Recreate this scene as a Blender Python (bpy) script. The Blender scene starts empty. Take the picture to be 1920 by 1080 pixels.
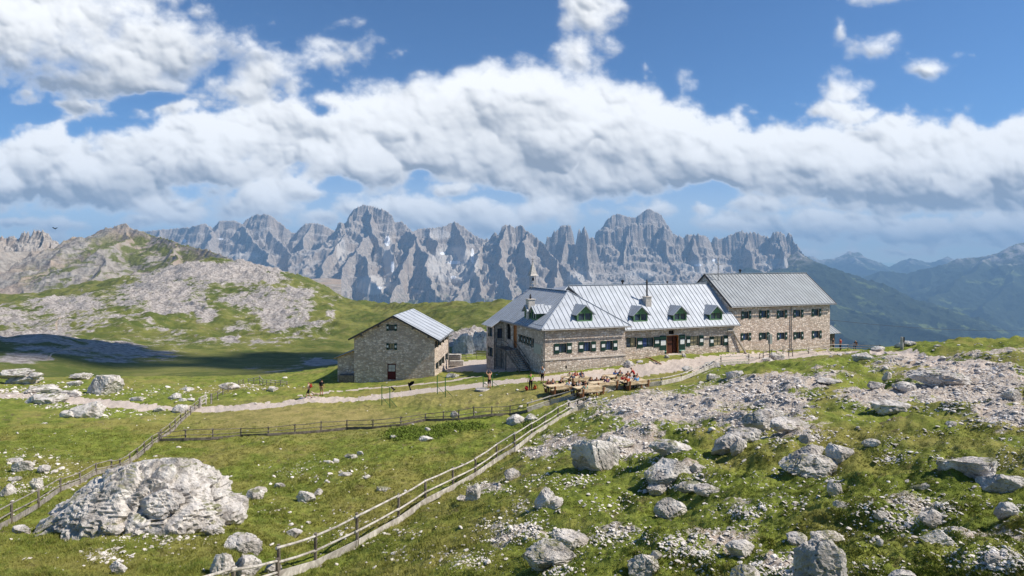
import bpy, bmesh, math, random
import numpy as np
from mathutils import Vector, Matrix
R = math.radians
scene = bpy.context.scene
F = 1150.0      # focal length in pixels of a 1920 px wide picture
HY = 495.0      # picture row of the horizon

# ------------------------------------------------------------------ camera
cam_d = bpy.data.cameras.new("camera"); cam = bpy.data.objects.new("camera", cam_d)
scene.collection.objects.link(cam); scene.camera = cam
cam.location = (0, 0, 0); cam.rotation_euler = (R(90), 0, 0)
cam_d.sensor_width = 36.0; cam_d.lens = 36.0 * F / 1920.0
cam_d.shift_y = -(540 - HY) / 1920.0
cam_d.clip_start = 0.1; cam_d.clip_end = 120000.0

# ------------------------------------------------------------------ sun, exposure
SUN_EL = R(47); SUN_AZ = R(97)          # azimuth clockwise from +Y
SUNV = Vector((math.cos(SUN_EL) * math.sin(SUN_AZ), math.cos(SUN_EL) * math.cos(SUN_AZ), math.sin(SUN_EL)))
sd = bpy.data.lights.new("sun", 'SUN'); sd.energy = 4.6; sd.angle = R(0.5); sd.color = (1.0, 0.93, 0.83)
sun = bpy.data.objects.new("sun", sd); scene.collection.objects.link(sun)
sun.rotation_euler = (-SUNV).to_track_quat('-Z', 'Y').to_euler()
scene.view_settings.view_transform = 'Standard'
scene.view_settings.look = 'None'
scene.view_settings.exposure = 0.46
scene.view_settings.gamma = 1.0
scene.view_settings.use_curve_mapping = False
cy = scene.cycles
cy.use_denoising = True
cy.max_bounces = 5; cy.diffuse_bounces = 2; cy.glossy_bounces = 2; cy.transmission_bounces = 2
cy.volume_bounces = 0; cy.transparent_max_bounces = 4
cy.caustics_reflective = False; cy.caustics_refractive = False

# ------------------------------------------------------------------ node helper
class NT:
    def __init__(s, tree): s.t = tree; s.n = tree.nodes; s.l = tree.links
    def node(s, typ, **kw):
        n = s.n.new(typ)
        for k, v in kw.items(): setattr(n, k, v)
        return n
    def put(s, sock, v):
        if isinstance(v, bpy.types.NodeSocket): s.l.new(v, sock)
        elif v is not None:
            try: sock.default_value = v
            except Exception:
                if isinstance(v, (int, float)): sock.default_value = (v,) * len(sock.default_value)
                else: sock.default_value = tuple(v) + (1.0,) * (len(sock.default_value) - len(v))
    def m(s, op, a, b=None, c=None, clamp=False):
        n = s.node('ShaderNodeMath', operation=op); n.use_clamp = clamp
        s.put(n.inputs[0], a)
        if b is not None: s.put(n.inputs[1], b)
        if c is not None: s.put(n.inputs[2], c)
        return n.outputs[0]
    def add(s, a, b): return s.m('ADD', a, b)
    def sub(s, a, b): return s.m('SUBTRACT', a, b)
    def mul(s, a, b): return s.m('MULTIPLY', a, b)
    def div(s, a, b): return s.m('DIVIDE', a, b)
    def mx(s, a, b): return s.m('MAXIMUM', a, b)
    def mn(s, a, b): return s.m('MINIMUM', a, b)
    def sm(s, v, lo, hi, t0=0.0, t1=1.0):
        n = s.node('ShaderNodeMapRange', interpolation_type='SMOOTHSTEP')
        s.put(n.inputs['Value'], v); s.put(n.inputs['From Min'], lo); s.put(n.inputs['From Max'], hi)
        s.put(n.inputs['To Min'], t0); s.put(n.inputs['To Max'], t1); return n.outputs[0]
    def lin(s, v, lo, hi, t0=0.0, t1=1.0):
        n = s.node('ShaderNodeMapRange'); n.clamp = True
        s.put(n.inputs['Value'], v); s.put(n.inputs['From Min'], lo); s.put(n.inputs['From Max'], hi)
        s.put(n.inputs['To Min'], t0); s.put(n.inputs['To Max'], t1); return n.outputs[0]
    def xyz(s, v):
        n = s.node('ShaderNodeSeparateXYZ'); s.put(n.inputs[0], v); return n.outputs
    def vec(s, x, y, z):
        n = s.node('ShaderNodeCombineXYZ'); s.put(n.inputs[0], x); s.put(n.inputs[1], y); s.put(n.inputs[2], z); return n.outputs[0]
    def vm(s, op, a, b=None):
        n = s.node('ShaderNodeVectorMath', operation=op); s.put(n.inputs[0], a)
        if b is not None: s.put(n.inputs[1], b)
        return n.outputs[0]
    def noise(s, v, scale, detail=4, rough=0.5, dist=0.0, out=0, typ='FBM'):
        n = s.node('ShaderNodeTexNoise'); n.noise_type = typ
        s.put(n.inputs['Vector'], v); s.put(n.inputs['Scale'], scale); s.put(n.inputs['Detail'], detail)
        s.put(n.inputs['Roughness'], rough); s.put(n.inputs['Distortion'], dist); return n.outputs[out]
    def vor(s, v, scale, feature='F1', out='Distance', rand=1.0):
        n = s.node('ShaderNodeTexVoronoi', feature=feature)
        s.put(n.inputs['Vector'], v); s.put(n.inputs['Scale'], scale); s.put(n.inputs['Randomness'], rand)
        return n.outputs[out]
    def mix(s, f, a, b, blend='MIX'):
        n = s.node('ShaderNodeMix', data_type='RGBA', blend_type=blend)
        s.put(n.inputs[0], f); s.put(n.inputs[6], a); s.put(n.inputs[7], b); return n.outputs[2]
    def attr(s, name, out='Fac'):
        n = s.node('ShaderNodeAttribute'); n.attribute_name = name; return n.outputs[out]
    def bump(s, h, strength, dist, normal=None):
        n = s.node('ShaderNodeBump'); s.put(n.inputs['Height'], h); s.put(n.inputs['Strength'], strength)
        s.put(n.inputs['Distance'], dist)
        if normal is not None: s.put(n.inputs['Normal'], normal)
        return n.outputs[0]

# ------------------------------------------------------------------ sky
world = bpy.data.worlds.new("World"); scene.world = world; world.use_nodes = True
for n_ in list(world.node_tree.nodes): world.node_tree.nodes.remove(n_)
W = NT(world.node_tree)
sky_n = W.node('ShaderNodeTexSky', sky_type='NISHITA'); sky_n.sun_disc = False
sky_n.sun_elevation = SUN_EL; sky_n.sun_rotation = SUN_AZ
sky_n.altitude = 2400; sky_n.air_density = 1.0; sky_n.dust_density = 0.4; sky_n.ozone_density = 2.2
bg_n = W.node('ShaderNodeBackground'); bg_n.inputs[1].default_value = 0.10
W.put(bg_n.inputs[0], W.mix(1.0, sky_n.outputs[0], (0.53, 0.77, 0.97, 1), 'MULTIPLY'))
W.l.new(bg_n.outputs[0], W.node('ShaderNodeOutputWorld').inputs[0])
world.cycles.sampling_method = 'MANUAL'; world.cycles.sample_map_resolution = 256
# ------------------------------------------------------------------ noise in numpy
_rs = np.random.RandomState(11)
_PERM = np.concatenate([_rs.permutation(4096)] * 2).astype(np.int32)
_ang = _rs.rand(4096) * 2 * np.pi
_GX = np.cos(_ang).astype(np.float32); _GY = np.sin(_ang).astype(np.float32)
_g3 = _rs.randn(4096, 3); _g3 /= np.linalg.norm(_g3, axis=1)[:, None]; _g3 = _g3.astype(np.float32)
def perlin(x, y, seed=0):
    x = np.asarray(x, np.float64); y = np.asarray(y, np.float64)
    xi = np.floor(x); yi = np.floor(y)
    xf = (x - xi).astype(np.float32); yf = (y - yi).astype(np.float32)
    xi = xi.astype(np.int64) & 4095; yi = (yi.astype(np.int64) + seed * 57) & 4095
    x1 = (xi + 1) & 4095; y1 = (yi + 1) & 4095
    u = xf * xf * xf * (xf * (xf * 6 - 15) + 10); v = yf * yf * yf * (yf * (yf * 6 - 15) + 10)
    p0 = _PERM[xi]; p1 = _PERM[x1]
    def g(p, yy, dx, dy):
        h = _PERM[p + yy] ; return _GX[h] * dx + _GY[h] * dy
    a = g(p0, yi, xf, yf); b = g(p1, yi, xf - 1, yf)
    c = g(p0, y1, xf, yf - 1); d = g(p1, y1, xf - 1, yf - 1)
    return ((a + (b - a) * u) + ((c + (d - c) * u) - (a + (b - a) * u)) * v) * 1.5
def perlin3(x, y, z, seed=0):
    xi = np.floor(x); yi = np.floor(y); zi = np.floor(z)
    xf = x - xi; yf = y - yi; zf = z - zi
    xi = xi.astype(np.int64) & 4095; yi = (yi.astype(np.int64) + seed * 31) & 4095; zi = (zi.astype(np.int64) + seed * 17) & 4095
    f = lambda t: t * t * t * (t * (t * 6 - 15) + 10)
    u, v, w = f(xf), f(yf), f(zf); res = 0
    for i in (0, 1):
        pi_ = _PERM[(xi + i) & 4095]
        for j in (0, 1):
            pj = _PERM[(pi_ + ((yi + j) & 4095)) & 4095]
            for k in (0, 1):
                G = _g3[_PERM[(pj + ((zi + k) & 4095)) & 4095]]
                n = G[..., 0] * (xf - i) + G[..., 1] * (yf - j) + G[..., 2] * (zf - k)
                res = res + n * (u if i else 1 - u) * (v if j else 1 - v) * (w if k else 1 - w)
    return res * 1.5
def fbm(x, y, octv=5, rough=0.5, seed=0, lac=2.03):
    s = 0; a = 1.0; t = 0
    for i in range(octv):
        s = s + a * perlin(x, y, seed + i); t += a; a *= rough; x = x * lac + 3.7; y = y * lac - 1.3
    return s / t
def ridged(x, y, octv=5, rough=0.5, seed=0):
    s = 0; a = 1.0; t = 0; w = 1.0
    for i in range(octv):
        n = (1 - np.abs(perlin(x, y, seed + i)) * 1.6); n = np.clip(n, 0, 1) ** 2 * w
        s = s + a * n; t += a; a *= rough; w = np.clip(n * 1.6, 0, 1); x = x * 2.07 + 9.1; y = y * 2.07 + 4.7
    return s / t
def billow(x, y, octv=5, rough=0.55, seed=0):
    s = 0; a = 1.0; t = 0
    for i in range(octv):
        s = s + a * (np.abs(perlin(x, y, seed + i)) * 2 - 0.5); t += a; a *= rough; x = x * 2.05 + 5.2; y = y * 2.05 + 1.9
    return s / t
def fbm3(p, octv=4, rough=0.5, seed=0):
    s = 0; a = 1.0; t = 0; p = p.copy()
    for i in range(octv):
        s = s + a * perlin3(p[:, 0], p[:, 1], p[:, 2], seed + i); t += a; a *= rough; p = p * 2.05 + 3.3
    return s / t
def ridged3(p, octv=4, rough=0.5, seed=0):
    s = 0; a = 1.0; t = 0; p = p.copy()
    for i in range(octv):
        s = s + a * np.clip(1 - np.abs(perlin3(p[:, 0], p[:, 1], p[:, 2], seed + i)) * 1.8, 0, 1) ** 2; t += a; a *= rough; p = p * 2.05 + 3.3
    return s / t
def sstep(v, a, b):
    t = np.clip((v - a) / (b - a), 0, 1); return t * t * (3 - 2 * t)
# ------------------------------------------------------------------ clouds (a curved sheet 70 km away, open where the air is clear)
def cloud_field(px, py):
    wx = fbm(px / 120, py / 120, 6, 0.55, 3) * 26; wy = fbm(px / 110, py / 110, 6, 0.55, 23) * 26
    qx = px + wx; qy = py + wy
    top = np.interp(qx, [-400, -100, 0, 50, 75, 110, 135, 170, 240, 300, 420, 520, 570, 640, 700, 740, 830, 870, 920, 1000, 1080, 1180, 1250, 1300, 1350, 1410, 1450, 1480, 1560, 1640, 1720, 1800, 1850, 1920, 2100, 2400],
                        [230, 240, 262, 246, 232, 228, 250, 262, 226, 205, 196, 184, 172, 165, 155, 148, 132, 112, 102, 112, 130, 132, 158, 186, 212, 244, 225, 218, 222, 212, 198, 206, 232, 202, 180, 190])
    bot = np.interp(qx, [-400, 0, 120, 220, 320, 430, 520, 600, 700, 760, 800, 880, 1000, 1100, 1190, 1300, 1360, 1400, 1500, 1600, 1760, 1920, 2400],
                        [400, 395, 398, 385, 366, 366, 345, 342, 364, 366, 338, 352, 378, 392, 384, 352, 352, 372, 400, 408, 410, 405, 420])
    th = np.maximum(bot - top, 20)
    d = np.minimum((qy - top) / 46, (bot - qy) / 34)
    dens = np.minimum(d, 1.25); sh = np.clip((qy - top) / th, -0.2, 1.2)
    # thinner stretch between the two big bodies and over the far right
    def blob(cx, cy_, rx, ry, k=1.0, lift=0.0):
        nonlocal dens, sh
        ax = (qx - cx) / rx; ay = (qy - cy_) / ry
        dd = (1 - np.sqrt(ax * ax + ay * ay)) * k * 1.5
        s = np.clip((ay + 1) * 0.5 + lift, -0.2, 1.2)
        g = dd > dens
        sh = np.where(g, s, sh); dens = np.maximum(dens, dd)
    for b in [(40, 40, 330, 125, 1.2, .05), (-200, 20, 300, 130, 1.2, .1), (270, 85, 185, 92, 1.1, .1), (200, 150, 230, 42, .8, .35), (470, 100, 75, 55, .5, .1), (500, 130, 90, 50, .42, .2), (610, 88, 62, 38, .42), (590, 110, 60, 28, .4), (665, 95, 26, 16, .25), (748, 90, 30, 18, .32), (540, 150, 70, 30, .45, .1), (425, 165, 100, 40, .55, .2),
              (345, 205, 140, 20, .5, .2), (160, 205, 75, 18, .42, .2), (60, 172, 45, 12, .3, .2),
              (1090, 15, 66, 60, .75, .05), (1085, 95, 52, 62, .75, .1), (1135, 78, 45, 30, .45), (1048, 88, 34, 24, .42), (1140, 12, 40, 50, .35),
              (1575, 170, 42, 34, .48), (1560, 200, 60, 26, .5), (1500, 192, 55, 14, .3), (1600, 215, 60, 20, .5),
              (1740, 128, 44, 12, .3), (1815, 108, 26, 11, .25), (1570, 48, 8, 14, .3), (1640, 90, 34, 14, .2), (1655, -4, 62, 14, .5), (1212, 122, 13, 26, .28), (1282, 160, 16, 26, .35),
              (315, 392, 70, 35, .9, -.15), (270, 418, 60, 16, .6), (500, 385, 100, 42, .9, -.1), (595, 408, 60, 25, .7), (560, 360, 90, 34, .8, 0),
              (845, 352, 45, 22, .8, -.1), (770, 398, 135, 38, 1.0, -.1), (660, 395, 60, 28, .7, -.1), (900, 408, 140, 40, 1.0, -.1), (1020, 398, 90, 36, .9, -.05),
              (110, 424, 46, 18, .8, -.1), (30, 413, 55, 12, .7), (95, 445, 34, 12, .5), (20, 360, 70, 40, .8, .1),
              (1305, 395, 34, 18, .6), (1340, 414, 70, 24, .7, -.1), (1430, 385, 60, 24, .7), (1450, 420, 120, 28, .7), (1560, 425, 130, 38, 1.0, -.05),
              (1700, 430, 160, 34, 1.0), (1860, 425, 130, 42, 1.0), (2000, 420, 200, 50, 1.0), (1600, 385, 170, 24, .8, .15), (1830, 375, 160, 26, .9, .25), (1500, 470, 120, 14, .5, .1), (1660, 472, 100, 10, .45, .1), (1210, 398, 60, 22, .6), (1850, 462, 130, 12, .4, .1),
              (1125, 400, 90, 20, .5, .1), (200, 350, 200, 50, .9, .25), (-200, 430, 160, 30, .8, 0), (2150, 120, 160, 50, .7, .1), (-250, -60, 500, 80, 1.0, 0)]:
        blob(*b)
    for cx, cy_, rx, ry, k in [(465, 292, 60, 36, 1.2), (562, 302, 50, 30, .9), (800, 322, 60, 16, 1.0), (290, 185, 62, 20, 1.6), (1345, 358, 60, 26, 2.0), (955, 366, 50, 12, 1.2), (640, 348, 60, 18, 1.2), (60, 212, 90, 20, 1.8), (1672, 310, 30, 44, .8), (600, 205, 40, 18, .8), (1870, 215, 60, 26, .7), (400, 345, 30, 12, .6)]:
        ax = (px + wx * .5 - cx) / rx; ay = (py + wy * .5 - cy_) / ry
        dens = dens - np.maximum(1 - np.sqrt(ax * ax + ay * ay), 0) * k
    yy = py * 1.25
    b1 = billow(px / 74, yy / 74, 7, 0.56, 40)
    f1 = fbm(px / 180 + 5, yy / 150, 7, 0.58, 60)
    body = dens * 0.72 + b1 * 0.42 + f1 * 1.0
    alpha = sstep(body, -0.12, 0.40)
    H = 0 if True else np.sqrt(np.clip(body + 0.04, 0, 1.6)) * 34 + b1 * 30 + f1 * 26
    return alpha, H, sh, b1, f1, body
def blur(a, r):
    for ax in (0, 1):
        for _ in (0, 1):
            c = np.cumsum(np.pad(a, [(r + 1, r) if i == ax else (0, 0) for i in (0, 1)], mode='edge'), axis=ax)
            n = a.shape[ax]; a = (np.take(c, np.arange(2 * r + 1, 2 * r + 1 + n), ax) - np.take(c, np.arange(n), ax)) / (2 * r + 1)
    return a
def cloud_look(px, py, step):
    alpha, H, sh, b1, f1, body = cloud_field(px, py)
    wx = fbm(px / 90, py / 90, 3, .5, 81) * 14; wy = fbm(px / 90, py / 90, 3, .5, 91) * 14
    X = px + wx; Y = (py + wy) * 1.2
    # cauliflower: round puffs, small ones riding on large ones
    Ht = np.zeros(px.shape); r_ = np.random.RandomState(17); ny, nx = px.shape; x0, y0 = px[0, 0], py[0, 0]
    wpx = px + fbm(px / 40, py / 40, 4, .55, 83) * 15; wpy = py + fbm(px / 40, py / 40, 4, .55, 87) * 15
    for cnt, ra, rb, amp in ((420, 46, 85, 1.0), (1500, 20, 40, .85), (5000, 8, 17, .7)):
        L_ = np.zeros(px.shape)
        for _ in range(cnt):
            cx, cy_ = r_.uniform(x0, px[0, -1]), r_.uniform(y0, 480); ii, jj = int((cy_ - y0) / step), int((cx - x0) / step)
            if body[min(ii, ny - 1), min(jj, nx - 1)] < .12: continue
            rad = r_.uniform(ra, rb) * (1 - .45 * sstep(np.float64(cy_), 330, 450)); m = int((rad + 14) / step); i0, i1, j0, j1 = max(ii - m, 0), min(ii + m, ny), max(jj - m, 0), min(jj + m, nx)
            if i0 >= i1 or j0 >= j1: continue
            q = rad * rad - (wpx[i0:i1, j0:j1] - cx) ** 2 - ((wpy[i0:i1, j0:j1] - cy_) * 1.2) ** 2
            h_ = np.sqrt(np.maximum(q, 0)); w = L_[i0:i1, j0:j1]; k = rad * .18; L_[i0:i1, j0:j1] = np.maximum(w, h_) + k * np.clip(1 - np.abs(w - h_) / (2 * k), 0, 1) ** 2 * .5
        Ht += amp * L_
    sh = blur(sh, 5)
    Hs = Ht * .62 + np.sqrt(np.clip(body * .8 + 0.05, 0, 1.3)) * 40
    Hs = .5 * blur(Hs, 4) + .5 * blur(Hs, 1)
    gy, gx = np.gradient(Hs, step)
    gx *= .62; gy *= .62
    nl = 1 / np.sqrt(gx * gx + gy * gy + 1)
    L = np.array([0.42, -0.62, 0.66])         # towards the sun: right, up, towards the viewer
    lam = np.clip((-gx * L[0] - gy * L[1] + L[2]) * nl, -0.6, 1)
    base = 0.89 - 0.16 * sstep(sh, 0.3, 1.05)
    br = base + 0.27 * (lam - .55) + 0.10 * fbm(X / 150, Y / 110, 3, .5, 95)
    def glow(cx, cy_, rx, ry, k):
        nonlocal br
        q = ((X - cx) / rx) ** 2 + ((Y / 1.2 - cy_) / ry) ** 2
        br = br + k * np.exp(-q)
    for g in [(930, 225, 110, 26, -.13), (1060, 285, 190, 30, -.12), (1290, 330, 120, 26, -.11), (90, 368, 130, 26, -.13), (230, 340, 120, 26, -.12), (350, 318, 60, 18, -.15), (400, 375, 60, 18, -.1),
              (1640, 350, 110, 30, -.13), (1880, 340, 90, 26, -.10), (1500, 330, 60, 20, -.1), (1760, 375, 200, 10, -.12), (1600, 455, 90, 10, -.18), (1800, 450, 120, 12, -.12), (1150, 375, 150, 16, -.1), (1420, 430, 60, 10, -.1),
              (160, 145, 160, 30, -.12), (300, 60, 90, 40, -.05), (640, 300, 110, 40, .04), (740, 230, 30, 50, -.09), (880, 400, 60, 12, -.1),
              (60, 260, 50, 30, .1), (330, 232, 110, 14, .08), (610, 180, 70, 18, .09), (900, 135, 60, 26, .1), (1010, 130, 60, 20, .08), (1180, 150, 80, 18, .1), (1320, 240, 70, 26, .13), (1400, 260, 50, 16, .08), (1480, 245, 60, 18, .07), (1700, 230, 90, 20, .05), (1260, 200, 40, 24, .06), (130, 330, 60, 22, .1), (20, 345, 20, 14, .1), (740, 385, 80, 14, .06), (320, 385, 50, 12, .07), (1095, 60, 50, 60, .0)]:
        glow(*g)
    thin = 1 - sstep(body, 0.0, 0.55)
    br = br * (1 - thin) + np.maximum(br, .84) * thin
    hz = sstep(py, 330, 480)                   # far clouds low in the sky are softer
    br = br * (1 - hz * .35) + .80 * hz * .35
    alpha = .82 * alpha + .18 * blur(alpha, 3)
    alpha = alpha * (1 - .35 * sstep(.75 - body, 0, .6) * sstep(200 - py, 0, 60))
    veil = .48 * sstep(py, 270, 460); mixv = veil * (1 - alpha); br = (br * alpha + .90 * mixv) / np.maximum(alpha + mixv, 1e-4)
    return alpha * (0.98 - .12 * hz) + mixv * .9, np.clip(br * 1.04, 0.60, 1.0)

# ------------------------------------------------------------------ object helpers
def link(o): scene.collection.objects.link(o); return o
def tag(o, label=None, cat=None, group=None, kind=None):
    if label: o['label'] = label
    if cat: o['category'] = cat
    if group: o['group'] = group
    if kind: o['kind'] = kind
    return o
def empty(name, loc=(0, 0, 0), rz=0.0):
    o = link(bpy.data.objects.new(name, None)); o.location = loc; o.rotation_euler = (0, 0, rz)
    o.empty_display_size = 0.2; return o
def mesh_np(name, v, f, mat=None, parent=None, smooth=True, attrs=None, loc=None, uv=None):
    """v (n,3) and f (m,k) arrays -> object"""
    me = bpy.data.meshes.new(name); v = np.asarray(v, np.float32); f = np.asarray(f, np.int32)
    m, k = f.shape
    me.vertices.add(len(v)); me.vertices.foreach_set('co', v.ravel())
    me.loops.add(m * k); me.loops.foreach_set('vertex_index', f.ravel())
    me.polygons.add(m); me.polygons.foreach_set('loop_start', np.arange(0, m * k, k, dtype=np.int32))
    me.update(calc_edges=True)
    me.polygons.foreach_set('use_smooth', np.full(m, smooth, bool))
    if attrs:
        for kname, a in attrs.items():
            at = me.attributes.new(kname, 'FLOAT', 'POINT'); at.data.foreach_set('value', np.asarray(a, np.float32).ravel())
    if mat: me.materials.append(mat)
    o = link(bpy.data.objects.new(name, me))
    if parent: o.parent = parent
    if loc is not None: o.location = loc
    return o
def grid_faces(nr, nc):
    i = np.arange(nr * nc).reshape(nr, nc)
    return np.stack([i[:-1, :-1], i[:-1, 1:], i[1:, 1:], i[1:, :-1]], -1).reshape(-1, 4)
class MB:
    def __init__(s): s.v = []; s.f = []; s.uv = []
    def poly(s, pts, uv=None):
        b = len(s.v); s.v += [tuple(p) for p in pts]; s.f.append(tuple(range(b, b + len(pts))))
        s.uv += [tuple(q) for q in (uv if uv else [(0, 0)] * len(pts))]
    def hexa(s, P):   # P: 8 points, bottom four then top four (counter clockwise from above)
        b = len(s.v); s.v += [tuple(p) for p in P]
        for q in ((3, 2, 1, 0), (4, 5, 6, 7), (0, 1, 5, 4), (1, 2, 6, 5), (2, 3, 7, 6), (3, 0, 4, 7)):
            s.f.append(tuple(b + i for i in q)); s.uv += [(0, 0)] * 4
    def box(s, c, d, X=(1, 0, 0), Y=(0, 1, 0), Z=(0, 0, 1)):
        c = Vector(c); X = Vector(X) * d[0] / 2; Y = Vector(Y) * d[1] / 2; Z = Vector(Z) * d[2] / 2
        s.hexa([c - X - Y - Z, c + X - Y - Z, c + X + Y - Z, c - X + Y - Z, c - X - Y + Z, c + X - Y + Z, c + X + Y + Z, c - X + Y + Z])
    def bar(s, p, q, w, h=None):
        p = Vector(p); q = Vector(q); d = q - p; L = d.length
        if L < 1e-6: return
        d /= L; up = Vector((0, 0, 1)) if abs(d.z) < 0.98 else Vector((1, 0, 0))
        sd_ = d.cross(up).normalized(); up = sd_.cross(d)
        s.box((p + q) / 2, (L, w, h or w), d, sd_ * -1, up)
    def tube(s, p, q, r0, r1=None, n=6, cap=True):
        p = Vector(p); q = Vector(q); r1 = r0 if r1 is None else r1; d = (q - p).normalized()
        a = d.orthogonal().normalized(); b_ = d.cross(a); b = len(s.v)
        for c, r in ((p, r0), (q, r1)):
            for i in range(n):
                t = 2 * math.pi * i / n; s.v.append(tuple(c + (a * math.cos(t) + b_ * math.sin(t)) * r))
        for i in range(n):
            j = (i + 1) % n; s.f.append((b + i, b + j, b + n + j, b + n + i)); s.uv += [(0, 0)] * 4
        if cap:
            s.f.append(tuple(b + i for i in range(n))[::-1]); s.uv += [(0, 0)] * n
            s.f.append(tuple(b + n + i for i in range(n))); s.uv += [(0, 0)] * n
    def lathe(s, c, prof, n=10, ax=(0, 0, 1)):
        for (r0, z0), (r1, z1) in zip(prof[:-1], prof[1:]):
            s.tube(Vector(c) + Vector(ax) * z0, Vector(c) + Vector(ax) * z1, max(r0, 1e-3), max(r1, 1e-3), n, True)
    def build(s, name, mat, parent=None, smooth=False, loc=None):
        me = bpy.data.meshes.new(name); me.from_pydata(s.v, [], s.f)
        ul = me.uv_layers.new(name='UVMap'); 
        ul.data.foreach_set('uv', np.array(s.uv, np.float32).ravel())
        if smooth: me.polygons.foreach_set('use_smooth', np.ones(len(s.f), bool))
        me.materials.append(mat); me.update()
        o = link(bpy.data.objects.new(name, me))
        if parent: o.parent = parent
        if loc is not None: o.location = loc
        return o
def local(parent):   # world -> local matrix of a thing that is placed and turned
    return (Matrix.Translation(parent.location) @ parent.rotation_euler.to_matrix().to_4x4()).inverted()
def P3(px, py, Y): return Vector(((px - 960) / F * Y, Y, -(py - HY) / F * Y))

# ------------------------------------------------------------------ materials
def mat(name, build):
    m = bpy.data.materials.new(name); m.use_nodes = True; nt = m.node_tree
    for n in list(nt.nodes): nt.nodes.remove(n)
    T = NT(nt); b = T.node('ShaderNodeBsdfPrincipled'); b.inputs['Roughness'].default_value = 0.9
    b.inputs['Specular IOR Level'].default_value = 0.15
    out = T.node('ShaderNodeOutputMaterial'); T.l.new(b.outputs[0], out.inputs[0]); build(T, b); return m
def world_p(T): return T.node('ShaderNodeNewGeometry').outputs['Position']
def obj_p(T): return T.node('ShaderNodeTexCoord').outputs['Object']
def plain(name, col, rough=0.8, spec=0.2, metal=0.0, var=0.12, scale=6.0):
    def f(T, b):
        n = T.noise(obj_p(T), scale, 5, 0.6)
        c = T.mix(T.sm(n, .3, .7), tuple(max(0, x * (1 - var)) for x in col[:3]) + (1,), tuple(min(1, x * (1 + var)) for x in col[:3]) + (1,))
        T.put(b.inputs['Base Color'], c); b.inputs['Roughness'].default_value = rough
        b.inputs['Specular IOR Level'].default_value = spec; b.inputs['Metallic'].default_value = metal
    return mat(name, f)
M = {}
def m_rock(T, b):
    p = world_p(T); n1 = T.noise(p, 1.3, 8, 0.65, 0.3); n2 = T.noise(p, 9.0, 8, 0.7); n3 = T.noise(p, 0.5, 4, .6)
    c = T.mix(T.sm(n1, .34, .62), (.37, .335, .30, 1), (.72, .675, .62, 1))
    c = T.mix(T.sm(n2, .60, .76, 0, .55), c, (.20, .19, .185, 1))
    c = T.mix(T.sm(n3, .56, .70, 0, .35), c, (.52, .42, .33, 1))
    c = T.mix(T.sm(T.noise(T.vm('ADD', p, (5, 9, 2)), 5.5, 5, .7, .8), .60, .66, 0, .8), c, (.10, .095, .085, 1))  # near-black spots: the shade inside pits, painted into the limestone colour
    g = T.node('ShaderNodeNewGeometry'); nz = T.xyz(g.outputs['Normal'])[2]
    moss = T.mul(T.sm(nz, .55, .9), T.sm(T.noise(p, 1.1, 6, .65), .52, .59))
    c = T.mix(T.mul(moss, .85), c, (.15, .155, .05, 1))
    T.put(b.inputs['Base Color'], c)
    h = T.add(T.mul(T.noise(p, 5.0, 10, .68, .4), .8), T.mul(T.m('ABSOLUTE', T.sub(T.noise(p, 2.2, 6, .6, .6), .5)), -1.6))
    T.put(b.inputs['Normal'], T.bump(h, 1.0, 0.13))
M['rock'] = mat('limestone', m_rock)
def m_stone(T, b):
    p = world_p(T); n1 = T.noise(p, 2.7, 5, 0.65); n2 = T.noise(p, 20.0, 4, 0.7)
    c = T.mix(T.sm(n1, .3, .65), (.50, .45, .395, 1), (.86, .80, .73, 1)); c = T.mix(T.sm(n2, .56, .72, 0, .5), c, (.22, .20, .18, 1)); c = T.mix(T.sm(T.noise(p, 5.5, 1, .5), .54, .64, 0, .4), c, (.42, .37, .33, 1))
    T.put(b.inputs['Base Color'], c); T.put(b.inputs['Normal'], T.bump(n2, .8, .04))
M['stone'] = mat('loose_limestone', m_stone)
GRASS_D = (.092, .128, .018, 1); GRASS_L = (.235, .270, .048, 1); GRASS_Y = (.31, .25, .085, 1); SOIL = (.10, .072, .045, 1)
def grass_col(T, p, dry=None):
    big = T.noise(p, .11, 5, .6); mid = T.noise(p, .9, 6, .65, .4); fine = T.noise(p, 6.0, 6, .7)
    c = T.mix(T.sm(T.add(T.mul(mid, .6), T.mul(fine, .4)), .36, .62), GRASS_D, GRASS_L)
    c = T.mix(T.sm(T.add(T.mul(big, .6), T.mul(T.noise(p, .45, 4, .6), .4)), .46, .60, 0, .55), c, GRASS_Y)
    if dry is not None: c = T.mix(T.mul(dry, .72), c, T.mix(T.sm(T.add(T.mul(mid, .5), T.mul(fine, .5)), .36, .62), (.19, .175, .05, 1), (.40, .32, .125, 1)))
    return c, mid, fine
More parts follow.
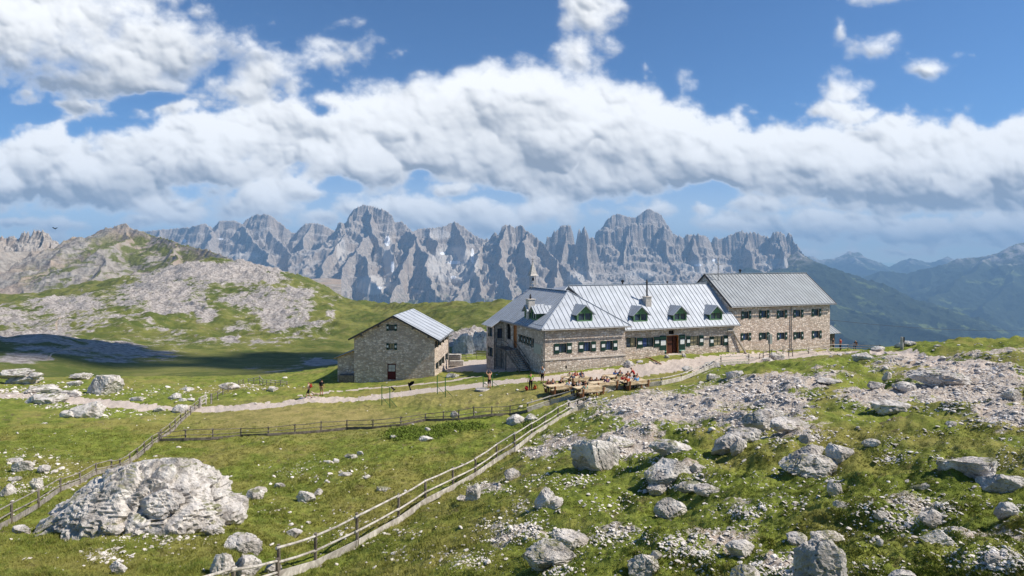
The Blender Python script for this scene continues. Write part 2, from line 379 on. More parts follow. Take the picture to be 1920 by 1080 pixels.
def m_ground(T, b):
    p = world_p(T); dry = T.attr('dry'); scr = T.attr('scree'); 
    c, mid, fine = grass_col(T, p, dry)
    so = T.sm(T.noise(T.vm('ADD', p, (31, 7, 0)), 1.15, 7, .68, .3), .575, .64)
    c = T.mix(T.mul(so, .6), c, T.mix(fine, SOIL, (.20, .14, .085, 1)))
    # gravel between the tufts
    gr = T.noise(p, 11.0, 6, .75); grc = T.mix(T.sm(gr, .40, .62), (.30, .245, .195, 1), (.68, .615, .54, 1))
    grc = T.mix(T.sm(T.noise(p, .7, 4, .6), .5, .65, 0, .5), grc, (.42, .31, .23, 1))
    e = T.add(scr, T.add(T.mul(T.sub(T.noise(p, 1.6, 7, .7), .5), 1.5), T.mul(T.sub(T.noise(p, .38, 4, .6), .5), 1.3)))
    k = T.sm(e, .45, .62)
    c = T.mix(k, c, grc)
    fl = T.mul(T.sm(T.noise(p, 17.0, 3, .6), .70, .74), T.sm(T.noise(p, .35, 4, .6), .5, .62))
    c = T.mix(T.mul(fl, T.sub(1.0, k)), c, (.62, .42, .03, 1))
    T.put(b.inputs['Base Color'], c)
    h = T.add(T.mul(fine, .5), T.add(T.mul(mid, .6), T.mul(T.noise(p, 22.0, 4, .7), .3)))
    T.put(b.inputs['Normal'], T.bump(h, .9, .15)); b.inputs['Roughness'].default_value = 1.0
M['ground'] = mat('alpine_turf', m_ground)
def m_blade(T, b):
    p = world_p(T); c, mid, fine = grass_col(T, p, None)
    c = T.mix(T.sm(T.noise(p, 3.1, 2, .5), .35, .7), c, (.25, .25, .05, 1)); c = T.mix(T.sm(T.noise(T.vm('MULTIPLY', p, (1, 1, .2)), 19, 1, .5), .52, .66, 0, .75), c, (.36, .33, .12, 1)); c = T.mix(T.sm(T.noise(T.vm('MULTIPLY', p, (1, 1, .2)), 13, 1, .5), .55, .68, 0, .35), c, (.07, .10, .015, 1)); T.put(b.inputs['Base Color'], c)
M['blade'] = mat('grass_blades', m_blade)
def m_path(T, b):
    p = world_p(T); n = T.noise(p, 7.0, 7, .7); n2 = T.noise(p, .5, 4, .6)
    c = T.mix(T.sm(n, .35, .65), (.42, .345, .285, 1), (.60, .52, .45, 1)); c = T.mix(T.sm(n2, .45, .7, 0, .5), c, (.50, .43, .37, 1))
    T.put(b.inputs['Base Color'], c); T.put(b.inputs['Normal'], T.bump(n, .5, .05))
M['path'] = mat('gravel_path', m_path)
def m_hill(T, b):
    p = world_p(T); rk = T.attr('rock')
    n = T.noise(p, .022, 9, .66, .35); n2 = T.noise(p, .12, 8, .68, .3); ps = T.vm('MULTIPLY', p, (1, .35, 2.6)); n3 = T.noise(ps, .10, 7, .7, .8)
    g = T.mix(T.sm(T.add(T.mul(n, .6), T.mul(n2, .4)), .38, .60), (.075, .10, .020, 1), (.195, .195, .050, 1)); g = T.mix(T.sm(n2, .5, .72, 0, .55), g, (.20, .165, .075, 1))
    e = T.add(rk, T.add(T.mul(T.sub(n, .5), .9), T.add(T.mul(T.sub(n2, .5), 1.0), T.mul(T.sub(n3, .5), .9))))
    k = T.sm(e, .42, .60)
    rc = T.mix(T.sm(T.noise(p, .5, 7, .72), .34, .64), (.22, .19, .165, 1), (.60, .55, .51, 1))
    st = T.sm(T.noise(p, .8, 4, .6), .66, .70, 0, .75)          # lone stones
    c = T.mix(k, g, rc); c = T.mix(T.mul(st, T.sm(e, .1, .5)), c, (.55, .52, .49, 1))
    tr = T.attr('trail'); c = T.mix(T.sm(T.add(tr, T.mul(T.sub(n2, .5), .4)), .45, .6), c, (.50, .41, .32, 1))
    T.put(b.inputs['Base Color'], c)
    h = T.add(T.mul(T.noise(p, .35, 8, .7, .4), 1.0), T.mul(n3, .6)); T.put(b.inputs['Normal'], T.bump(h, T.add(.35, T.mul(k, .6)), 3.0))
M['hill'] = mat('rocky_hillside', m_hill)
def m_mount(T, b, green=(.07, .085, .03, 1), warm=(.34, .275, .22, 1), pale=(.52, .455, .385, 1), dark=(.155, .14, .13, 1), glo=-500, ghi=-250, amount=1.0, sc=1.0, snow=0.0):
    p = world_p(T); x, y, z = T.xyz(p)
    g = T.node('ShaderNodeNewGeometry'); nz = T.xyz(g.outputs['Normal'])[2]
    pv = T.vec(x, y, T.mul(z, .16)); streak = T.noise(pv, .028 * sc, 8, .68, .5)
    n1 = T.noise(p, .004 * sc, 8, .62); n2 = T.noise(p, .045 * sc, 10, .74); band = T.noise(T.vec(T.mul(x, .12), T.mul(y, .12), z), .045 * sc, 5, .6)
    c = T.mix(T.sm(T.add(T.mul(streak, .35), T.mul(n2, .65)), .36, .64), dark, pale)
    c = T.mix(T.sm(n1, .48, .64, 0, .6), c, warm); c = T.mix(T.sm(band, .5, .7, 0, .3), c, dark)
    c = T.mix(T.sm(T.add(T.attr('pale'), T.mul(T.sub(n2, .5), 1.1)), .42, .62, 0, .85), c, T.mix(n2, (.46, .43, .39, 1), (.66, .62, .57, 1)))
    sc_ = T.sm(T.add(nz, T.mul(T.sub(n2, .5), .35)), .58, .74)
    c = T.mix(T.mul(sc_, .7), c, T.mix(n2, (.33, .30, .27, 1), (.50, .46, .41, 1)))
    if amount > 0:
        zz = T.add(z, T.mul(T.sub(n1, .5), 600)); k = T.mul(T.mul(T.sm(zz, glo, ghi, 1, 0), T.sm(nz, .5, .75)), amount)
        c = T.mix(k, c, green)
    c = T.mix(T.sm(T.add(T.attr('snow'), T.mul(T.sub(n2, .5), 1.4)), .5, .58), c, (.88, .90, .93, 1))
    if snow > 2:
        sn = T.mul(T.mul(T.sm(nz, .60, .72), T.sm(T.noise(p, .0065, 5, .6), .585, .61)), T.sm(z, -150, 50)); c = T.mix(T.mul(sn, snow), c, (.85, .87, .9, 1))
    T.put(b.inputs['Base Color'], c)
    T.put(b.inputs['Normal'], T.bump(T.add(T.mul(streak, .5), T.mul(n2, .6)), .8, 20.0 / sc))
M['mount'] = mat('dolomite_cliffs', lambda T, b: m_mount(T, b, snow=1.0))
M['mount_near'] = mat('grassy_summit_rock', lambda T, b: m_mount(T, b, green=(.125, .135, .045, 1), warm=(.42, .31, .23, 1), glo=40, ghi=330, amount=.0, sc=4.0))
def m_roter(T, b):
    p = world_p(T); x, y, z = T.xyz(p); g = T.node('ShaderNodeNewGeometry'); nz = T.xyz(g.outputs['Normal'])[2]
    n1 = T.noise(p, .006, 8, .65, .4); n2 = T.noise(p, .05, 8, .7); st = T.noise(T.vec(x, y, T.mul(z, 3.0)), .022, 7, .66, .5)
    c = T.mix(T.sm(n2, .35, .65), (.25, .225, .20, 1), (.42, .39, .35, 1)); c = T.mix(T.sm(n1, .45, .6, 0, .6), c, (.44, .33, .25, 1))
    k = T.mul(T.sm(T.add(st, T.mul(T.sub(n1, .5), .9)), .44, .56), T.sm(nz, .55, .8)); c = T.mix(T.mul(k, T.attr('green')), c, T.mix(n2, (.10, .12, .035, 1), (.17, .18, .055, 1)))
    T.put(b.inputs['Base Color'], c); T.put(b.inputs['Normal'], T.bump(T.add(n2, T.mul(st, .8)), .9, 10.0))
M['roter'] = mat('rust_and_grass_rock', m_roter)
def m_far(T, b):
    p = world_p(T); x, y, z = T.xyz(p); n1 = T.noise(p, .0011, 8, .62); n2 = T.noise(p, .006, 8, .66); n3 = T.noise(p, .03, 5, .6)
    g = T.node('ShaderNodeNewGeometry'); nz = T.xyz(g.outputs['Normal'])[2]
    f = T.mix(T.sm(n3, .4, .6), (.012, .022, .010, 1), (.030, .045, .018, 1))
    md = T.sm(T.add(n1, T.mul(T.sub(n2, .5), .5)), .585, .61); f = T.mix(T.mul(md, T.sm(nz, .7, .9)), f, (.12, .15, .04, 1))
    rk = T.mix(T.sm(n2, .4, .6), (.20, .18, .16, 1), (.42, .39, .35, 1)); al = T.mix(T.sm(n2, .42, .55), (.10, .11, .04, 1), rk)
    c = T.mix(T.sm(T.add(z, T.mul(T.sub(n1, .5), 900)), -60, 220), f, al)
    T.put(b.inputs['Base Color'], c); T.put(b.inputs['Normal'], T.bump(n2, .8, 60.0))
M['far'] = mat('forest_and_alp', m_far)
def m_wallstone(T, b, tone=1.22, warm=0.0):
    uv = T.node('ShaderNodeUVMap').outputs[0]
    w = T.noise(uv, 1.7, 4, .6, 0, 1); wn = T.node('ShaderNodeVectorMath', operation='SCALE'); T.put(wn.inputs[0], T.vm('SUBTRACT', w, (.5, .5, .5))); wn.inputs['Scale'].default_value = .20
    q = T.vm('ADD', uv, wn.outputs[0])
    qs = T.vm('MULTIPLY', q, (2.7, 4.5, 1)); ve = T.vor(qs, 1.0, 'DISTANCE_TO_EDGE', 'Distance', .82); vcol = T.vor(qs, 1.0, 'F1', 'Color', .82)
    br = T.node('ShaderNodeTexBrick'); br.offset = .43; br.offset_frequency = 2; br.squash = 1.35; br.squash_frequency = 3
    T.put(br.inputs['Vector'], q); T.put(br.inputs['Color1'], (0, 0, 0, 1)); T.put(br.inputs['Color2'], (1, 1, 1, 1)); T.put(br.inputs['Mortar'], (.5, .5, .5, 1))
    T.put(br.inputs['Scale'], 1.0); T.put(br.inputs['Mortar Size'], .024); T.put(br.inputs['Mortar Smooth'], .35)
    T.put(br.inputs['Brick Width'], .46); T.put(br.inputs['Row Height'], .255)
    mort = T.sm(ve, .03, .11, 1, 0); v = T.add(T.mul(T.xyz(vcol)[0], .8), T.mul(T.xyz(br.outputs['Color'])[0], .2)); n = T.noise(uv, 9, 6, .7); big = T.noise(uv, .35, 4, .6)
    a = lambda r, g_, bl: (r * tone * 1.05, g_ * tone * (1 - .05 * warm), bl * tone * .93 * (1 - .08 * warm), 1)
    c = T.mix(T.sm(v, .1, .85), a(.36, .31, .275), a(.66, .61, .565)); c = T.mix(T.sm(T.noise(q, 3.3, 2, .5), .5, .62, 0, .55), c, a(.40, .31, .24))
    c = T.mix(T.sm(n, .5, .75, 0, .45), c, a(.25, .22, .19)); c = T.mix(T.sm(big, .45, .7, 0, .25), c, a(.36, .31, .26))
    c = T.mix(T.mul(mort, .6), c, a(.32, .285, .25))
    T.put(b.inputs['Base Color'], c)
    h = T.add(T.mul(T.sub(1.0, mort), T.add(.6, T.mul(v, .6))), T.mul(n, .6)); T.put(b.inputs['Normal'], T.bump(h, 1.0, .055))
M['wall'] = mat('limestone_masonry', m_wallstone)
M['wall_warm'] = mat('rough_limestone_masonry', lambda T, b: m_wallstone(T, b, 1.35, .7))
M['wall_barn'] = mat('barn_masonry', lambda T, b: m_wallstone(T, b, 1.25, .4))
def m_roof(T, b, a=(.46, .49, .53), r=.6, metal=.1):
    p = world_p(T); n = T.noise(T.vm('MULTIPLY', p, (1, 1, .4)), .8, 5, .6); n2 = T.noise(p, 6, 5, .7)
    c = T.mix(T.sm(n, .35, .65), tuple(x * .84 for x in a) + (1,), tuple(x * 1.03 for x in a) + (1,)); c = T.mix(T.sm(n2, .55, .75, 0, .35), c, tuple(x * .74 for x in a) + (1,)); c = T.mix(T.sm(T.noise(p, .55, 5, .7, 1.0), .55, .68, 0, .35), c, (a[0] * .80, a[1] * .77, a[2] * .72, 1))
    T.put(b.inputs['Base Color'], c); T.put(b.inputs['Roughness'], T.lin(n2, .3, .7, r - .05, r + .12)); b.inputs['Metallic'].default_value = metal; b.inputs['Specular IOR Level'].default_value = .4
M['roof'] = mat('pale_sheet_metal', m_roof)
M['roof_dark'] = mat('weathered_zinc', lambda T, b: m_roof(T, b, (.33, .35, .36), .7, .0))
M['seam'] = plain('roof_seams', (.36, .385, .41), .5, .3, .3)
M['gutter'] = plain('gutter_metal', (.22, .22, .22), .45, .4, .6)
M['chimney'] = plain('rendered_chimney', (.50, .46, .41), var=.25)
M['steel'] = plain('dark_steel', (.05, .05, .055), .5, .4, .5)
M['green'] = plain('green_shutter_paint', (.008, .040, .027), .55, .3, var=.25)
M['dgreen'] = plain('dormer_green_boards', (.115, .23, .11), .7, .2, var=.2)
M['white'] = plain('white_paint', (.72, .73, .70), .7)
M['glass'] = plain('window_glass', (.045, .07, .115), .06, .9, 0, .35, 1.5)
M['black'] = plain('dark_opening', (.010, .009, .008), .9)
M['curtain'] = plain('curtain', (.42, .36, .22), .9); M['curtain_blue'] = plain('blue_curtain', (.07, .11, .26), .9)
M['door_red'] = plain('dark_red_door', (.075, .008, .010), .6); M['door_wood'] = plain('orange_wood_door', (.34, .12, .025), .6, var=.3)
M['door_brown'] = plain('carved_brown_door', (.085, .028, .014), .6, var=.4, scale=9)
M['trim'] = plain('pale_coping', (.62, .55, .47), var=.2)
M['rust'] = plain('rusty_sheet', (.40, .24, .07), .7, var=.3)
def m_wood(T, b, lo=(.29, .26, .225), hi=(.62, .58, .52)):
    p = T.vm('MULTIPLY', obj_p(T), (1.0, 1.0, 1.0)); n = T.noise(p, 2.0, 6, .65, 1.5); n2 = T.noise(p, 25, 4, .7)
    c = T.mix(T.sm(n, .32, .68), lo + (1,), hi + (1,)); c = T.mix(T.sm(n2, .5, .8, 0, .4), c, tuple(x * .7 for x in lo) + (1,))
    T.put(b.inputs['Base Color'], c); T.put(b.inputs['Normal'], T.bump(n2, .4, .01))
M['grey_wood'] = mat('weathered_wood', m_wood)
M['mid_wood'] = mat('grey_fence_wood', lambda T, b: m_wood(T, b, (.17, .15, .13), (.42, .38, .33)))
M['post_wood'] = mat('dark_post_wood', lambda T, b: m_wood(T, b, (.095, .08, .065), (.25, .215, .18)))
M['new_wood'] = mat('fresh_larch', lambda T, b: m_wood(T, b, (.50, .37, .22), (.78, .65, .45)))
M['old_log'] = mat('brown_log', lambda T, b: m_wood(T, b, (.16, .065, .03), (.36, .17, .08)))
M['green_pole'] = plain('green_pole_paint', (.045, .16, .05), .6)
M['snow'] = plain('old_snow', (.85, .86, .88))
def m_cloudbackdrop(T):
    pass
cm = bpy.data.materials.new('distant_cloud'); cm.use_nodes = True
for n_ in list(cm.node_tree.nodes): cm.node_tree.nodes.remove(n_)
T_ = NT(cm.node_tree); br_ = T_.attr('light'); cv_ = T_.attr('cover')
CG = 0.98
tc = T_.mix(T_.sm(br_, .5, .93), (.40, .47, .58, 1), (.87, .88, .89, 1))
em = T_.node('ShaderNodeEmission'); T_.put(em.inputs[0], tc); T_.put(em.inputs[1], T_.mul(T_.m('POWER', br_, 1.2), CG))
tr_ = T_.node('ShaderNodeBsdfTransparent'); mxs = T_.node('ShaderNodeMixShader')
T_.put(mxs.inputs[0], cv_); T_.l.new(tr_.outputs[0], mxs.inputs[1]); T_.l.new(em.outputs[0], mxs.inputs[2])
T_.l.new(mxs.outputs[0], T_.node('ShaderNodeOutputMaterial').inputs[0])
cm.cycles.emission_sampling = 'NONE'
st_ = 1.7
cpx, cpy = np.meshgrid(np.arange(-420, 2350, st_), np.arange(-160, 494, st_))
ca, cb = cloud_look(cpx, cpy, st_)
CY = 70000.0
cv3 = np.stack([(cpx - 960) / F, np.ones_like(cpx), -(cpy - HY) / F], -1); cv3 *= (CY / np.linalg.norm(cv3[..., :2], axis=-1))[..., None]
tag(mesh_np('sky', cv3.reshape(-1, 3), grid_faces(*cpx.shape), cm, attrs={'cover': ca, 'light': cb}), kind='structure')
del cpx, cpy, ca, cb, cv3
# ------------------------------------------------------------------ terrain: thin plate surface through surveyed points
# (px, py, Y): a ground point seen at that place of the picture, Y metres away
CP = [(-250,1110,15.5),(0,1080,17.5),(250,1080,17.6),(530,1078,19.3),(700,1080,17),(800,1080,15.5),(960,1080,13.5),(1250,1080,10.6),(1550,1080,9),(1920,1080,8),(2150,1090,7.2),
 (22,984,25),(72,955,29),(250,1000,22),(450,1000,22.5),(450,950,28.5),(677,1025,21.8),(748,982,24.5),(850,918,29.5),(965,847,36.8),(1095,764,47),
 (0,900,34),(100,930,31),(450,900,34.5),(650,900,33),(650,850,40.5),(450,850,42),(300,860,41),(100,850,42),(0,800,50),(200,800,51),(300,828,47),(400,826,48),
 (602,811,50),(700,803,50.5),(800,790,51),(860,789,51),(955,780,51.5),(990,772,51.5),(1030,762,51.5),(1075,748,52),(1145,731,54),(1184,728,55),(1240,722,57),(1277,714,60),(1325,694,65),(1352,684,68),(1404,680,71),(1442,671,75),
 (380,765,61),(200,755,63),(0,745,66),(0,718,76),(250,715,77),(450,718,76),(560,717,75),(640,719,74),(580,748,63),(740,738,64.5),(740,765,58),(900,735,60),(995,733,57),(1100,725,57.5),
 (665,718,74),(815,706,73.5),(740,714,73.8),(842,690,84),(1019,702,65.8),(1173,686,69.5),(1180,676,71),(1260,668,72.5),(1387,664,76),(1557,658,83),(1300,683,69),(980,696,69),(930,692,76.5),(880,684,84),(900,676,92),(880,667,100),
 (940,705,67),(640,690,84),(600,705,82),(1480,661,80),(1650,662,88),(1590,655,86),
 (1000,950,19.8),(1120,872,26),(1120,800,34.5),(1250,920,20),(1500,900,17.8),(1800,900,15.8),(2050,900,14.5),(1250,840,27),(1500,820,24.5),(1800,820,22.5),(2050,820,21),
 (1250,760,42),(1400,760,37),(1700,760,31.5),(1900,760,30),(2100,755,28.5),(1400,700,53),(1600,700,45),(1800,700,41),(1950,700,39),(1560,672,62),(1500,676,62),(1645,655,66),(1750,646,61),(1920,643,54),(2150,640,48),
 # beyond the edge of the plateau
 (250,712,120),(450,712,130),(600,700,140),(0,714,120),(-200,714,110),(-400,712,100),
 (0,690,165),(200,702,180),(100,655,200),(85,626,232),(0,634,232),(-150,610,235),(150,641,236),(250,682,205),(85,640,300),(0,645,300),(-200,640,300),
 (450,690,200),(350,692,190),(600,682,215),(450,664,270),(600,657,300),(350,652,300),(450,640,345),(250,640,340),
 (200,600,450),(400,602,470),(550,620,440),(600,602,480),(0,600,500),(-200,590,500),(50,570,680),(200,562,620),(400,560,600),(550,562,600),(620,562,640),
 (300,511,900),(350,495,930),(400,489,950),(500,504,900),(560,520,850),(620,546,770),(680,567,700),(760,578,650),(850,584,600),(910,588,570),(1000,592,560),
 (0,551,930),(100,549,960),(180,531,1000),(240,520,960),(-200,540,950),
 (700,600,500),(700,640,390),(850,620,420),(880,612,420),(740,690,150),(850,690,130),(800,660,260),(900,640,300),(700,585,580),(960,640,200),(880,672,115)]
CPZ = [(0,4,-3.3),(-6,6,-5.0),(5,6,-3.6),(-3,3,-3.0),(3,3,-2.5),(0,1.2,-1.95),(-1.2,.3,-1.8),(1.2,.3,-1.7),(-12,12,-8.0),(-5.5,12,-7.4),(-2,10,-6.3),(-12,3,-6.5),(12,3,-2.5),(-30,8,-10),(30,8,-2.5),(-60,20,-13),(60,20,-4),
 (14,105,-14.5),(35,108,-15),(50,105,-16),(52,85,-13),(66,78,-15),(64,110,-30),(90,72,-20),(110,50,-14),(40,160,-45),(100,160,-60),(0,160,-32),(20,300,-95),(200,300,-150),(150,600,-260),(600,600,-300),(300,1000,-420),(900,1000,-450),(100,1000,-330),(-40,1100,-260),(0,800,-230),(150,90,-30),(300,60,-40),
 (-340,1150,-75),(-440,1150,-50),(-560,1150,-55),(-700,1150,-50),(-1000,1100,-50),(-900,1000,-40),(-300,1150,-150),(-200,1150,-200),(-120,50,-13),(-160,100,-28),(-260,240,-30),(-500,500,-30)]
_A = np.array([[(a - 960) / F * Y, Y, -(b - HY) / F * Y] for a, b, Y in CP] + [list(q) for q in CPZ])
def _tc(x, y): return np.stack([np.arctan2(x, y + .35) * 2.1, np.log(np.hypot(x, y) + 1.0)], -1)
_C = _tc(_A[:, 0], _A[:, 1])
def _phi(r2): return 0.5 * r2 * np.log(r2 + 1e-9)
def _fit():
    n = len(_C); K = _phi(((_C[:, None] - _C[None]) ** 2).sum(-1)); K[np.diag_indices(n)] += 1e-4
    w = 1.0 / (0.5 + _A[:, 1:2] * .02)
    Pm = np.hstack([np.ones((n, 1)), _C]); Z = _A[:, 2] 
    Mx = np.zeros((n + 3, n + 3)); Mx[:n, :n] = K; Mx[:n, n:] = Pm; Mx[n:, :n] = Pm.T
    # relax far points more, they are metres not decimetres
    Mx[np.arange(n), np.arange(n)] += 1e-4 * (1 + (_A[:, 1] / 60) ** 1.0)
    return np.linalg.solve(Mx, np.concatenate([Z, [0, 0, 0]]))
_W = _fit()
def gz0(x, y):
    x = np.atleast_1d(np.asarray(x, float)); y = np.atleast_1d(np.asarray(y, float)); sh = x.shape
    T = _tc(x.ravel(), y.ravel()); out = np.empty(len(T)); n = len(_C)
    for i in range(0, len(T), 20000):
        t = T[i:i + 20000]; r2 = ((t[:, None, 0] - _C[None, :, 0]) ** 2 + (t[:, None, 1] - _C[None, :, 1]) ** 2)
        out[i:i + 20000] = _phi(r2) @ _W[:n] + _W[n] + t @ _W[n + 1:]
    out = out.reshape(sh); r = np.hypot(x, y)
    return np.where(r < 8, np.minimum(out, -1.62 - .13 * r), out)
# image of a ground point
def proj(x, y, z): return 960 + F * x / np.maximum(y, .1), HY - F * z / np.maximum(y, .1)
def inpoly(px, py, poly):
    c = np.zeros(px.shape, bool); n = len(poly)
    for i in range(n):
        x0, y0 = poly[i]; x1, y1 = poly[(i + 1) % n]
        if y0 == y1: continue
        k = ((y0 > py) != (y1 > py)) & (px < (x1 - x0) * (py - y0) / (y1 - y0) + x0); c ^= k
    return c
def ell(px, py, L):
    s = np.zeros(px.shape)
    for cx, cy_, rx, ry, k in L: s = np.maximum(s, k * np.clip(1.5 * (1 - np.sqrt(((px - cx) / rx) ** 2 + ((py - cy_) / ry) ** 2)), 0, 1))
    return s
SCREE = [(1180,840,120,40,.8),(1250,770,190,50,1),(1400,740,150,40,1),(1480,720,120,22,1),(1130,760,110,22,.6),(1480,770,80,40,.9),(1400,790,110,30,.9),(1560,700,70,26,.55),(1640,750,120,30,.9),(1800,735,190,46,1),(1800,700,160,22,1),(1900,780,140,40,.9),(1720,680,110,16,.8),(1850,670,110,14,.6),
 (1500,820,110,24,.6),(1010,850,60,22,.7),(1060,830,80,30,.7),(920,915,60,20,.6),(970,1000,110,40,.55),(1060,900,110,22,.4),(1150,1010,90,30,.5),(1270,900,90,30,.55),(1330,1020,130,40,.8),(1480,1060,110,40,.9),(1380,960,80,20,.5),(1720,970,110,50,.7),(1850,1050,120,40,.8),(1640,1060,60,25,.4),(1700,860,100,16,.5),(1560,905,60,16,.4),(1000,960,60,24,.5),(870,1050,110,30,.3),(760,1040,80,26,.3),
 (1430,670,60,9,.5),(1560,662,80,10,.4),(1650,690,60,14,.5),(1330,700,60,8,.3),(250,1010,70,14,.3),(190,1045,40,16,.4),(1050,1070,60,20,.4),
 (40,735,120,12,.4),(110,760,80,10,.35),(300,735,150,12,.25),(480,725,60,10,.35),(590,880,90,8,.3)]
PATHL = [[(-150, 738), (0, 740), (90, 745), (160, 752), (250, 762), (330, 767), (380, 767), (470, 764), (560, 753), (640, 749), (730, 741), (800, 733), (900, 722), (980, 714), (1060, 708), (1150, 702), (1250, 690), (1330, 680), (1400, 673), (1480, 667), (1560, 662)],
         [(690, 729), (760, 723), (830, 716), (900, 706)], [(560, 742), (640, 733), (690, 727)], [(1650, 664), (1700, 668), (1750, 678), (1800, 692), (1860, 706), (1960, 724)]]
PATHW = [1.15, .28, .22, .9]
def hit(px, py, lo=6.0, hi=1100.0, first=True):
    """ground point seen at a place of the picture"""
    Y = np.exp(np.linspace(math.log(lo), math.log(hi), 900)); u = (px - 960) / F; s = -(py - HY) / F
    z = gz(u * Y, Y); k = np.nonzero(z >= s * Y)[0]
    if len(k) == 0: return None
    i = k[0]
    if i == 0: return Vector((u * Y[0], Y[0], z[0]))
    a = z[i - 1] - s * Y[i - 1]; b = z[i] - s * Y[i]; t = a / (a - b); y = Y[i - 1] + (Y[i] - Y[i - 1]) * t
    return Vector((u * y, y, float(gz(u * y, y)[0])))
def flatmask(x, y, px, py):
    """0 where the ground is trodden flat: yard, path, meadow"""
    m = np.ones(x.shape)
    m *= 1 - .85 * ell(px, py, [(1100, 715, 330, 34, 1), (820, 725, 260, 26, 1), (560, 790, 330, 40, 1), (1400, 672, 220, 14, 1), (900, 690, 120, 22, 1)])
    return m
def micro(x, y, z):
    px, py = proj(x, y, z); r = np.hypot(x, y)
    k = flatmask(x, y, px, py) * np.clip(r / 6, 0, 1)
    right = sstep(px, 900, 1300) * sstep(y, 75, 50)
    a = fbm(x / 3.1, y / 3.1, 3, .5, 5) * (.30 + .30 * right)
    b = billow(x / 1.0, y / 1.0, 4, .6, 9) * (.19 + .04 * right)
    c = ridged(x / 6.0, y / 6.0, 3, .5, 14) * right * .55
    far = sstep(r, 95, 220)
    d = (fbm(x / 60, y / 60, 5, .55, 30) * 9 + fbm(x / 14, y / 14, 4, .6, 33) * 2.6 + ridged(x / 90, y / 60, 4, .5, 36) * 5 - 2.0) * far * sstep(r, 200, 700) ** .6
    hol = ell(px, py, [(1640, 718, 70, 16, 1.4), (1715, 706, 60, 10, 1.2), (1380, 900, 40, 12, .6), (1490, 965, 50, 10, .6), (1160, 940, 40, 12, .5)]) * (y > 10) * (y < 75)
    return (a + b + c) * k * (1 - far) + d - .75 * hol
def gz(x, y):
    x = np.atleast_1d(np.asarray(x, float)); y = np.atleast_1d(np.asarray(y, float)) * np.ones_like(x); x = x * np.ones_like(y)
    z = gz0(x, y); return z + micro(x, y, z)
def terrain(name, r0, r1, nr, a0, a1, na, matr, kind):
    e = np.linspace(0, 1, nr); r = np.exp(math.log(r0) + (math.log(r1) - math.log(r0)) * e)
    A = np.linspace(R(a0), R(a1), na); RR, AA = np.meshgrid(r, A, indexing='ij')
    x = RR * np.sin(AA); y = RR * np.cos(AA) - .35
    z0 = gz0(x, y); z = z0 + micro(x, y, z0); px, py = proj(x, y, z0)
    return x, y, z, px, py
def path_dist():
    out = []
    for L, w in zip(PATHL, PATHW):
        pts = []
        for a, b in L:
            Y = np.exp(np.linspace(math.log(20), math.log(110), 500)); u = (a - 960) / F; s = -(b - HY) / F
            k = np.nonzero(gz0(u * Y, Y) >= s * Y)[0]; y = Y[k[0]] if len(k) else 80; pts.append((u * y, y))
        out.append((np.array(pts), w))
    return out
PD = path_dist()
def dpath(x, y):
    best = np.full(x.shape, 9.0)
    for pts, w in PD:
        for (x0, y0), (x1, y1) in zip(pts[:-1], pts[1:]):
            dx, dy = x1 - x0, y1 - y0; t = np.clip(((x - x0) * dx + (y - y0) * dy) / (dx * dx + dy * dy), 0, 1)
            wv = w * (1.0 + (1.1 * sstep(x, 3, 8) if w > 1 else 0))
            best = np.minimum(best, np.hypot(x - x0 - t * dx, y - y0 - t * dy) / wv)
    return best
def build_near():
    x, y, z, px, py = terrain('ground', .9, 125, 760, -72, 66, 1250, None, None)
    front = y > .5
    scr = np.where(front, ell(px, py, SCREE), .3); dist = np.hypot(x, y)
    dry = ell(px, py, [(560, 785, 330, 46, 1.2), (880, 745, 260, 34, 1), (1100, 740, 120, 18, .8), (1250, 710, 80, 16, .6)])
    dp = dpath(x, y) + fbm(x / .9, y / .9, 4, .6, 77) * .55
    yard = ell(px, py, [(920, 686, 90, 16, 1.2), (870, 690, 70, 10, 1.0), (1120, 706, 110, 8, .9), (1300, 682, 100, 9, 1), (1450, 668, 100, 6, 1.2), (1570, 662, 60, 5, 1.2)]) + fbm(x / 1.2, y / 1.2, 4, .6, 79) * .5
    onp = (dp < 1.0) | ((yard > .45) & (y > 55) & (y < 100))
    onp &= (y > 20)
    z = z - .03 * onp
    V = np.stack([x, y, z], -1).reshape(-1, 3); Fc = grid_faces(*x.shape); pf = onp.reshape(-1)[Fc].sum(1) >= 2
    at = {'scree': scr.ravel(), 'dry': dry.ravel()}
    def sub(sel):
        used, inv = np.unique(Fc[sel], return_inverse=True); return V[used], inv.reshape(-1, 4)[:, ::-1], used
    v, f, u = sub(~pf); tag(mesh_np('ground', v, f[:, ::-1], M['ground'], attrs={k: a[u] for k, a in at.items()}), kind='structure')
    v, f, u = sub(pf); tag(mesh_np('path', v, f[:, ::-1], M['path']), kind='structure')
ROCKS_H = [(400,515,230,28,.8),(300,560,180,40,.6),(470,560,130,36,.62),(540,600,70,60,.62),(200,600,200,36,.42),(80,600,150,50,.45),(350,640,200,24,.32),(120,650,180,30,.5),(430,505,170,22,1.0),(300,545,130,30,.8),(330,575,110,30,.75),(430,570,70,14,.5),(520,585,60,45,.75),(560,570,50,50,.7),(590,620,60,25,.6),(560,545,70,18,.7),(385,590,34,14,.9),(130,572,130,26,.65),(20,590,90,25,.6),(60,630,130,26,.65),(220,652,80,16,.85),(40,670,100,26,.6),(450,612,50,22,.5),(430,636,30,12,.7),(350,640,60,12,.4),(250,610,60,10,.3),(620,560,50,14,.5),(300,615,40,10,.5),(590,675,70,12,.5),(640,690,30,30,.6),(110,640,60,18,.6),(500,640,60,8,.3),(880,640,60,30,1.2),(580,700,60,30,.4),(330,590,80,16,.4),(420,548,60,10,.5),(620,590,20,40,.5)]
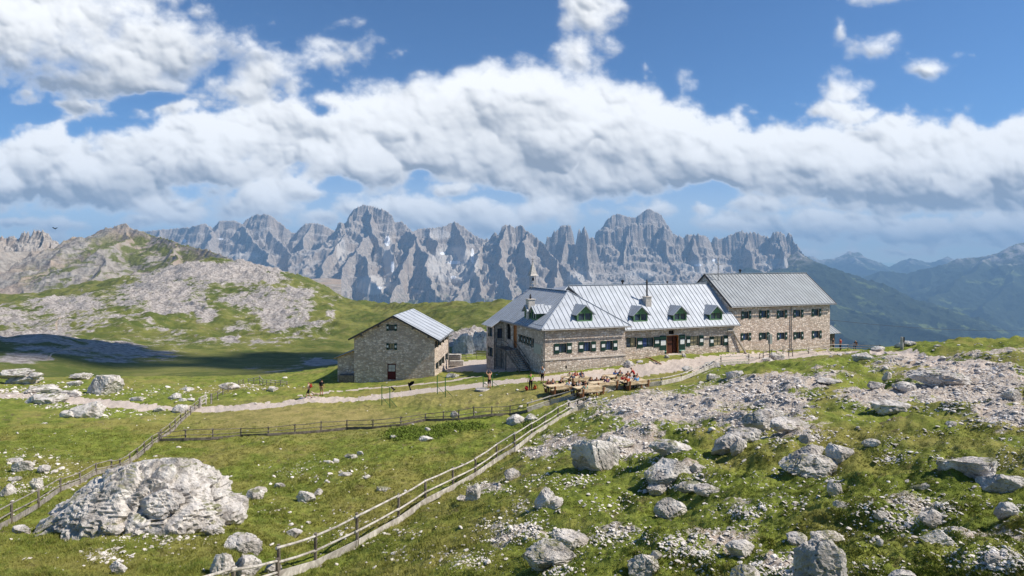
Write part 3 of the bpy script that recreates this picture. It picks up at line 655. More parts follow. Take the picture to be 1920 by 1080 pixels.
TRAILS = [[(90, 674), (97, 662), (120, 652), (170, 650)], [(108, 622), (106, 610), (112, 602), (118, 597)]]
def build_hill():
    x, y, z, px, py = terrain('hill', 120, 1180, 720, -62, 52, 1150, None, None)
    rock = ell(px, py, ROCKS_H) * .74 + .20 * sstep(px, 700, 500)
    rock = np.where(px > 625, ell(px, py, ROCKS_H) * .9, rock); rock = np.maximum(rock, ell(px, py, [(520, 690, 150, 16, .5), (240, 668, 190, 26, .5), (600, 680, 60, 16, .7), (60, 660, 90, 30, .6)]))
    tr = np.zeros(px.shape)
    for L in TRAILS:
        for (x0, y0), (x1, y1) in zip(L[:-1], L[1:]):
            dx, dy = x1 - x0, y1 - y0; t = np.clip(((px - x0) * dx + (py - y0) * dy) / (dx * dx + dy * dy), 0, 1)
            tr = np.maximum(tr, np.clip(1.3 - np.hypot(px - x0 - t * dx, (py - y0 - t * dy) * 1.4) / 2.4, 0, 1))
    tr = tr * (np.abs(x) < 400)
    z = z + rock * (ridged(x / 26, y / 26, 5, .6, 50) - .3) * 6.5 * sstep(y, 180, 400)
    V = np.stack([x, y, z], -1).reshape(-1, 3)
    tag(mesh_np('hillside', V, grid_faces(*x.shape), M['hill'], attrs={'rock': rock.ravel(), 'trail': tr.ravel()}), kind='structure')
build_near(); build_hill()
# ------------------------------------------------------------------ mountains: ridge lines in space, slopes fall away from them
def ridges(lines):
    """lines: list of point lists (px, py, Y) -> segments x0,y0,z0,x1,y1,z1"""
    S = []
    for L in lines:
        P = [((a - 960) / F * Y, Y, -(b - HY) / F * Y) for a, b, Y in L]
        S += [p + q for p, q in zip(P[:-1], P[1:])]
    return np.array(S)
def massif(name, label, cat, lines, u0, u1, nu, Y0, Y1, ny, cliff, cl, slope, warp, wamp, rough, floor, matr, kind=None, seed=0, extra=None, jag=0.0, wamp2=0.0, terr=0.0):
    rr = random.Random(seed)
    def wig(L, main):
        P = [((a - 960) / F * Yq, Yq, -(b - HY) / F * Yq) for a, b, Yq in L]
        for lev in range(2 if main else 3):
            Q = [P[0]]
            for p, q in zip(P[:-1], P[1:]):
                l = math.dist(p[:2], q[:2]); m_ = [(p[i] + q[i]) / 2 for i in range(3)]
                if l > warp * .12:
                    if main: e = 1 + rr.uniform(-1, 1) * l * .22 / m_[1]; m_ = [c * e for c in m_]
                    else:
                        e = l * .13; m_[0] += rr.uniform(-e, e); m_[1] += rr.uniform(-e, e) * .6; m_[2] += rr.uniform(-1, .7) * abs(p[2] - q[2]) * .22
                    Q.append(tuple(m_))
                Q.append(q)
            P = Q
        return P
    S = []
    for k_, L in enumerate(lines):
        P = wig(L, len(L) > 6); S += [p + q for p, q in zip(P[:-1], P[1:])]
    S = np.array(S)
    U = (np.linspace(u0, u1, nu) - 960) / F; Y = np.linspace(Y0, Y1, ny); YY, UU = np.meshgrid(Y, U, indexing='ij')
    x = UU * YY; y = YY
    wx = x + warp * .40 * fbm(x / warp, y / warp, 5, .6, seed + 1); wy = y + warp * .40 * fbm(x / warp, y / warp, 5, .6, seed + 7)
    rd = ridged(x / warp * 1.3, y / warp * 1.3, 5, .55, seed + 12); rd2 = ridged(x / warp * 4.3, y / warp * 4.3, 4, .6, seed + 15)
    best = np.full(x.shape, -1e9); bd = np.zeros(x.shape)
    for s in S:
        dx, dy = s[3] - s[0], s[4] - s[1]; L2 = dx * dx + dy * dy + 1e-6
        t0 = ((x - s[0]) * dx + (y - s[1]) * dy) / L2; t0 = np.clip(t0, 0, 1)
        d0 = np.hypot(x - s[0] - t0 * dx, y - s[1] - t0 * dy)
        m = d0 < (abs(cliff) + 1800) / max(slope, .2)
        near = sstep(d0, 0, warp * .5)
        tw = np.clip(((wx - s[0]) * dx + (wy - s[1]) * dy) / L2, 0, 1); dw = np.hypot(wx - s[0] - tw * dx, wy - s[1] - tw * dy)
        d = d0 * (1 - near) + dw * near
        d = np.maximum(d - wamp * rd * near * np.clip(d / warp, 0, 1.2) - wamp2 * rd2 * near, 0)
        zc = s[2] + (s[5] - s[2]) * t0
        z = zc - cliff * (1 - np.exp(-d / cl)) - slope * d
        g = z > best; best = np.where(g, z, best); bd = np.where(g, d0, bd)
    z = best + rough * fbm(x / (warp * .22), y / (warp * .22), 5, .6, seed + 20) * np.clip(bd / (warp * .12), .15, 1) + rough * .8 * (ridged(x / (warp * .4), y / (warp * .4), 4, .55, seed + 25) - .4) * np.clip(bd / (warp * .25), 0, 1)
    if jag: z += jag * (ridged(x / (warp * .16), y / (warp * .9), 4, .65, seed + 31) - .45) * np.exp(-bd / (warp * .3))
    fl = floor(x, y) if callable(floor) else floor
    z = np.maximum(z, fl - 0.0) if True else z
    if terr:      # rock bands: ledges and walls
        th = terr * (1 + .5 * fbm(x / (warp * 2), y / (warp * 2), 3, .5, seed + 44)); ph = z / th + .8 * fbm(x / (warp * 1.5), y / (warp * 1.5), 4, .5, seed + 45); fr = ph - np.floor(ph)
        z = z + th * (sstep(fr, .25, .75) - fr) * .45 * sstep(bd, warp * .03, warp * .2)
    V = np.stack([x, y, z], -1).reshape(-1, 3)
    at = None
    if extra: px, py = proj(x, y, z); at = {k: f(px, py, x, y, z).ravel() for k, f in extra.items()}
    o = mesh_np(name, V, grid_faces(ny, nu), matr, attrs=at)
    tag(o, kind='structure')
    return o
def fl_(base, amp, s): return lambda x, y: base + amp * fbm(x / s, y / s, 4, .5, 99)
# the grassy summit at the left and the jagged crest beyond it
massif('mountain', '', '', [[(-120,470,1500),(60,470,1700),(140,462,1780),(175,438,1750),(185,432,1740),(200,425,1700),(215,424,1700),(222,418,1690),(236,418,1690),(246,427,1680),(270,433,1650),(300,444,1600),(340,456,1500),(400,470,1380),(440,486,1280),(500,500,1200)],
     [(230,424,1690),(215,455,1500),(190,500,1300),(150,540,1180)],[(330,455,1520),(320,475,1400),(330,500,1250)],[(180,440,1740),(120,480,1550),(40,520,1350)],[(60,470,1700),(-60,500,1400)]],
     -220, 640, 620, 1050, 2300, 330, 16, 14, .50, 160, 34, 7, fl_(-60, 10, 200), M['roter'], seed=3, jag=6, wamp2=8,
     extra={'green': lambda px, py, x, y, z: ell(px, py, [(250,480,190,50,1.4),(330,450,140,22,1.4),(160,520,150,40,1.4),(270,490,90,36,1.4),(420,480,70,14,1.4)])})
massif('mountain', '', '', [[(-160,430,2450),(-60,452,2450),(-20,438,2450),(5,441,2450),(14,447,2450),(26,438,2450),(33,447,2450),(40,436,2450),(52,433,2450),(57,440,2450),(64,430,2450),(78,429,2450),(90,436,2450),(95,458,2450),(104,461,2420),(114,458,2400),(124,464,2400),(137,466,2350),(180,486,2300),(260,520,2200)],
     [(80,432,2450),(60,480,2250)],[(10,445,2450),(-10,490,2200)],[(114,460,2400),(110,490,2250)]],
     -260, 330, 560, 1950, 2900, 240, 40, 14, .75, 130, 60, 12, -160, M['mount_near'], seed=8, jag=16, wamp2=14)
# main range
LA = [[(230,440,9600),(300,429,9400),(350,426,9300),(385,417,9200),(398,426,9200),(412,413,9200),(440,411,9200),(458,421,9200),(462,409,9100),(478,402,9100),(497,400,9000),(512,405,9000),(530,420,9000),(545,433,9000),(556,434,9000),(568,421,8900),(580,417,8900),(600,418,8900),(614,425,8900),(640,440,8900),(660,470,8900)],
      [(385,418,9200),(390,450,8500)],[(455,420,9100),(470,440,8600),(500,470,8000),(520,500,7400)],[(497,402,9000),(540,470,8300),(560,500,7700)],[(585,418,8900),(570,460,8300),(590,520,7500)],[(300,430,9400),(280,470,8700)]]
LB = [[(630,450,8600),(642,436,8500),(650,414,8500),(656,400,8500),(664,391,8500),(678,383,8500),(692,384,8500),(706,389,8500),(722,392,8450),(734,402,8400),(740,416,8400),(752,412,8400),(764,424,8400),(774,432,8400),(786,428,8500),(802,427,8500),(828,424,8550),(842,419,8600),(853,415,8600),(864,420,8600),(880,432,8600),(900,446,8550),(926,448,8500)],
      [(690,386,8500),(698,430,8050),(712,460,7600),(740,480,7300)],[(664,392,8500),(655,430,8200),(690,460,7700)],
      [(640,440,8400),(648,434,8100),(628,462,7600),(606,505,7050),(585,545,6500),(560,570,6100)],
      [(690,440,7900),(676,452,7500),(668,470,7300),(690,505,6900),(716,545,6500),(740,570,6200)],[(668,470,7300),(640,520,6800),(625,560,6300)],
      [(764,426,8300),(777,437,7800),(786,462,7400),(800,500,6900),(812,540,6500),(850,566,6250)],[(777,440,7800),(764,480,7200),(752,530,6600),(735,575,6100)],
      [(853,416,8600),(866,440,8200),(872,470,7900)],[(805,428,8500),(822,452,8100),(818,465,8000)],
      [(926,446,8400),(905,452,7900),(898,480,7400),(900,530,6800),(920,570,6300)],[(898,480,7400),(860,545,6700),(850,575,6300)]]
LC = [[(918,446,7900),(928,432,7850),(934,440,7850),(943,422,7800),(956,420,7800),(966,426,7800),(976,419,7800),(986,430,7750),(1000,440,7700),(1018,454,7600),(1032,475,7400),(1050,492,7200),(1070,510,7000),(1092,530,6800)],
      [(950,424,7800),(940,470,7300),(950,520,6800),(960,560,6400)],[(990,434,7750),(985,480,7200),(1000,530,6700)],[(1045,488,7250),(1040,520,6800),(1050,560,6400)]]
LD = [[(1016,470,8600),(1022,456,8600),(1026,440,8600),(1034,441,8600),(1038,432,8600),(1046,429,8600),(1052,421,8600),(1070,421,8600),(1074,434,8600),(1077,462,8600),(1079,475,8600),(1081,445,8500),(1085,428,8500),(1090,433,8500),(1095,421,8500),(1101,432,8500),(1105,446,8500),(1111,440,8500),(1116,452,8500)],
      [(1060,424,8600),(1056,470,8350),(1045,510,8000)],[(1095,424,8500),(1100,470,8300),(1110,520,7900)]]
LE = [[(1108,470,9800),(1117,448,9800),(1126,430,9800),(1138,411,9800),(1150,402,9800),(1160,400,9800),(1172,404,9800),(1190,407,9800),(1202,400,9800),(1210,392,9800),(1218,390,9800),(1228,396,9800),(1240,402,9800),(1247,414,9800),(1256,432,9800),(1270,452,9800)]]
LF = [[(1112,462,8900),(1120,452,8900),(1128,440,8900),(1140,430,8900),(1152,432,8900),(1164,424,8900),(1166,432,8900),(1176,420,8900),(1186,416,8900),(1200,420,8900),(1207,428,8900),(1214,417,8900),(1226,420,8900),(1238,426,8900),(1246,420,8800),(1256,432,8800),(1266,446,8800),(1272,438,8800),(1280,444,8800),(1290,437,8800),(1304,438,8800),(1316,438,8800),(1326,442,8900),(1333,452,9000),(1340,441,9000),(1346,444,9000),(1354,446,9000),(1370,438,9000),(1380,434,9000),(1392,431,9000),(1400,434,9000),(1416,434,9000),(1430,440,9000),(1446,443,9000),(1450,434,8900),(1462,432,8900),(1470,436,8900),(1473,444,8900),(1478,436,8900),(1484,437,8900),(1488,452,8850),(1496,458,8800),(1508,478,8700),(1524,490,8600)],
      [(1180,420,8900),(1170,480,8500),(1160,530,8000)],[(1240,428,8850),(1255,490,8400),(1280,520,7900)],[(1300,440,8800),(1310,480,8300)],[(1400,436,9000),(1410,480,8500)],[(1462,434,8900),(1470,480,8500)],
      [(1115,455,8900),(1100,500,8400)]]
LG = [[(1496,470,8700),(1520,496,8500),(1550,515,8200),(1600,540,7800),(1650,560,7500),(1700,577,7300),(1750,590,7000),(1800,607,6700),(1850,624,6400),(1900,640,6100),(2000,660,5600),(2100,680,5200)],
      [(1400,500,8200),(1480,530,7800),(1560,565,7000),(1640,590,6400),(1720,615,5800),(1800,635,5300)],[(1500,545,7200),(1560,600,6000),(1620,640,5000)]]
flm = lambda x, y: -620 - 260 * sstep(x / y, .15, .7) + 25 * fbm(x / 700, y / 700, 4, .5, 98)
MX = {'pale': lambda px, py, x, y, z: ell(px, py, [(850, 495, 70, 50, 1.1), (728, 480, 14, 60, 1), (700, 535, 44, 26, 1.2), (820, 440, 60, 20, .6), (1320, 500, 90, 20, .9), (1200, 515, 60, 18, .7), (1460, 495, 60, 18, .8), (640, 470, 16, 40, .8), (890, 575, 40, 16, 1.3), (1090, 520, 50, 22, .8), (460, 480, 60, 20, .6), (480, 440, 30, 14, .5)]),
      'snow': lambda px, py, x, y, z: ell(px, py, [(726, 452, 7, 14, 1.2), (736, 500, 5, 16, 1.1), (852, 492, 20, 5, 1), (886, 480, 5, 22, 1), (850, 520, 8, 5, 1), (415, 448, 7, 3, 1.2), (346, 452, 5, 5, 1.2), (1308, 497, 12, 3, 1.2), (1340, 488, 8, 3, 1.2), (830, 475, 8, 4, 1), (712, 540, 10, 4, 1)])}
massif('mountain', '', '', LA, 180, 720, 560, 7000, 10300, 300, 420, 230, .50, 520, 190, 30, flm, M['mount'], seed=40, jag=26, wamp2=20, terr=150, extra=MX)
massif('mountain', '', '', LB + LC, 540, 1120, 820, 5600, 9100, 430, 340, 150, .52, 430, 190, 26, flm, M['mount'], seed=50, jag=30, wamp2=22, terr=130, extra=MX)
massif('mountain', '', '', LD, 980, 1150, 300, 7600, 9100, 240, 560, 90, .45, 260, 80, 20, flm, M['mount'], seed=60, jag=34, wamp2=22, terr=120, extra=MX)
massif('mountain', '', '', LE, 1080, 1300, 300, 9200, 10400, 160, 500, 200, .5, 420, 120, 22, flm, M['mount'], seed=70, jag=22, wamp2=18, terr=140, extra=MX)
massif('mountain', '', '', LF, 1060, 1560, 760, 6900, 9600, 330, 420, 105, .46, 330, 120, 22, flm, M['mount'], seed=80, jag=40, wamp2=26, terr=120, extra=MX)
massif('forest_slope', '', '', LG, 1380, 2150, 420, 4200, 9000, 260, 40, 60, .42, 700, 120, 26, lambda x, y: -980 + 25 * fbm(x / 900, y / 900, 4, .5, 97), M['far'], seed=90)
massif('far_mountain', '', '', [[(1400,500,13000),(1600,530,12500),(1622,518,12400),(1650,508,12400),(1668,508,12300),(1700,512,12200),(1740,502,12000),(1775,494,12000),(1795,484,12000),(1830,482,12000),(1850,480,12000),(1870,474,11800),(1885,466,11600),(1905,456,11500),(1925,454,11500),(1990,440,11500),(2100,430,11500),(2250,460,11500)],
     [(1870,474,11800),(1800,520,10500),(1740,560,9500)],[(1925,456,11500),(1900,530,10000),(1860,590,8800)],[(1650,510,12400),(1640,560,11000)],[(2000,440,11500),(2050,560,9500)],[(1740,503,12000),(1700,550,10800)]],
     1380, 2350, 520, 8000, 13500, 240, 130, 300, .42, 1300, 260, 60, -1020, M['far'], seed=120, jag=20)
massif('far_mountain', '', '', [[(1440,490,19000),(1500,482,19000),(1525,480,19000),(1537,487,19000),(1552,484,19000),(1566,492,19000),(1580,478,19000),(1592,470,19000),(1600,474,19000),(1610,472,19000),(1618,480,19000),(1634,487,19000),(1650,492,19000),(1668,500,19000),(1690,488,19500),(1708,483,19500),(1722,487,19500),(1745,492,19500),(1762,486,19500),(1776,480,19500),(1790,486,19500),(1850,480,19500),(2000,470,20000)],
     [(1592,472,19000),(1620,500,17500),(1640,520,16000)],[(1525,482,19000),(1560,512,16500)],[(1708,484,19500),(1700,510,17500)],[(1560,505,16000),(1620,515,15500),(1700,518,15500)]],
     1380, 2200, 420, 14500, 21500, 180, 150, 300, .40, 1500, 260, 60, -1020, M['far'], seed=130, jag=20)
# valley floor, one sheet out to the horizon
gx, gy = np.meshgrid(np.concatenate([np.linspace(-60000, -9000, 30), np.linspace(-8000, 20000, 90), np.linspace(21000, 60000, 24)]), np.concatenate([np.linspace(-3000, 24000, 120), np.linspace(25000, 62000, 20)]))
vz = -1060 + 60 * fbm(gx / 2500, gy / 2500, 4, .5, 140)
tag(mesh_np('valley_floor', np.stack([gx, gy, vz], -1).reshape(-1, 3), grid_faces(*gx.shape), M['far']), kind='structure')
# ------------------------------------------------------------------ air
hm = bpy.data.materials.new('mountain_air'); hm.use_nodes = True
for n_ in list(hm.node_tree.nodes): hm.node_tree.nodes.remove(n_)
H_ = NT(hm.node_tree); pv_ = H_.node('ShaderNodeVolumePrincipled'); pv_.inputs['Color'].default_value = (.35, .62, .96, 1); pv_.inputs['Density'].default_value = 6.6e-5; pv_.inputs['Anisotropy'].default_value = 0.0
H_.l.new(pv_.outputs[0], H_.node('ShaderNodeOutputMaterial').inputs[1])
hb = MB(); hb.box((8000, 9500, -60), (44000, 27000, 2300)); hz_ = hb.build('haze', hm); tag(hz_, kind='stuff')
hz_['label'] = 'pale blue mountain air between the hut and the far peaks'; hz_['category'] = 'haze'
# off to the right, high up: unseen clouds, added and shaped to cast the valley's shade
cmw = plain('cloud_white', (.9, .9, .9))
for i, (tx, ty, tz, sx, sy, sd_) in enumerate([(-195, 232, -26, 70, 46, 3), (-150, 205, -28, 34, 16, 5), (-72, 240, -38, 46, 40, 9), (-48, 190, -34, 26, 26, 15)]):
    v, f = None, None
    cbm = bmesh.new(); bmesh.ops.create_icosphere(cbm, subdivisions=4, radius=1); cme = bpy.data.meshes.new('shade_cloud'); cbm.to_mesh(cme); cbm.free()
    cv = np.empty(len(cme.vertices) * 3); cme.vertices.foreach_get('co', cv); cv = cv.reshape(-1, 3); nn_ = fbm3(cv * 1.7 + sd_, 4, .6, sd_)
    cv *= (1 + 1.1 * nn_)[:, None]; cv *= np.array([sx, sy, 22]); cme.vertices.foreach_set('co', cv.ravel()); cme.materials.append(cmw)
    cl_ = link(bpy.data.objects.new('shade_cloud', cme)); cl_.location = Vector((tx, ty, tz)) + SUNV * 1800; tag(cl_, kind='structure')
# ------------------------------------------------------------------ building kit
Z = Vector((0, 0, 1))
class Plane:      # upright wall: origin O (z=0 of the world), direction a along it, outward normal n
    def __init__(s, O, a, n): s.O = Vector(O); s.a = Vector(a).normalized(); s.n = Vector(n).normalized()
    def t(s, px, off=0.0):
        u = (px - 960) / F; O = s.O + s.n * off; return (u * O.y - O.x) / (s.a.x - u * s.a.y)
    def z(s, py, t): return -(py - HY) / F * (s.O.y + s.a.y * t)
    def p(s, t, z, out=0.0): q = s.O + s.a * t + s.n * out; return Vector((q.x, q.y, z))
    def rect(s, x0, y0, x1, y1):
        """picture rectangle -> t0,t1,z0,z1 on the wall"""
        t0, t1 = s.t(x0), s.t(x1)
        if t0 > t1: t0, t1 = t1, t0
        tm = (t0 + t1) / 2; return (t0, t1, s.z(y1, tm), s.z(y0, tm))
def wall(mb, pl, t0, t1, zb, top, holes=(), depth=.24, u0=0.0):
    """top: list of (t, z); holes: (t0,t1,z0,z1)"""
    tz = lambda t: float(np.interp(t, [q[0] for q in top], [q[1] for q in top]))
    xs = sorted(set([t0, t1] + [q[0] for q in top if t0 < q[0] < t1] + [h[0] for h in holes] + [h[1] for h in holes]))
    zs = sorted(set([zb] + [h[2] for h in holes] + [h[3] for h in holes]))
    def quad(P, uv): mb.poly(P, uv)
    fl = pl.a.cross(Z).dot(pl.n) > 0
    def face(P, uv):
        if not fl: P, uv = P[::-1], uv[::-1]
        mb.poly(P, uv)
    for a, b in zip(xs[:-1], xs[1:]):
        if b - a < 1e-5: continue
        col = [z for z in zs if z < min(tz(a + 1e-4), tz(b - 1e-4)) - .01]
        for i, z0 in enumerate(col):
            last = i == len(col) - 1; za = tz(a + 1e-4) if last else col[i + 1]; zb_ = tz(b - 1e-4) if last else col[i + 1]
            m = ((a + b) / 2, (z0 + min(za, zb_)) / 2)
            if any(h[0] < m[0] < h[1] and h[2] < m[1] < h[3] for h in holes): continue
            face([pl.p(a, z0), pl.p(b, z0), pl.p(b, zb_), pl.p(a, za)], [(u0 + a, z0), (u0 + b, z0), (u0 + b, zb_), (u0 + a, za)])
    for h in holes:
        c = [(h[0], h[2]), (h[1], h[2]), (h[1], h[3]), (h[0], h[3])]
        for (a, za), (b, zb_) in zip(c, c[1:] + c[:1]):
            face([pl.p(a, za), pl.p(a, za, -depth), pl.p(b, zb_, -depth), pl.p(b, zb_)], [(a, za), (a + depth, za), (b + depth, zb_), (b, zb_)])
def sheet(mb, pl, t0, t1, z0, z1, o0, o1):
    """block on the wall between outward offsets o0 < o1"""
    P = [pl.p(t0, z0, o0), pl.p(t1, z0, o0), pl.p(t1, z0, o1), pl.p(t0, z0, o1), pl.p(t0, z1, o0), pl.p(t1, z1, o0), pl.p(t1, z1, o1), pl.p(t0, z1, o1)]
    if pl.a.cross(-pl.n).z < 0: pass
    mb.hexa([P[3], P[2], P[1], P[0], P[7], P[6], P[5], P[4]])
def window(parent, pl, r, shL=.0, shR=.0, cur=None, bars=1, plates='white', shm=None, depth=.2, frame=.07, curtain_r=None):
    """window in an opening r; shutters of width shL/shR on the wall at its sides"""
    t0, t1, z0, z1 = r; fm = shm or M['green']
    mb = MB(); f = frame; d0, d1 = -depth, -depth + .07
    sheet(mb, pl, t0, t1, z0, z0 + f, d0, d1); sheet(mb, pl, t0, t1, z1 - f, z1, d0, d1)
    sheet(mb, pl, t0, t0 + f, z0 + f, z1 - f, d0, d1); sheet(mb, pl, t1 - f, t1, z0 + f, z1 - f, d0, d1)
    for i in range(bars):
        tm = t0 + (t1 - t0) * (i + 1) / (bars + 1); sheet(mb, pl, tm - .03, tm + .03, z0 + f, z1 - f, d0, d1 - .01)
    w = mb.build('window', fm, parent)
    g = MB(); sheet(g, pl, t0 + f * .5, t1 - f * .5, z0 + f * .5, z1 - f * .5, d0 - .02, d0 + .015); g.build('pane', M['glass'], w)
    bk = MB(); sheet(bk, pl, t0, t1, z0, z1, d0 - .5, d0 - .45)
    if cur:
        c = MB(); n = 10; a0, a1 = (curtain_r or (0.0, 1.0)); ca, cb = t0 + f + (t1 - t0 - 2 * f) * a0, t0 + f + (t1 - t0 - 2 * f) * a1
        for i in range(n):
            x0 = ca + (cb - ca) * i / n; x1 = ca + (cb - ca) * (i + .8) / n; sheet(c, pl, x0, x1, z0 + f, z1 - f, d0 + .017, d0 + .035)
        c.build('curtain', cur, w)
    for side, ww in ((-1, shL), (1, shR)):
        if ww <= 0: continue
        s = MB(); a, b = (t0 - ww, t0 - .01) if side < 0 else (t1 + .01, t1 + ww)
        sheet(s, pl, a, b, z0 - .03, z1 + .03, .015, .06)
        n = max(3, int((z1 - z0) / .14))
        for i in range(n):
            zz = z0 + (z1 - z0) * (i + .5) / n; sheet(s, pl, a + .04, b - .04, zz - .03, zz + .03, .06, .075)
        so = s.build('shutter', fm, w)
        if plates == 'white':
            q = MB(); zc = z0 + (z1 - z0) * .52; hh = (z1 - z0) * .17; m_ = (b - a) * .16; sheet(q, pl, a + m_, b - m_, zc - hh, zc + hh, .078, .09); q.build('plate', M['white'], w)
        elif plates == 'diamond':
            q = MB(); zc = (z0 + z1) / 2; tm = (a + b) / 2; hw, hh = (b - a) * .26, (z1 - z0) * .17
            P = [(tm, zc - hh), (tm + hw, zc), (tm, zc + hh), (tm - hw, zc)]; q.poly([pl.p(x, z_, .08) for x, z_ in P]); q.poly([pl.p(x, z_, .079) for x, z_ in P][::-1]); q.build('plate', M['white'], w)
    return w
def door(parent, pl, r, matr, glaze=None, arch=False, depth=.15):
    t0, t1, z0, z1 = r; mb = MB(); sheet(mb, pl, t0 + .06, t1 - .06, z0, z1 - .06, -depth, -depth + .05)
    n = 4
    for i in range(n): 
        a = t0 + .1 + (t1 - t0 - .2) * i / n; sheet(mb, pl, a + .02, a + (t1 - t0 - .2) / n - .02, z0 + .1, z0 + (z1 - z0) * .42, -depth + .05, -depth + .07)
    d = mb.build('door', matr, parent)
    fr = MB(); sheet(fr, pl, t0, t0 + .06, z0, z1, -depth, -depth + .1); sheet(fr, pl, t1 - .06, t1, z0, z1, -depth, -depth + .1); sheet(fr, pl, t0 + .06, t1 - .06, z1 - .06, z1, -depth, -depth + .1)
    fr.build('door_frame', matr, d)
    h = MB(); h.box(pl.p(t1 - .17, z0 + 1.0, -depth + .08), (.12, .04, .04)); h.build('handle', M['steel'], d)
    if glaze:
        g = MB(); gz_0 = z0 + (z1 - z0) * .5; w = (t1 - t0 - .26) / 2
        for i in (0, 1):
            for j in (0, 1):
                a = t0 + .12 + i * (w + .03); hh = (z1 - .14 - gz_0) / 2; zz = gz_0 + j * (hh + .0); sheet(g, pl, a, a + w, zz + .02, zz + hh - .02, -depth + .052, -depth + .075)
        g.build('pane', glaze, d)
    return d
def roof(name, poly, parent, seam=.62, mat_r=None, th=.10, along=None, seam_w=.028, over=0.0):
    """slab under the polygon (3D, planar), with standing seams running down the slope"""
    P = [Vector(p) for p in poly]; n = (P[1] - P[0]).cross(P[2] - P[0]).normalized()
    if n.z < 0: P = P[::-1]; n = -n
    mb = MB(); mb.poly(P); mb.poly([p - n * th for p in P][::-1])
    for a, b in zip(P, P[1:] + P[:1]): mb.poly([a - n * th, b - n * th, b, a])
    ro = mb.build(name, mat_r or M['roof'], parent)
    if seam:
        h = Vector((n.y, -n.x, 0)).normalized(); d = n.cross(h).normalized()   # h level, d down/up the slope
        O = P[0]; Q = [((p - O).dot(h), (p - O).dot(d)) for p in P]; lo = min(q[0] for q in Q); hi = max(q[0] for q in Q)
        s = MB(); x = lo + seam * .5
        while x < hi:
            ys = []
            for (xa, ya), (xb, yb) in zip(Q, Q[1:] + Q[:1]):
                if (xa - x) * (xb - x) < 0: ys.append(ya + (yb - ya) * (x - xa) / (xb - xa))
            if len(ys) >= 2:
                a = O + h * x + d * min(ys); b = O + h * x + d * max(ys)
                if (b - a).length > .15: s.hexa([a - h * seam_w / 2, b - h * seam_w / 2, b + h * seam_w / 2, a + h * seam_w / 2, a - h * seam_w / 2 + n * .05, b - h * seam_w / 2 + n * .05, b + h * seam_w / 2 + n * .05, a + h * seam_w / 2 + n * .05])
            x += seam
        if s.f: s.build('seams', M['seam'], ro)
    return ro
def rayplane(px, py, p0, n):
    d = Vector(((px - 960) / F, 1, -(py - HY) / F)); n = Vector(n); return d * (Vector(p0).dot(n) / d.dot(n))

# ------------------------------------------------------------------ the mountain hut
O = Vector((3.386, 66.0, 0)); A = Vector((.927, .375, 0)).normalized(); B = Vector((-.375, .927, 0)).normalized()
def L3(t, D, z): q = O + A * t + B * D; return Vector((q.x, q.y, z))
hut = empty('mountain_hut', (0, 0, 0)); hut.location = L3(0, 0, -13.5)
def reroot(root):
    inv = Matrix.Translation(-root.location)
    for c in root.children: c.matrix_parent_inverse = inv
tag(hut, 'long stone mountain hut with pale sheet metal roofs, green dormers and a small bell turret', 'mountain hut')
fw = Plane(L3(0, 0, 0), A, -B)          # front of the left wing
sw = Plane(L3(0, 0, 0), B, -A)          # its side, facing left
fm_ = Plane(L3(0, 1.0, 0), A, -B)       # front of the middle part
fr_ = Plane(L3(0, 2.0, 0), A, -B)       # front of the right block
bayf = Plane(L3(0, 12.0, 0), A, -B); bays = Plane(L3(-1.15, 0, 0), B, -A)
TW = 10.24
zeW = -6.95
# --- left wing
wr = [fw.rect(1048.5, 644, 1062.5, 662), fw.rect(1094, 641, 1108, 659), fw.rect(1135.3, 639, 1148.8, 656.5)]
mb = MB(); wall(mb, fw, 0, TW, -14.6, [(0, zeW), (TW, zeW)], wr)
sr = [sw.rect(974 + 5.7 * i, 627.5 + 1.75 * i, 978.4 + 5.7 * i, 641 + 2.6 * i) for i in range(5)]
dr = sw.rect(962.5, 610, 969, 653); ar = sw.rect(949.2, 607, 957.6, 636)
wall(mb, sw, 0, 12.0, -15.5, [(0, zeW + .3), (12, zeW + .3)], [(a, b, c, d) for a, b, c, d in sr] + [dr, ar], u0=3.1)
wall(mb, Plane(L3(TW, 0, 0), B, A), 0, 15, -15, [(0, zeW), (15, zeW)])
wall(mb, Plane(L3(0, 15.0, 0), A, B), -1.15, TW, -16, [(-1.15, -7.5), (5.15, -3.2), (TW, zeW)])
bw = bayf.rect(932.5, 616, 943, 634); b1 = bays.rect(917, 614.5, 923, 631); b2 = bays.rect(917, 651.5, 924, 668.5)
wall(mb, bayf, -1.15, 0, -15.5, [(-1.15, -7.75), (0, -6.75)], [(max(bw[0], -.95), min(bw[1], -.1), bw[2], bw[3])], u0=7.7)
wall(mb, bays, 12.0, 15.0, -16, [(12, -7.75), (15, -7.75)], [b1, b2], u0=1.3)
wg = mb.build('stone_wall', M['wall'], hut)
for i, r in enumerate(wr): window(hut, fw, r, .62, .62, None if i == 0 else M['curtain_blue'], 1, curtain_r=(.3, .75))
for r in sr: window(hut, sw, r, 0, .18, None, 0, plates='white')
for r in (bw,): window(hut, bayf, (max(r[0], -.95), min(r[1], -.1), r[2], r[3]), 0, 0, None, 1, shm=M['steel'])
for r in (b1, b2): window(hut, bays, r, 0, .25, None, 0)
door(hut, sw, dr, M['door_wood'])
ab = MB(); sheet(ab, sw, ar[0], ar[1], ar[2], ar[3], -.22, -.2); ao = ab.build('arched_window', M['black'], hut)
ac = MB(); tm_ = (ar[0] + ar[1]) / 2; rr_ = (ar[1] - ar[0]) / 2
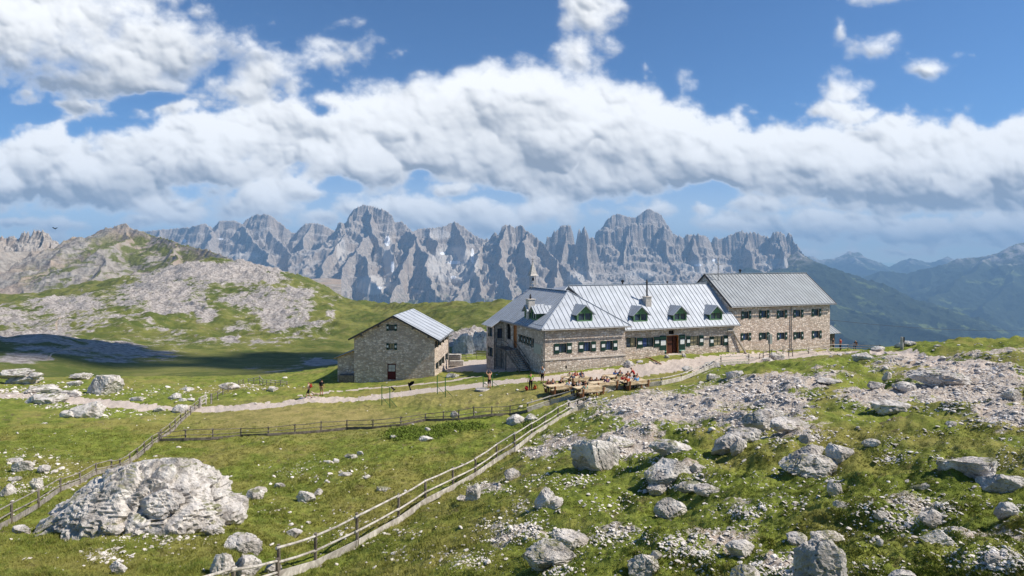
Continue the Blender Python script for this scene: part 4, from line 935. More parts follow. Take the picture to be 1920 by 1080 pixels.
for sgn in (-1, 1):            # masonry corners that make the arch round
    pts = [(tm_ + sgn * rr_, ar[3])] + [(tm_ + sgn * rr_ * math.cos(q), ar[3] - rr_ * 1.1 + rr_ * 1.1 * math.sin(q)) for q in np.linspace(0, math.pi / 2, 7)]
    P = [sw.p(x, z_, .004) for x, z_ in pts]; ac.poly(P, pts); ac.poly(P[::-1], pts[::-1])
ac.build('arch', M['wall'], ao)
# base course and ledge of the left wing
led = MB(); zl = fw.z(671.5, 3); sheet(led, fw, -.06, TW + .04, zl - .10, zl + .08, 0, .09); led.build('ledge', M['trim'], hut)
vt = MB(); q = fw.t(1061.5); sheet(vt, fw, q - .09, q + .09, fw.z(690.5, q), fw.z(685.5, q), .0, .012); vt.build('vent', M['black'], hut)
# writing board on the side wall
sg = sw.rect(1001.5, 645, 1015, 663); sb = MB(); sheet(sb, sw, sg[0], sg[1], sg[2], sg[3], .01, .05); sb.build('wall_board', plain('bleached_board', (.42, .43, .36), .8, var=.15), hut)
# --- middle part
zeM = -7.5
def mrect(x0, y0, x1, y1): return fm_.rect(x0, y0, x1, y1)
m1 = mrect(1174.2, 633, 1193.5, 651.5); m2 = mrect(1205, 633, 1226, 651); md = mrect(1250, 628.5, 1272.5, 663); mv = mrect(1254, 619.5, 1264.5, 626.8)
m3 = mrect(1294.3, 630, 1310.5, 648); m4 = mrect(1338.3, 630.3, 1356, 648)
mb = MB(); wall(mb, fm_, TW, 27.4, -14.2, [(TW, zeM), (27.4, zeM)], [m1, m2, md, mv, m3, m4], u0=.9)
wall(mb, Plane(L3(27.2, 0, 0), B, A), 1.0, 2.0, -14, [(1, zeM), (2, zeM)])
wall(mb, Plane(L3(0, 11.4, 0), A, B), TW, 27.4, -15, [(TW, zeM), (27.4, zeM)])
mb.build('stone_wall', M['wall'], hut)
window(hut, fm_, m1, 0, .0, M['curtain'], 1, curtain_r=(.45, .95)); window(hut, fm_, m2, fm_.t(1205) - fm_.t(1194), fm_.t(1236.5) - fm_.t(1226), M['curtain_blue'], 1, curtain_r=(.05, .4))
window(hut, fm_, m3, fm_.t(1294.3) - fm_.t(1286.3), fm_.t(1319) - fm_.t(1310.5), M['curtain'], 1); window(hut, fm_, m4, fm_.t(1338.3) - fm_.t(1330.3), fm_.t(1365.4) - fm_.t(1356), M['curtain'], 1, curtain_r=(.1, .9))
vb = MB(); sheet(vb, fm_, mv[0], mv[1], mv[2], mv[3], -.22, -.2); vb.build('vent', M['black'], hut)
bk = MB(); sheet(bk, fm_, md[0], md[1], md[2], md[3], -.75, -.7); bk.build('hallway', M['black'], hut)
dd = MB(); tA, tB, zA, zB = md; tm = tA + (tB - tA) * .52
sheet(dd, fm_, tA + .1, tm, zA, zB - .1, -.24, -.18); sheet(dd, fm_, tm + .25, tB - .1, zA, zB - .1, -.42, -.36)
d_ = dd.build('door', M['door_brown'], hut)
df = MB(); sheet(df, fm_, tA, tA + .1, zA, zB, -.24, -.06); sheet(df, fm_, tB - .1, tB, zA, zB, -.24, -.06); sheet(df, fm_, tA + .1, tB - .1, zB - .1, zB, -.24, -.06); df.build('door_frame', M['door_wood'], d_)
for x0, x1, y0, y1 in ((1236.8, 1249, 629.5, 663.5), (1273.2, 1284, 627.6, 661)):
    r = mrect(x0, y0, x1, y1); s = MB(); sheet(s, fm_, r[0], r[1], r[2], r[3], .02, .08); so = s.build('door_shutter', M['green'], hut)
    q = MB(); zm = r[2] + (r[3] - r[2]) * .62; sheet(q, fm_, r[0] + .12, r[1] - .12, zm - .3, zm + .3, .083, .095); q.build('plate', M['white'], so)
    q = MB(); sheet(q, fm_, r[0], r[1], r[2] + .25, r[2] + .33, .083, .095); q.build('kick_rail', plain('mint_rail', (.25, .5, .4)), so)
# buttress with pale coping
bt = MB(); p0 = fm_.t(1364); p1 = fm_.t(1373); zb0 = -14.0; zt = fm_.z(621, p1); w_ = [(p0, -.2), (p1, -.2), (p1, .25), (p0, .25)]
tb = fm_.t(1391)
bt.hexa([fm_.p(p0, zb0, -.3), fm_.p(p0, zb0, .55), fm_.p(tb + .5, zb0, .55), fm_.p(tb + .5, zb0, -.3), fm_.p(p0, zt, -.3), fm_.p(p0, zt, .1), fm_.p(p1, zt, .1), fm_.p(p1, zt, -.3)])
for i in range(0): pass
def uvs(o, s=1.0):
    me = o.data; ul = me.uv_layers[0].data
    for pl in me.polygons:
        n = pl.normal; 
        for li in pl.loop_indices:
            v = me.vertices[me.loops[li].vertex_index].co; h = v.x * n.y - v.y * n.x if abs(n.z) < .7 else v.x; ul[li].uv = (h * s, (v.z if abs(n.z) < .7 else v.y) * s)
bo = bt.build('buttress', M['wall'], hut); uvs(bo)
cp = MB(); a_ = fm_.p(p1 - .1, zt + .05, .14); b_ = fm_.p(tb + .35, fm_.z(664, tb) - .2, .62); cp.bar(a_ + Z * .02, b_, .42, .12); cp.bar(fm_.p(p1 - .9, zt + .12, .12), a_ + Z * .03, .36, .10); cp.build('coping', M['trim'], bo)
# plinth under the middle windows
pl_ = MB(); zz0 = fm_.z(663.5, 13); sheet(pl_, fm_, TW, tA - .4, zz0 - 1.2, zz0 + .25, 0, .12); sheet(pl_, fm_, tB + .3, p0, zz0 - 1.2, zz0 + .1, 0, .10); po = pl_.build('plinth', M['wall_warm'], hut); uvs(po)
# steps
st = MB(); zs = md[2] - .02
for i in range(3): sheet(st, fm_, tA - .35 - .15 * i, tB + .2 + .1 * i, zs - .22 * (i + 1) - (1.0 if i == 2 else .1), zs - .20 * i - .03, -.1, .45 + .36 * i)
so_ = st.build('steps', M['trim'], hut)
# --- right block
zeR = -5.35; TR = 44.4; TL = 27.3
ups = [(720, 807, 497, 565), (880, 970, 490, 558), (1040, 1130, 489, 556), (1188, 1277, 485, 550), (1352, 1438, 476, 541)]
los = [(715, 807, 692, 760), (880, 968, 687, 753), (1042, 1132, 687, 751), (1190, 1278, 682, 748), (1355, 1442, 672, 740)]
rr = []
for a, b, c, d in ups + los:
    w = b - a; rr.append(fr_.rect(1240 + (a + .24 * w) / 4.8, 480 + (c + 2) / 4.8, 1240 + (b - .24 * w) / 4.8, 480 + (d - 2) / 4.8))
mb = MB(); wall(mb, fr_, TL - .4, TR, -14, [(TL - .4, zeR), (TR, zeR)], rr, u0=.4)
wall(mb, Plane(L3(TR, 0, 0), B, A), 2, 11.2, -16, [(2, zeR), (6.6, -1.5), (11.2, zeR)])
wall(mb, Plane(L3(TL - .4, 0, 0), B, -A), 2, 11.2, -14, [(2, zeR), (6.6, -1.5), (11.2, zeR)])
wall(mb, Plane(L3(0, 11.2, 0), A, B), TL, TR, -16, [(TL, zeR), (TR, zeR)])
mb.build('stone_wall', M['wall_warm'], hut)
for i, r in enumerate(rr): window(hut, fr_, r, (r[1] - r[0]) * .46, (r[1] - r[0]) * .46, M['curtain_blue'] if i % 2 else None, 1, 'diamond', curtain_r=(.1, .55))
# --- roofs
def RP(name, pts, **k): return roof(name, [L3(*p) for p in pts], hut, **k)
s_ = .81; eF = -7.0
apex = (5.15, 4.2, -3.18); rend = (5.15, 15.3, -3.08)
RP('roof', [(-.45, -.5, eF), (10.75, -.5, eF), apex], th=.12)
RP('roof', [(-.45, -.5, eF), apex, rend, (-.45, 15.3, eF + .05)], seam=.62, seam_w=.02)
RP('roof', [(-.45, 11.65, eF + .04), (-.45, 15.3, eF + .05), (-1.75, 15.3, -7.78), (-1.75, 11.65, -7.78)], seam=.62, seam_w=.02)
RP('roof', [(10.75, -.5, eF), (10.75, 15.3, eF), rend, apex])
RP('roof', [(5.97, 5.85, -2.58), (27.25, 5.85, -2.58), (27.25, .4, -7.55), (9.6, .4, -7.55)], th=.12)
RP('roof', [(5.97, 5.85, -2.58), (27.25, 5.85, -2.58), (27.25, 11.7, -7.6), (5.97, 11.7, -7.6)], seam=0)
RP('roof', [(5.97, 5.85, -2.58), (5.15, 5.2, -3.1), (5.15, 9.5, -3.1)], seam=0)
RP('roof', [(26.85, 1.5, -5.38), (44.95, 1.5, -5.38), (44.95, 6.6, -1.3), (26.85, 6.6, -1.35)], mat_r=M['roof_dark'], th=.16, seam=.56)
RP('roof', [(26.85, 11.7, -5.38), (44.95, 11.7, -5.38), (44.95, 6.6, -1.3), (26.85, 6.6, -1.35)], mat_r=M['roof_dark'], th=.16, seam=0)
g = MB()
for a, b in (((-.45, -.58, eF - .10), (10.8, -.58, eF - .10)), ((9.8, .30, -7.66), (27.3, .30, -7.66)), ((26.85, 1.42, -5.50), (45.0, 1.42, -5.50)), ((-.53, -.5, eF - .1), (-.53, 11.6, eF - .08))):
    g.tube(L3(*a), L3(*b), .07, n=8)
go = g.build('gutter', M['gutter'], hut)
g = MB(); tp = fr_.t(1482.7); g.tube(fr_.p(tp, -5.5, .1), fr_.p(tp, -12.3, .1), .055, n=6); g.build('downpipe', M['gutter'], hut)
g = MB(); g.tube(fw.p(.08, -7.1, .08), fw.p(.08, -13.8, .08), .05, n=6); g.build('downpipe', M['gutter'], hut)
g = MB(); g.tube(bayf.p(-1.2, -7.8, .1), bayf.p(-1.2, -14.2, .1), .05, n=6); g.build('downpipe', M['steel'], hut)
g = MB()   # verge boards of the dark roof, ridge caps
g.bar(L3(26.83, 1.5, -5.45), L3(26.83, 6.6, -1.42), .06, .22); g.bar(L3(26.83, 11.7, -5.45), L3(26.83, 6.6, -1.42), .06, .22); g.bar(L3(44.98, 1.5, -5.45), L3(44.98, 6.6, -1.37), .06, .22); g.bar(L3(27.28, .4, -7.60), L3(27.28, 5.85, -2.63), .06, .16)
g.build('verge_board', M['steel'], hut)
g = MB(); g.bar(L3(26.8, 6.6, -1.28), L3(45, 6.6, -1.23), .3, .06); g.build('ridge_cap', M['roof_dark'], hut)
g = MB(); g.bar(L3(5.9, 5.85, -2.53), L3(27.3, 5.85, -2.53), .3, .06); g.bar(L3(5.15, 4.2, -3.13), L3(5.15, 15.3, -3.03), .3, .06); g.bar(L3(-.45, -.5, eF + .05), L3(*apex) + Z * .05, .14, .05); g.bar(L3(10.75, -.5, eF + .05), L3(*apex) + Z * .05, .14, .05); g.build('ridge_cap', M['roof'], hut)
# --- dormers
def dormer(org, fa, inw, slope_n, slope_p, w, hw, hg, depth_max, win=2, board=None, side_mat=None):
    """org: foot of the front wall (middle), fa: direction along the front, inw: direction into the roof"""
    fa = Vector(fa); inw = Vector(inw); sn = Vector(slope_n); sp = Vector(slope_p)
    def back(p): return (sp - p).dot(sn) / inw.dot(sn)      # distance until the roof is met
    a0 = org - fa * w / 2; a1 = org + fa * w / 2; up = Z * hw
    b = MB(); fo = 0.0; pl = Plane(Vector((a0.x, a0.y, 0)), fa, -inw); z0 = org.z; fr = .14; zt = z0 + hw - .04
    holes = [(fr, w - fr, z0 + .10, zt)]
    wall(b, pl, 0, w, z0 - .5, [(0, z0 + hw), (w / 2, z0 + hw + hg), (w, z0 + hw)], holes, depth=.12)
    for e in (a0, a1):
        k = back(e + up); b.poly([e - Z * .4, e + up, e + up + inw * k, e - Z * .4 + inw * .02]); b.poly([e - Z * .4, e + up, e + up + inw * k, e - Z * .4 + inw * .02][::-1])
    do = b.build('dormer', board or M['dgreen'], hut)
    w2 = (w - 2 * fr); fmb = MB(); sheet(fmb, pl, w / 2 - .05, w / 2 + .05, z0 + .1, zt, -.1, -.02)
    for q0, q1 in ((fr, fr + .05), (w - fr - .05, w - fr)): sheet(fmb, pl, q0, q1, z0 + .1, zt, -.1, -.02)
    sheet(fmb, pl, fr, w - fr, z0 + .1, z0 + .15, -.1, -.02)
    wo = fmb.build('window_frame', M['dgreen'], do); gl = MB(); sheet(gl, pl, fr, w - fr, z0 + .1, zt, -.14, -.11); gl.build('pane', M['glass'], do)
    ov = .28; rdg = org + Z * (hw + hg + .06) - inw * .3; kr = back(rdg)
    for sgn in (-1, 1):
        e = org + fa * sgn * (w / 2 + ov) + Z * (hw + .06 - ov * hg / (w / 2)) - inw * .3; ke = back(e)
        P = [rdg, e, e + inw * (ke + .02), rdg + inw * (kr + .02)]
        r_ = roof('dormer_roof', P, do, seam=.45, th=.06, seam_w=.03)
    return do
nM = (L3(27, .4, -7.55) - L3(9.6, .4, -7.55)).cross(L3(5.97, 5.85, -2.58) - L3(9.6, .4, -7.55)).normalized(); pM = L3(10, .4, -7.55)
nW = (L3(10.75, -.5, eF) - L3(-.45, -.5, eF)).cross(L3(*apex) - L3(-.45, -.5, eF)).normalized(); pW = L3(0, -.5, eF)
nS = (L3(*rend) - L3(-.45, -.5, eF)).cross(L3(*apex) - L3(-.45, -.5, eF)).normalized(); pS = L3(-.45, -.5, eF)
if nS.z < 0: nS = -nS
if nM.z < 0: nM = -nM
if nW.z < 0: nW = -nW
for px, py, n, p in ((1096.5, 602.5, nW, pW), (1201.3, 603, nM, pM), (1275.2, 601.5, nM, pM), (1342.6, 600, nM, pM)):
    dormer(rayplane(px, py, p, n), A, B, n, p, 1.95, .92, .85, 4)
for px, py in ((988.0, 597), (1000.5, 600)):
    dormer(rayplane(px, py, pS, nS), B * -1, A, nS, pS, 1.5, .95, .6, 3)
# --- chimneys, pipes, antenna, bell turret
def chim(px, py, n, p, w, h, pipe, name='chimney'):
    c = rayplane(px, py, p, n); b = MB(); b.box(c + Z * (h / 2 - .3), (w, w, h + .6), A, B); co = b.build(name, M['chimney'], hut)
    b = MB(); b.box(c + Z * (h + .04), (w + .14, w + .14, .09), A, B); b.build('chimney_cap', M['trim'], co)
    if pipe:
        b = MB(); b.tube(c + Z * h, c + Z * (h + pipe), .10, n=8); b.lathe(c + Z * (h + pipe), [(.17, 0), (.17, .06), (.07, .14), (.12, .2), (.03, .42)], 8); b.build('flue_pipe', M['steel'], co)
chim(1213, 569.5, nM, pM, .78, .82, 1.75)
chim(994.5, 594, nS, pS, .8, 2.0, .25)
for t, D, z, s in ((13.6, 5.85, -2.55, 1.0), (27.0 + 5.9, 6.6, -1.25, .9), (20.3, 5.85, -2.55, .6)):
    b = MB(); c = L3(t, D, z); b.lathe(c, [(.10 * s, 0), (.10 * s, .25 * s), (.2 * s, .3 * s), (.22 * s, .5 * s), (.05 * s, .6 * s)], 10); b.build('roof_vent', M['steel'], hut)
nR = (L3(44, 1.5, -5.38) - L3(27, 1.5, -5.38)).cross(L3(27, 6.6, -1.35) - L3(27, 1.5, -5.38)).normalized(); c = rayplane(1346.5, 527, L3(27, 1.5, -5.38), nR)
b = MB(); b.tube(c - Z * .3, c + Z * 3.1, .035, n=6); mast = b.build('antenna_mast', M['steel'], hut)
for hh, off, ln in ((2.25, .45, 1.1), (.95, -.65, 1.3)):
    b = MB(); m0 = c + Z * hh + A * off
    for k in (-.22, .22): b.tube(m0 - A * ln / 2 + B * k, m0 + A * ln / 2 + B * k, .02, n=5)
    for i in range(7): x = -ln / 2 + ln * i / 6; b.tube(m0 + A * x - B * .34, m0 + A * x + B * .34, .014, n=4)
    b.tube(m0 - Z * .0, c + Z * (hh - .25), .02, n=5); b.build('antenna', M['steel'], mast)
bx, by_, bz = 5.15, 14.4, -3.05
tur = MB()
for i in (-1, 1):
    for j in (-1, 1): tur.bar(L3(bx + i * .3, by_ + j * .3, bz - .3), L3(bx + i * .27, by_ + j * .27, bz + 1.5), .08)
for zz in (.45, 1.45):
    for i in (-1, 1): tur.bar(L3(bx + i * .29, by_ - .29, bz + zz), L3(bx + i * .29, by_ + .29, bz + zz), .07); tur.bar(L3(bx - .29, by_ + i * .29, bz + zz), L3(bx + .29, by_ + i * .29, bz + zz), .07)
to = tur.build('bell_turret', M['grey_wood'], hut)
r_ = MB(); prof = [(.62, 1.5), (.42, 1.75), (.25, 2.4), (.05, 3.3)]
for (w0, z0), (w1, z1) in zip(prof[:-1], prof[1:]):
    q = [L3(bx + i * w0, by_ + j * w0, bz + z0) for i, j in ((-1, -1), (1, -1), (1, 1), (-1, 1))] + [L3(bx + i * w1, by_ + j * w1, bz + z1) for i, j in ((-1, -1), (1, -1), (1, 1), (-1, 1))]; r_.hexa(q)
r_.build('turret_roof', M['chimney'], to)
r_ = MB(); r_.lathe(L3(bx, by_, bz + .85), [(.24, 0), (.2, .12), (.13, .34), (.03, .42)], 12); r_.build('bell', M['steel'], to)
r_ = MB(); c = L3(bx, by_, bz + 3.25); r_.tube(c, c + Z * .62, .03, n=5); r_.tube(c + Z * .4 - A * .2, c + Z * .4 + A * .2, .025, n=5); r_.lathe(c + Z * .05, [(.02, 0), (.09, .06), (.02, .12)], 8); r_.build('cross', M['steel'], to)
# --- outside stair to the arched door
sta = MB(); zt = dr[2] - .05; t_hi, t_lo = dr[0] - .1, dr[0] - 4.3; zlo = float(gz(*L3(-.9, t_lo, 0)[:2])[0]); n = 11
def S3(D, out, z): return L3(-out, D, z)
for i in range(n):
    D0 = t_lo + (t_hi - t_lo) * i / n; z = zlo + (zt - zlo) * (i + 1) / n
    sta.hexa([S3(D0, 1.45, z - .06), S3(D0, .25, z - .06), S3(D0 + .42, .25, z - .06), S3(D0 + .42, 1.45, z - .06), S3(D0, 1.45, z), S3(D0, .25, z), S3(D0 + .42, .25, z), S3(D0 + .42, 1.45, z)])
so2 = sta.build('staircase', M['grey_wood'], hut)
l = MB()
for o_ in (.25, 1.45): l.bar(S3(t_lo - .1, o_, zlo + .1), S3(t_hi, o_, zt - .1), .06, .28)
l.bar(S3(t_hi, 1.45, zt - .1), S3(t_hi + 1.8, 1.45, zt - .1), .06, .2)
l.hexa([S3(t_hi, 1.5, zt - .1), S3(t_hi, .02, zt - .1), S3(t_hi + 3.2, .02, zt - .1), S3(t_hi + 3.2, 1.5, zt - .1), S3(t_hi, 1.5, zt), S3(t_hi, .02, zt), S3(t_hi + 3.2, .02, zt), S3(t_hi + 3.2, 1.5, zt)])
for D in (t_hi + .1, t_hi + 1.6, t_hi + 3.1): l.bar(S3(D, 1.4, zt), S3(D, 1.4, zlo - .5), .12)
l.build('stringer', M['post_wood'], so2)
l = MB()
for o_ in (.3, 1.42): 
    l.bar(S3(t_lo, o_, zlo + 1.1), S3(t_hi, o_, zt + 1.0), .05); l.bar(S3(t_lo, o_, zlo + .6), S3(t_hi, o_, zt + .5), .04)
    for k in (0, .33, .66, 1): D = t_lo + (t_hi - t_lo) * k; zz = zlo + (zt - zlo) * k; l.bar(S3(D, o_, zz), S3(D, o_, zz + 1.1), .05)
for zz in (.5, 1.0): l.bar(S3(t_hi, 1.42, zt + zz), S3(t_hi + 3.2, 1.42, zt + zz), .05)
for k in (0, .5, 1): l.bar(S3(t_hi + 3.2 * k, 1.42, zt), S3(t_hi + 3.2 * k, 1.42, zt + 1.0), .05)
l.build('handrail', M['steel'], so2)
def fixroot(root):
    """children were built in world coordinates: shift them into the root's frame"""
    inv = (Matrix.Translation(root.location) @ root.rotation_euler.to_matrix().to_4x4()).inverted()
    for c in root.children:
        c.matrix_parent_inverse = inv
fixroot(hut)

# ------------------------------------------------------------------ the stone barn
OB = Vector((-19.05, 74.0, 0)); A2 = Vector((.9989, -.047, 0)); B2 = Vector((.047, .9989, 0))
def K3(t, D, z): q = OB + A2 * t + B2 * D; return Vector((q.x, q.y, z))
barn = empty('stone_barn', K3(0, 0, -14.4)); tag(barn, 'square stone barn with pale gabled metal roof and dark red door', 'barn')
bf = Plane(K3(0, 0, 0), A2, -B2); WB = bf.t(815); bs = Plane(K3(WB, 0, 0), B2, A2)
ap_t = bf.t(739); z_ap = bf.z(593, ap_t); z_eL = bf.z(632.5, .0); z_eR = bf.z(634, WB)
r1 = bf.rect(729.5, 608.6, 739.5, 620); r2 = bf.rect(729.5, 644, 739.5, 655.5); rd = bf.rect(726.3, 681.8, 742.3, 712)
up_ = [(940, 965, 380, 445), (970, 990, 365, 425), (1000, 1016, 345, 400), (1029, 1050, 320, 375)]; lo_ = [(945, 965, 575, 638), (974, 993, 550, 612), (1000, 1017, 525, 587), (1031, 1050, 495, 556)]
sr_ = []
for a, b, c, d in up_ + lo_: sr_.append(bs.rect(620 + a / 4.8, 560 + c / 4.8, 620 + b / 4.8, 560 + d / 4.8))
mb = MB(); wall(mb, bf, 0, WB, -15.6, [(0, z_eL), (ap_t, z_ap), (WB, z_eR)], [r1, r2, rd])
wall(mb, bs, 0, 10.8, -15.4, [(0, z_eR), (10.8, z_eR)], sr_, u0=2.2)
wall(mb, Plane(K3(0, 0, 0), B2, -A2), 0, 10.8, -16, [(0, z_eL), (10.8, z_eL)])
wall(mb, Plane(K3(0, 10.8, 0), A2, B2), 0, WB, -16, [(0, z_eL), (ap_t, z_ap), (WB, z_eR)])
mb.build('stone_wall', M['wall_barn'], barn)
for r in (r1, r2): window(barn, bf, r, (r[1] - r[0]) * .5, (r[1] - r[0]) * .5, M['curtain'] if r is r2 else None, 1)
for r in sr_: window(barn, bs, (r[0] + .1, r[1] - .1, r[2], r[3]), 0, .22, None, 0, plates=None)
door(barn, bf, rd, M['door_red'], plain('milky_glass', (.42, .43, .42), .3, .5))
ovh = .45; k_ = (z_ap - z_eR) / (WB - ap_t); kl = (z_ap - z_eL) / ap_t; zr = z_ap + .12
def RB(pts, **k): return roof('roof', [K3(*p) for p in pts], barn, **k)
RB([(ap_t, -.5, zr), (WB + .65, -.5, z_eR + .12 - .65 * k_), (WB + .65, 11.2, z_eR + .12 - .65 * k_), (ap_t, 11.2, zr)], seam=2.0, th=.13, seam_w=.02)
RB([(ap_t, -.5, zr), (-.55, -.5, z_eL + .12 - .55 * kl), (-.55, 11.2, z_eL + .12 - .55 * kl), (ap_t, 11.2, zr)], seam=.8, th=.13)
g = MB(); g.bar(K3(ap_t, -.53, zr - .07), K3(WB + .65, -.53, z_eR + .05 - .65 * k_), .06, .2); g.bar(K3(ap_t, -.53, zr - .07), K3(-.55, -.53, z_eL + .05 - .55 * kl), .06, .2)
g.build('verge_board', M['steel'], barn)
g = MB(); e_ = z_eR + .0 - .65 * k_; g.tube(K3(WB + .7, -.5, e_), K3(WB + .7, 11.2, e_), .07, n=8); g.tube(K3(WB + .1, 10.6, e_), K3(WB + .1, 10.6, -14.2), .05, n=6); g.build('gutter', M['gutter'], barn)
for t, zz in ((.9, 0), (ap_t, 0), (WB - .7, 0), (3.0, 0), (WB - 2.6, 0)):
    zt_ = z_ap - abs(t - ap_t) * (k_ if t > ap_t else kl) - .2; g = MB(); g.box(K3(t, -.25, zt_ - .02), (.16, .5, .18), A2, B2); g.build('purlin_end', M['post_wood'], barn)
le = Plane(K3(0, 1.0, 0), A2, -B2); tl = le.t(633); zl0 = le.z(670, tl) ; zl1 = le.z(657, 0)
mb = MB(); wall(mb, le, tl, 0, -16, [(tl, zl0), (0, zl1)]); wall(mb, Plane(K3(tl, 0, 0), B2, -A2), 1, 6, -17, [(1, zl0), (6, zl0)], u0=5)
mb.build('lean_to_wall', M['wall_barn'], barn)
roof('lean_to_roof', [K3(tl - .4, .7, zl0 - .08), K3(tl - .4, 6.2, zl0 - .08), K3(-.02, 6.2, zl1 + .1), K3(-.02, .7, zl1 + .1)], barn, seam=.5, mat_r=M['rust'], th=.12)
g = MB(); c = K3(-1.0, .5, -14.3); g.box(c + Z * .3, (1.8, .9, .9), A2, B2); g.box(c + Z * .8, (1.95, 1.0, .08), A2, B2); g.build('wood_bin', M['post_wood'], barn)
fixroot(barn)
# ------------------------------------------------------------------ fast lookup: picture place -> ground point
_uu = np.linspace(-1.0, 1.0, 420); _YY = np.exp(np.linspace(math.log(5.5), math.log(112), 420))
_UU, _yy = np.meshgrid(_uu, _YY, indexing='ij'); _zz = gz(_UU * _yy, _yy); _pp = HY - F * _zz / _yy
_env = np.minimum.accumulate(_pp, axis=1)
def hits(px, py):
    i = np.clip(((px - 960) / F + 1.0) / 2.0 * 419, 0, 418.999); i0 = i.astype(int); out = np.zeros(len(px)); 
    for k in np.unique(i0):
        m = i0 == k; e = _env[k]; out[m] = np.interp(-py[m], -e, _YY)
    x = (px - 960) / F * out; ok = (py > _env[i0, -1] + .5) & (out < 110) & (out > 5.6)
    return x, out, gz(x, out), ok
def G(px, py): 
    h = hit(px, py, 6, 130); return h if h is not None else P3(px, py, 75)
def gzs(x, y): return float(gz(x, y)[0])

# ------------------------------------------------------------------ fences
def fence(name, label, posts, board=0.0, rails=(.94, .50), pw=.10, rw=.075, group=None, matp=None, matr=None, dx=0, jit=.03):
    """posts: (px, base py, height in picture rows)"""
    rnd = random.Random(hash(label) % 1000 if False else len(posts) * 7 + int(posts[0][0]))
    B_ = [G(a, b) for a, b, h in posts]; root = empty(name, B_[0]); tag(root, label, 'fence', group)
    tops = []
    for (a, b, h), q in zip(posts, B_):
        H_m = h / F * q.y; tilt = Vector((rnd.uniform(-.03, .03), rnd.uniform(-.03, .03), 0)) * H_m
        m = MB(); m.tube(q - Z * .25, q + Z * H_m + tilt, pw * .56, pw * .48, 7); m.build('post', matp or M['post_wood'], root)
        tops.append((q, H_m))
    for k in rails:
        for (q0, h0), (q1, h1) in zip(tops[:-1], tops[1:]):
            e = (q1 - q0).normalized() * .12; o = Vector((0, -.07, 0)); j0, j1 = rnd.uniform(-jit, jit), rnd.uniform(-jit, jit)
            m = MB(); p0 = q0 + Z * (h0 * k + j0) - e + o; p1 = q1 + Z * (h1 * k + j1) + e + o; mid = (p0 + p1) / 2 - Z * rnd.uniform(0, .04)
            m.tube(p0, mid, rw * .5, rw * .46, 7); m.tube(mid, p1, rw * .46, rw * .42, 7); m.build('rail', matr or M['grey_wood'], root)
    if board:
        for (q0, h0), (q1, h1) in zip(tops[:-1], tops[1:]):
            m = MB(); o = Vector((0, -.10, 0)); m.bar(q0 + Z * board * .55 + o - (q1 - q0).normalized() * .05, q1 + Z * board * .55 + o + (q1 - q0).normalized() * .05, .04, board); m.build('base_board', matr or M['grey_wood'], root)
    fixroot(root); return root
fence('rail_fence', 'long weathered rail fence with wide base board, from the bottom edge to the terrace', [(524, 1085, 64), (591, 1064, 66), (670, 1025, 64), (747.5, 981, 55), (798, 945, 46), (850, 918, 42), (891, 894, 37), (931, 866, 36), (965, 847, 37), (997, 820, 29), (1023, 803, 27), (1046, 788, 26), (1066, 777, 25), (1083, 769, 22), (1095, 763, 19)], board=.26, pw=.11, rw=.085)
fence('rail_fence', 'short grey rail run at the bottom edge, left of the long fence', [(345, 1158, 72), (439, 1122, 60), (520, 1090, 44)], board=.22, rails=(.95, .45), pw=.12, rw=.09)
fence('rail_fence', 'dark rail fence along the near side of the yellowish meadow', [(299, 827, 17), (348, 826, 21), (399, 824, 21), (452, 819, 17), (503, 817, 17), (553, 814, 19), (602, 811, 21), (651, 805, 18), (699, 804, 18), (752, 799, 18), (798, 789, 14), (831.6, 789, 18), (859.6, 788, 20), (888.5, 784, 22), (922, 780, 18), (956, 779, 19), (990, 772, 18)], board=.20, pw=.10, rw=.06, matr=M['post_wood'])
fence('rail_fence', 'pale rail fence passing in front of the picnic tables and up beside the yard', [(990, 772.5, 18), (1030, 760, 18), (1075, 748, 18), (1110, 739, 17), (1145, 732, 16), (1184, 728, 15), (1240, 722, 14), (1277, 714, 14), (1325, 694, 14), (1352, 684, 16), (1404, 681, 16)], board=.30, pw=.12, rw=.11)
fence('rail_fence', 'rail fence dropping from the meadow corner past the huge boulder to the left edge', [(297, 829, 19), (285, 838, 21), (271, 850, 22), (258, 860, 21), (243, 870, 20), (225, 880, 20), (209, 883, 22), (180, 890, 22), (150, 908, 24), (113, 922, 26), (72.5, 953, 37), (22.5, 982, 42), (-30, 1010, 46)], board=.24, pw=.10, rw=.06, matr=M['mid_wood'])
fence('rail_fence', 'rail fence rising from the meadow corner to the path gate', [(302, 824, 19), (319, 813, 20), (329, 805, 21), (339, 793, 17), (348, 785, 16), (357, 778, 16), (365, 770, 15), (374, 764, 17)], board=.22, pw=.11, rw=.06, matr=M['mid_wood'])
fence('rail_fence', 'small rail fence running on behind the path gate towards the plateau edge', [(397, 757, 18), (408, 747, 14), (418, 741, 13), (428, 735, 12), (438, 729, 11), (448, 724, 11), (456, 720, 9)], pw=.10, rw=.06, matr=M['post_wood'])
fence('rail_fence', 'low rail fence on the plateau edge left of the barn', [(466, 717, 7), (476, 718, 9), (487, 719, 14), (493, 720, 9), (500, 721, 9), (508, 721.5, 9), (516, 722, 9), (526, 722, 9), (538, 722.5, 8)], pw=.10, rw=.07)
fence('rail_fence', 'thin rail fence in the gap between the barn and the hut', [(842, 671, 8), (858.5, 671, 9), (874, 673, 10), (893, 672, 12), (912, 671, 10)], pw=.09, rw=.06)
fence('rail_fence', 'rail fence below the right hand block of the hut', [(1404, 681, 17), (1424.5, 672.5, 10), (1431, 671, 9), (1447, 672, 18), (1456, 669, 12), (1468, 667, 18), (1479, 668, 14), (1486, 668, 15), (1516, 663, 11), (1558, 659, 14), (1590, 657, 11), (1650, 654.5, 7)], pw=.10, rw=.075)
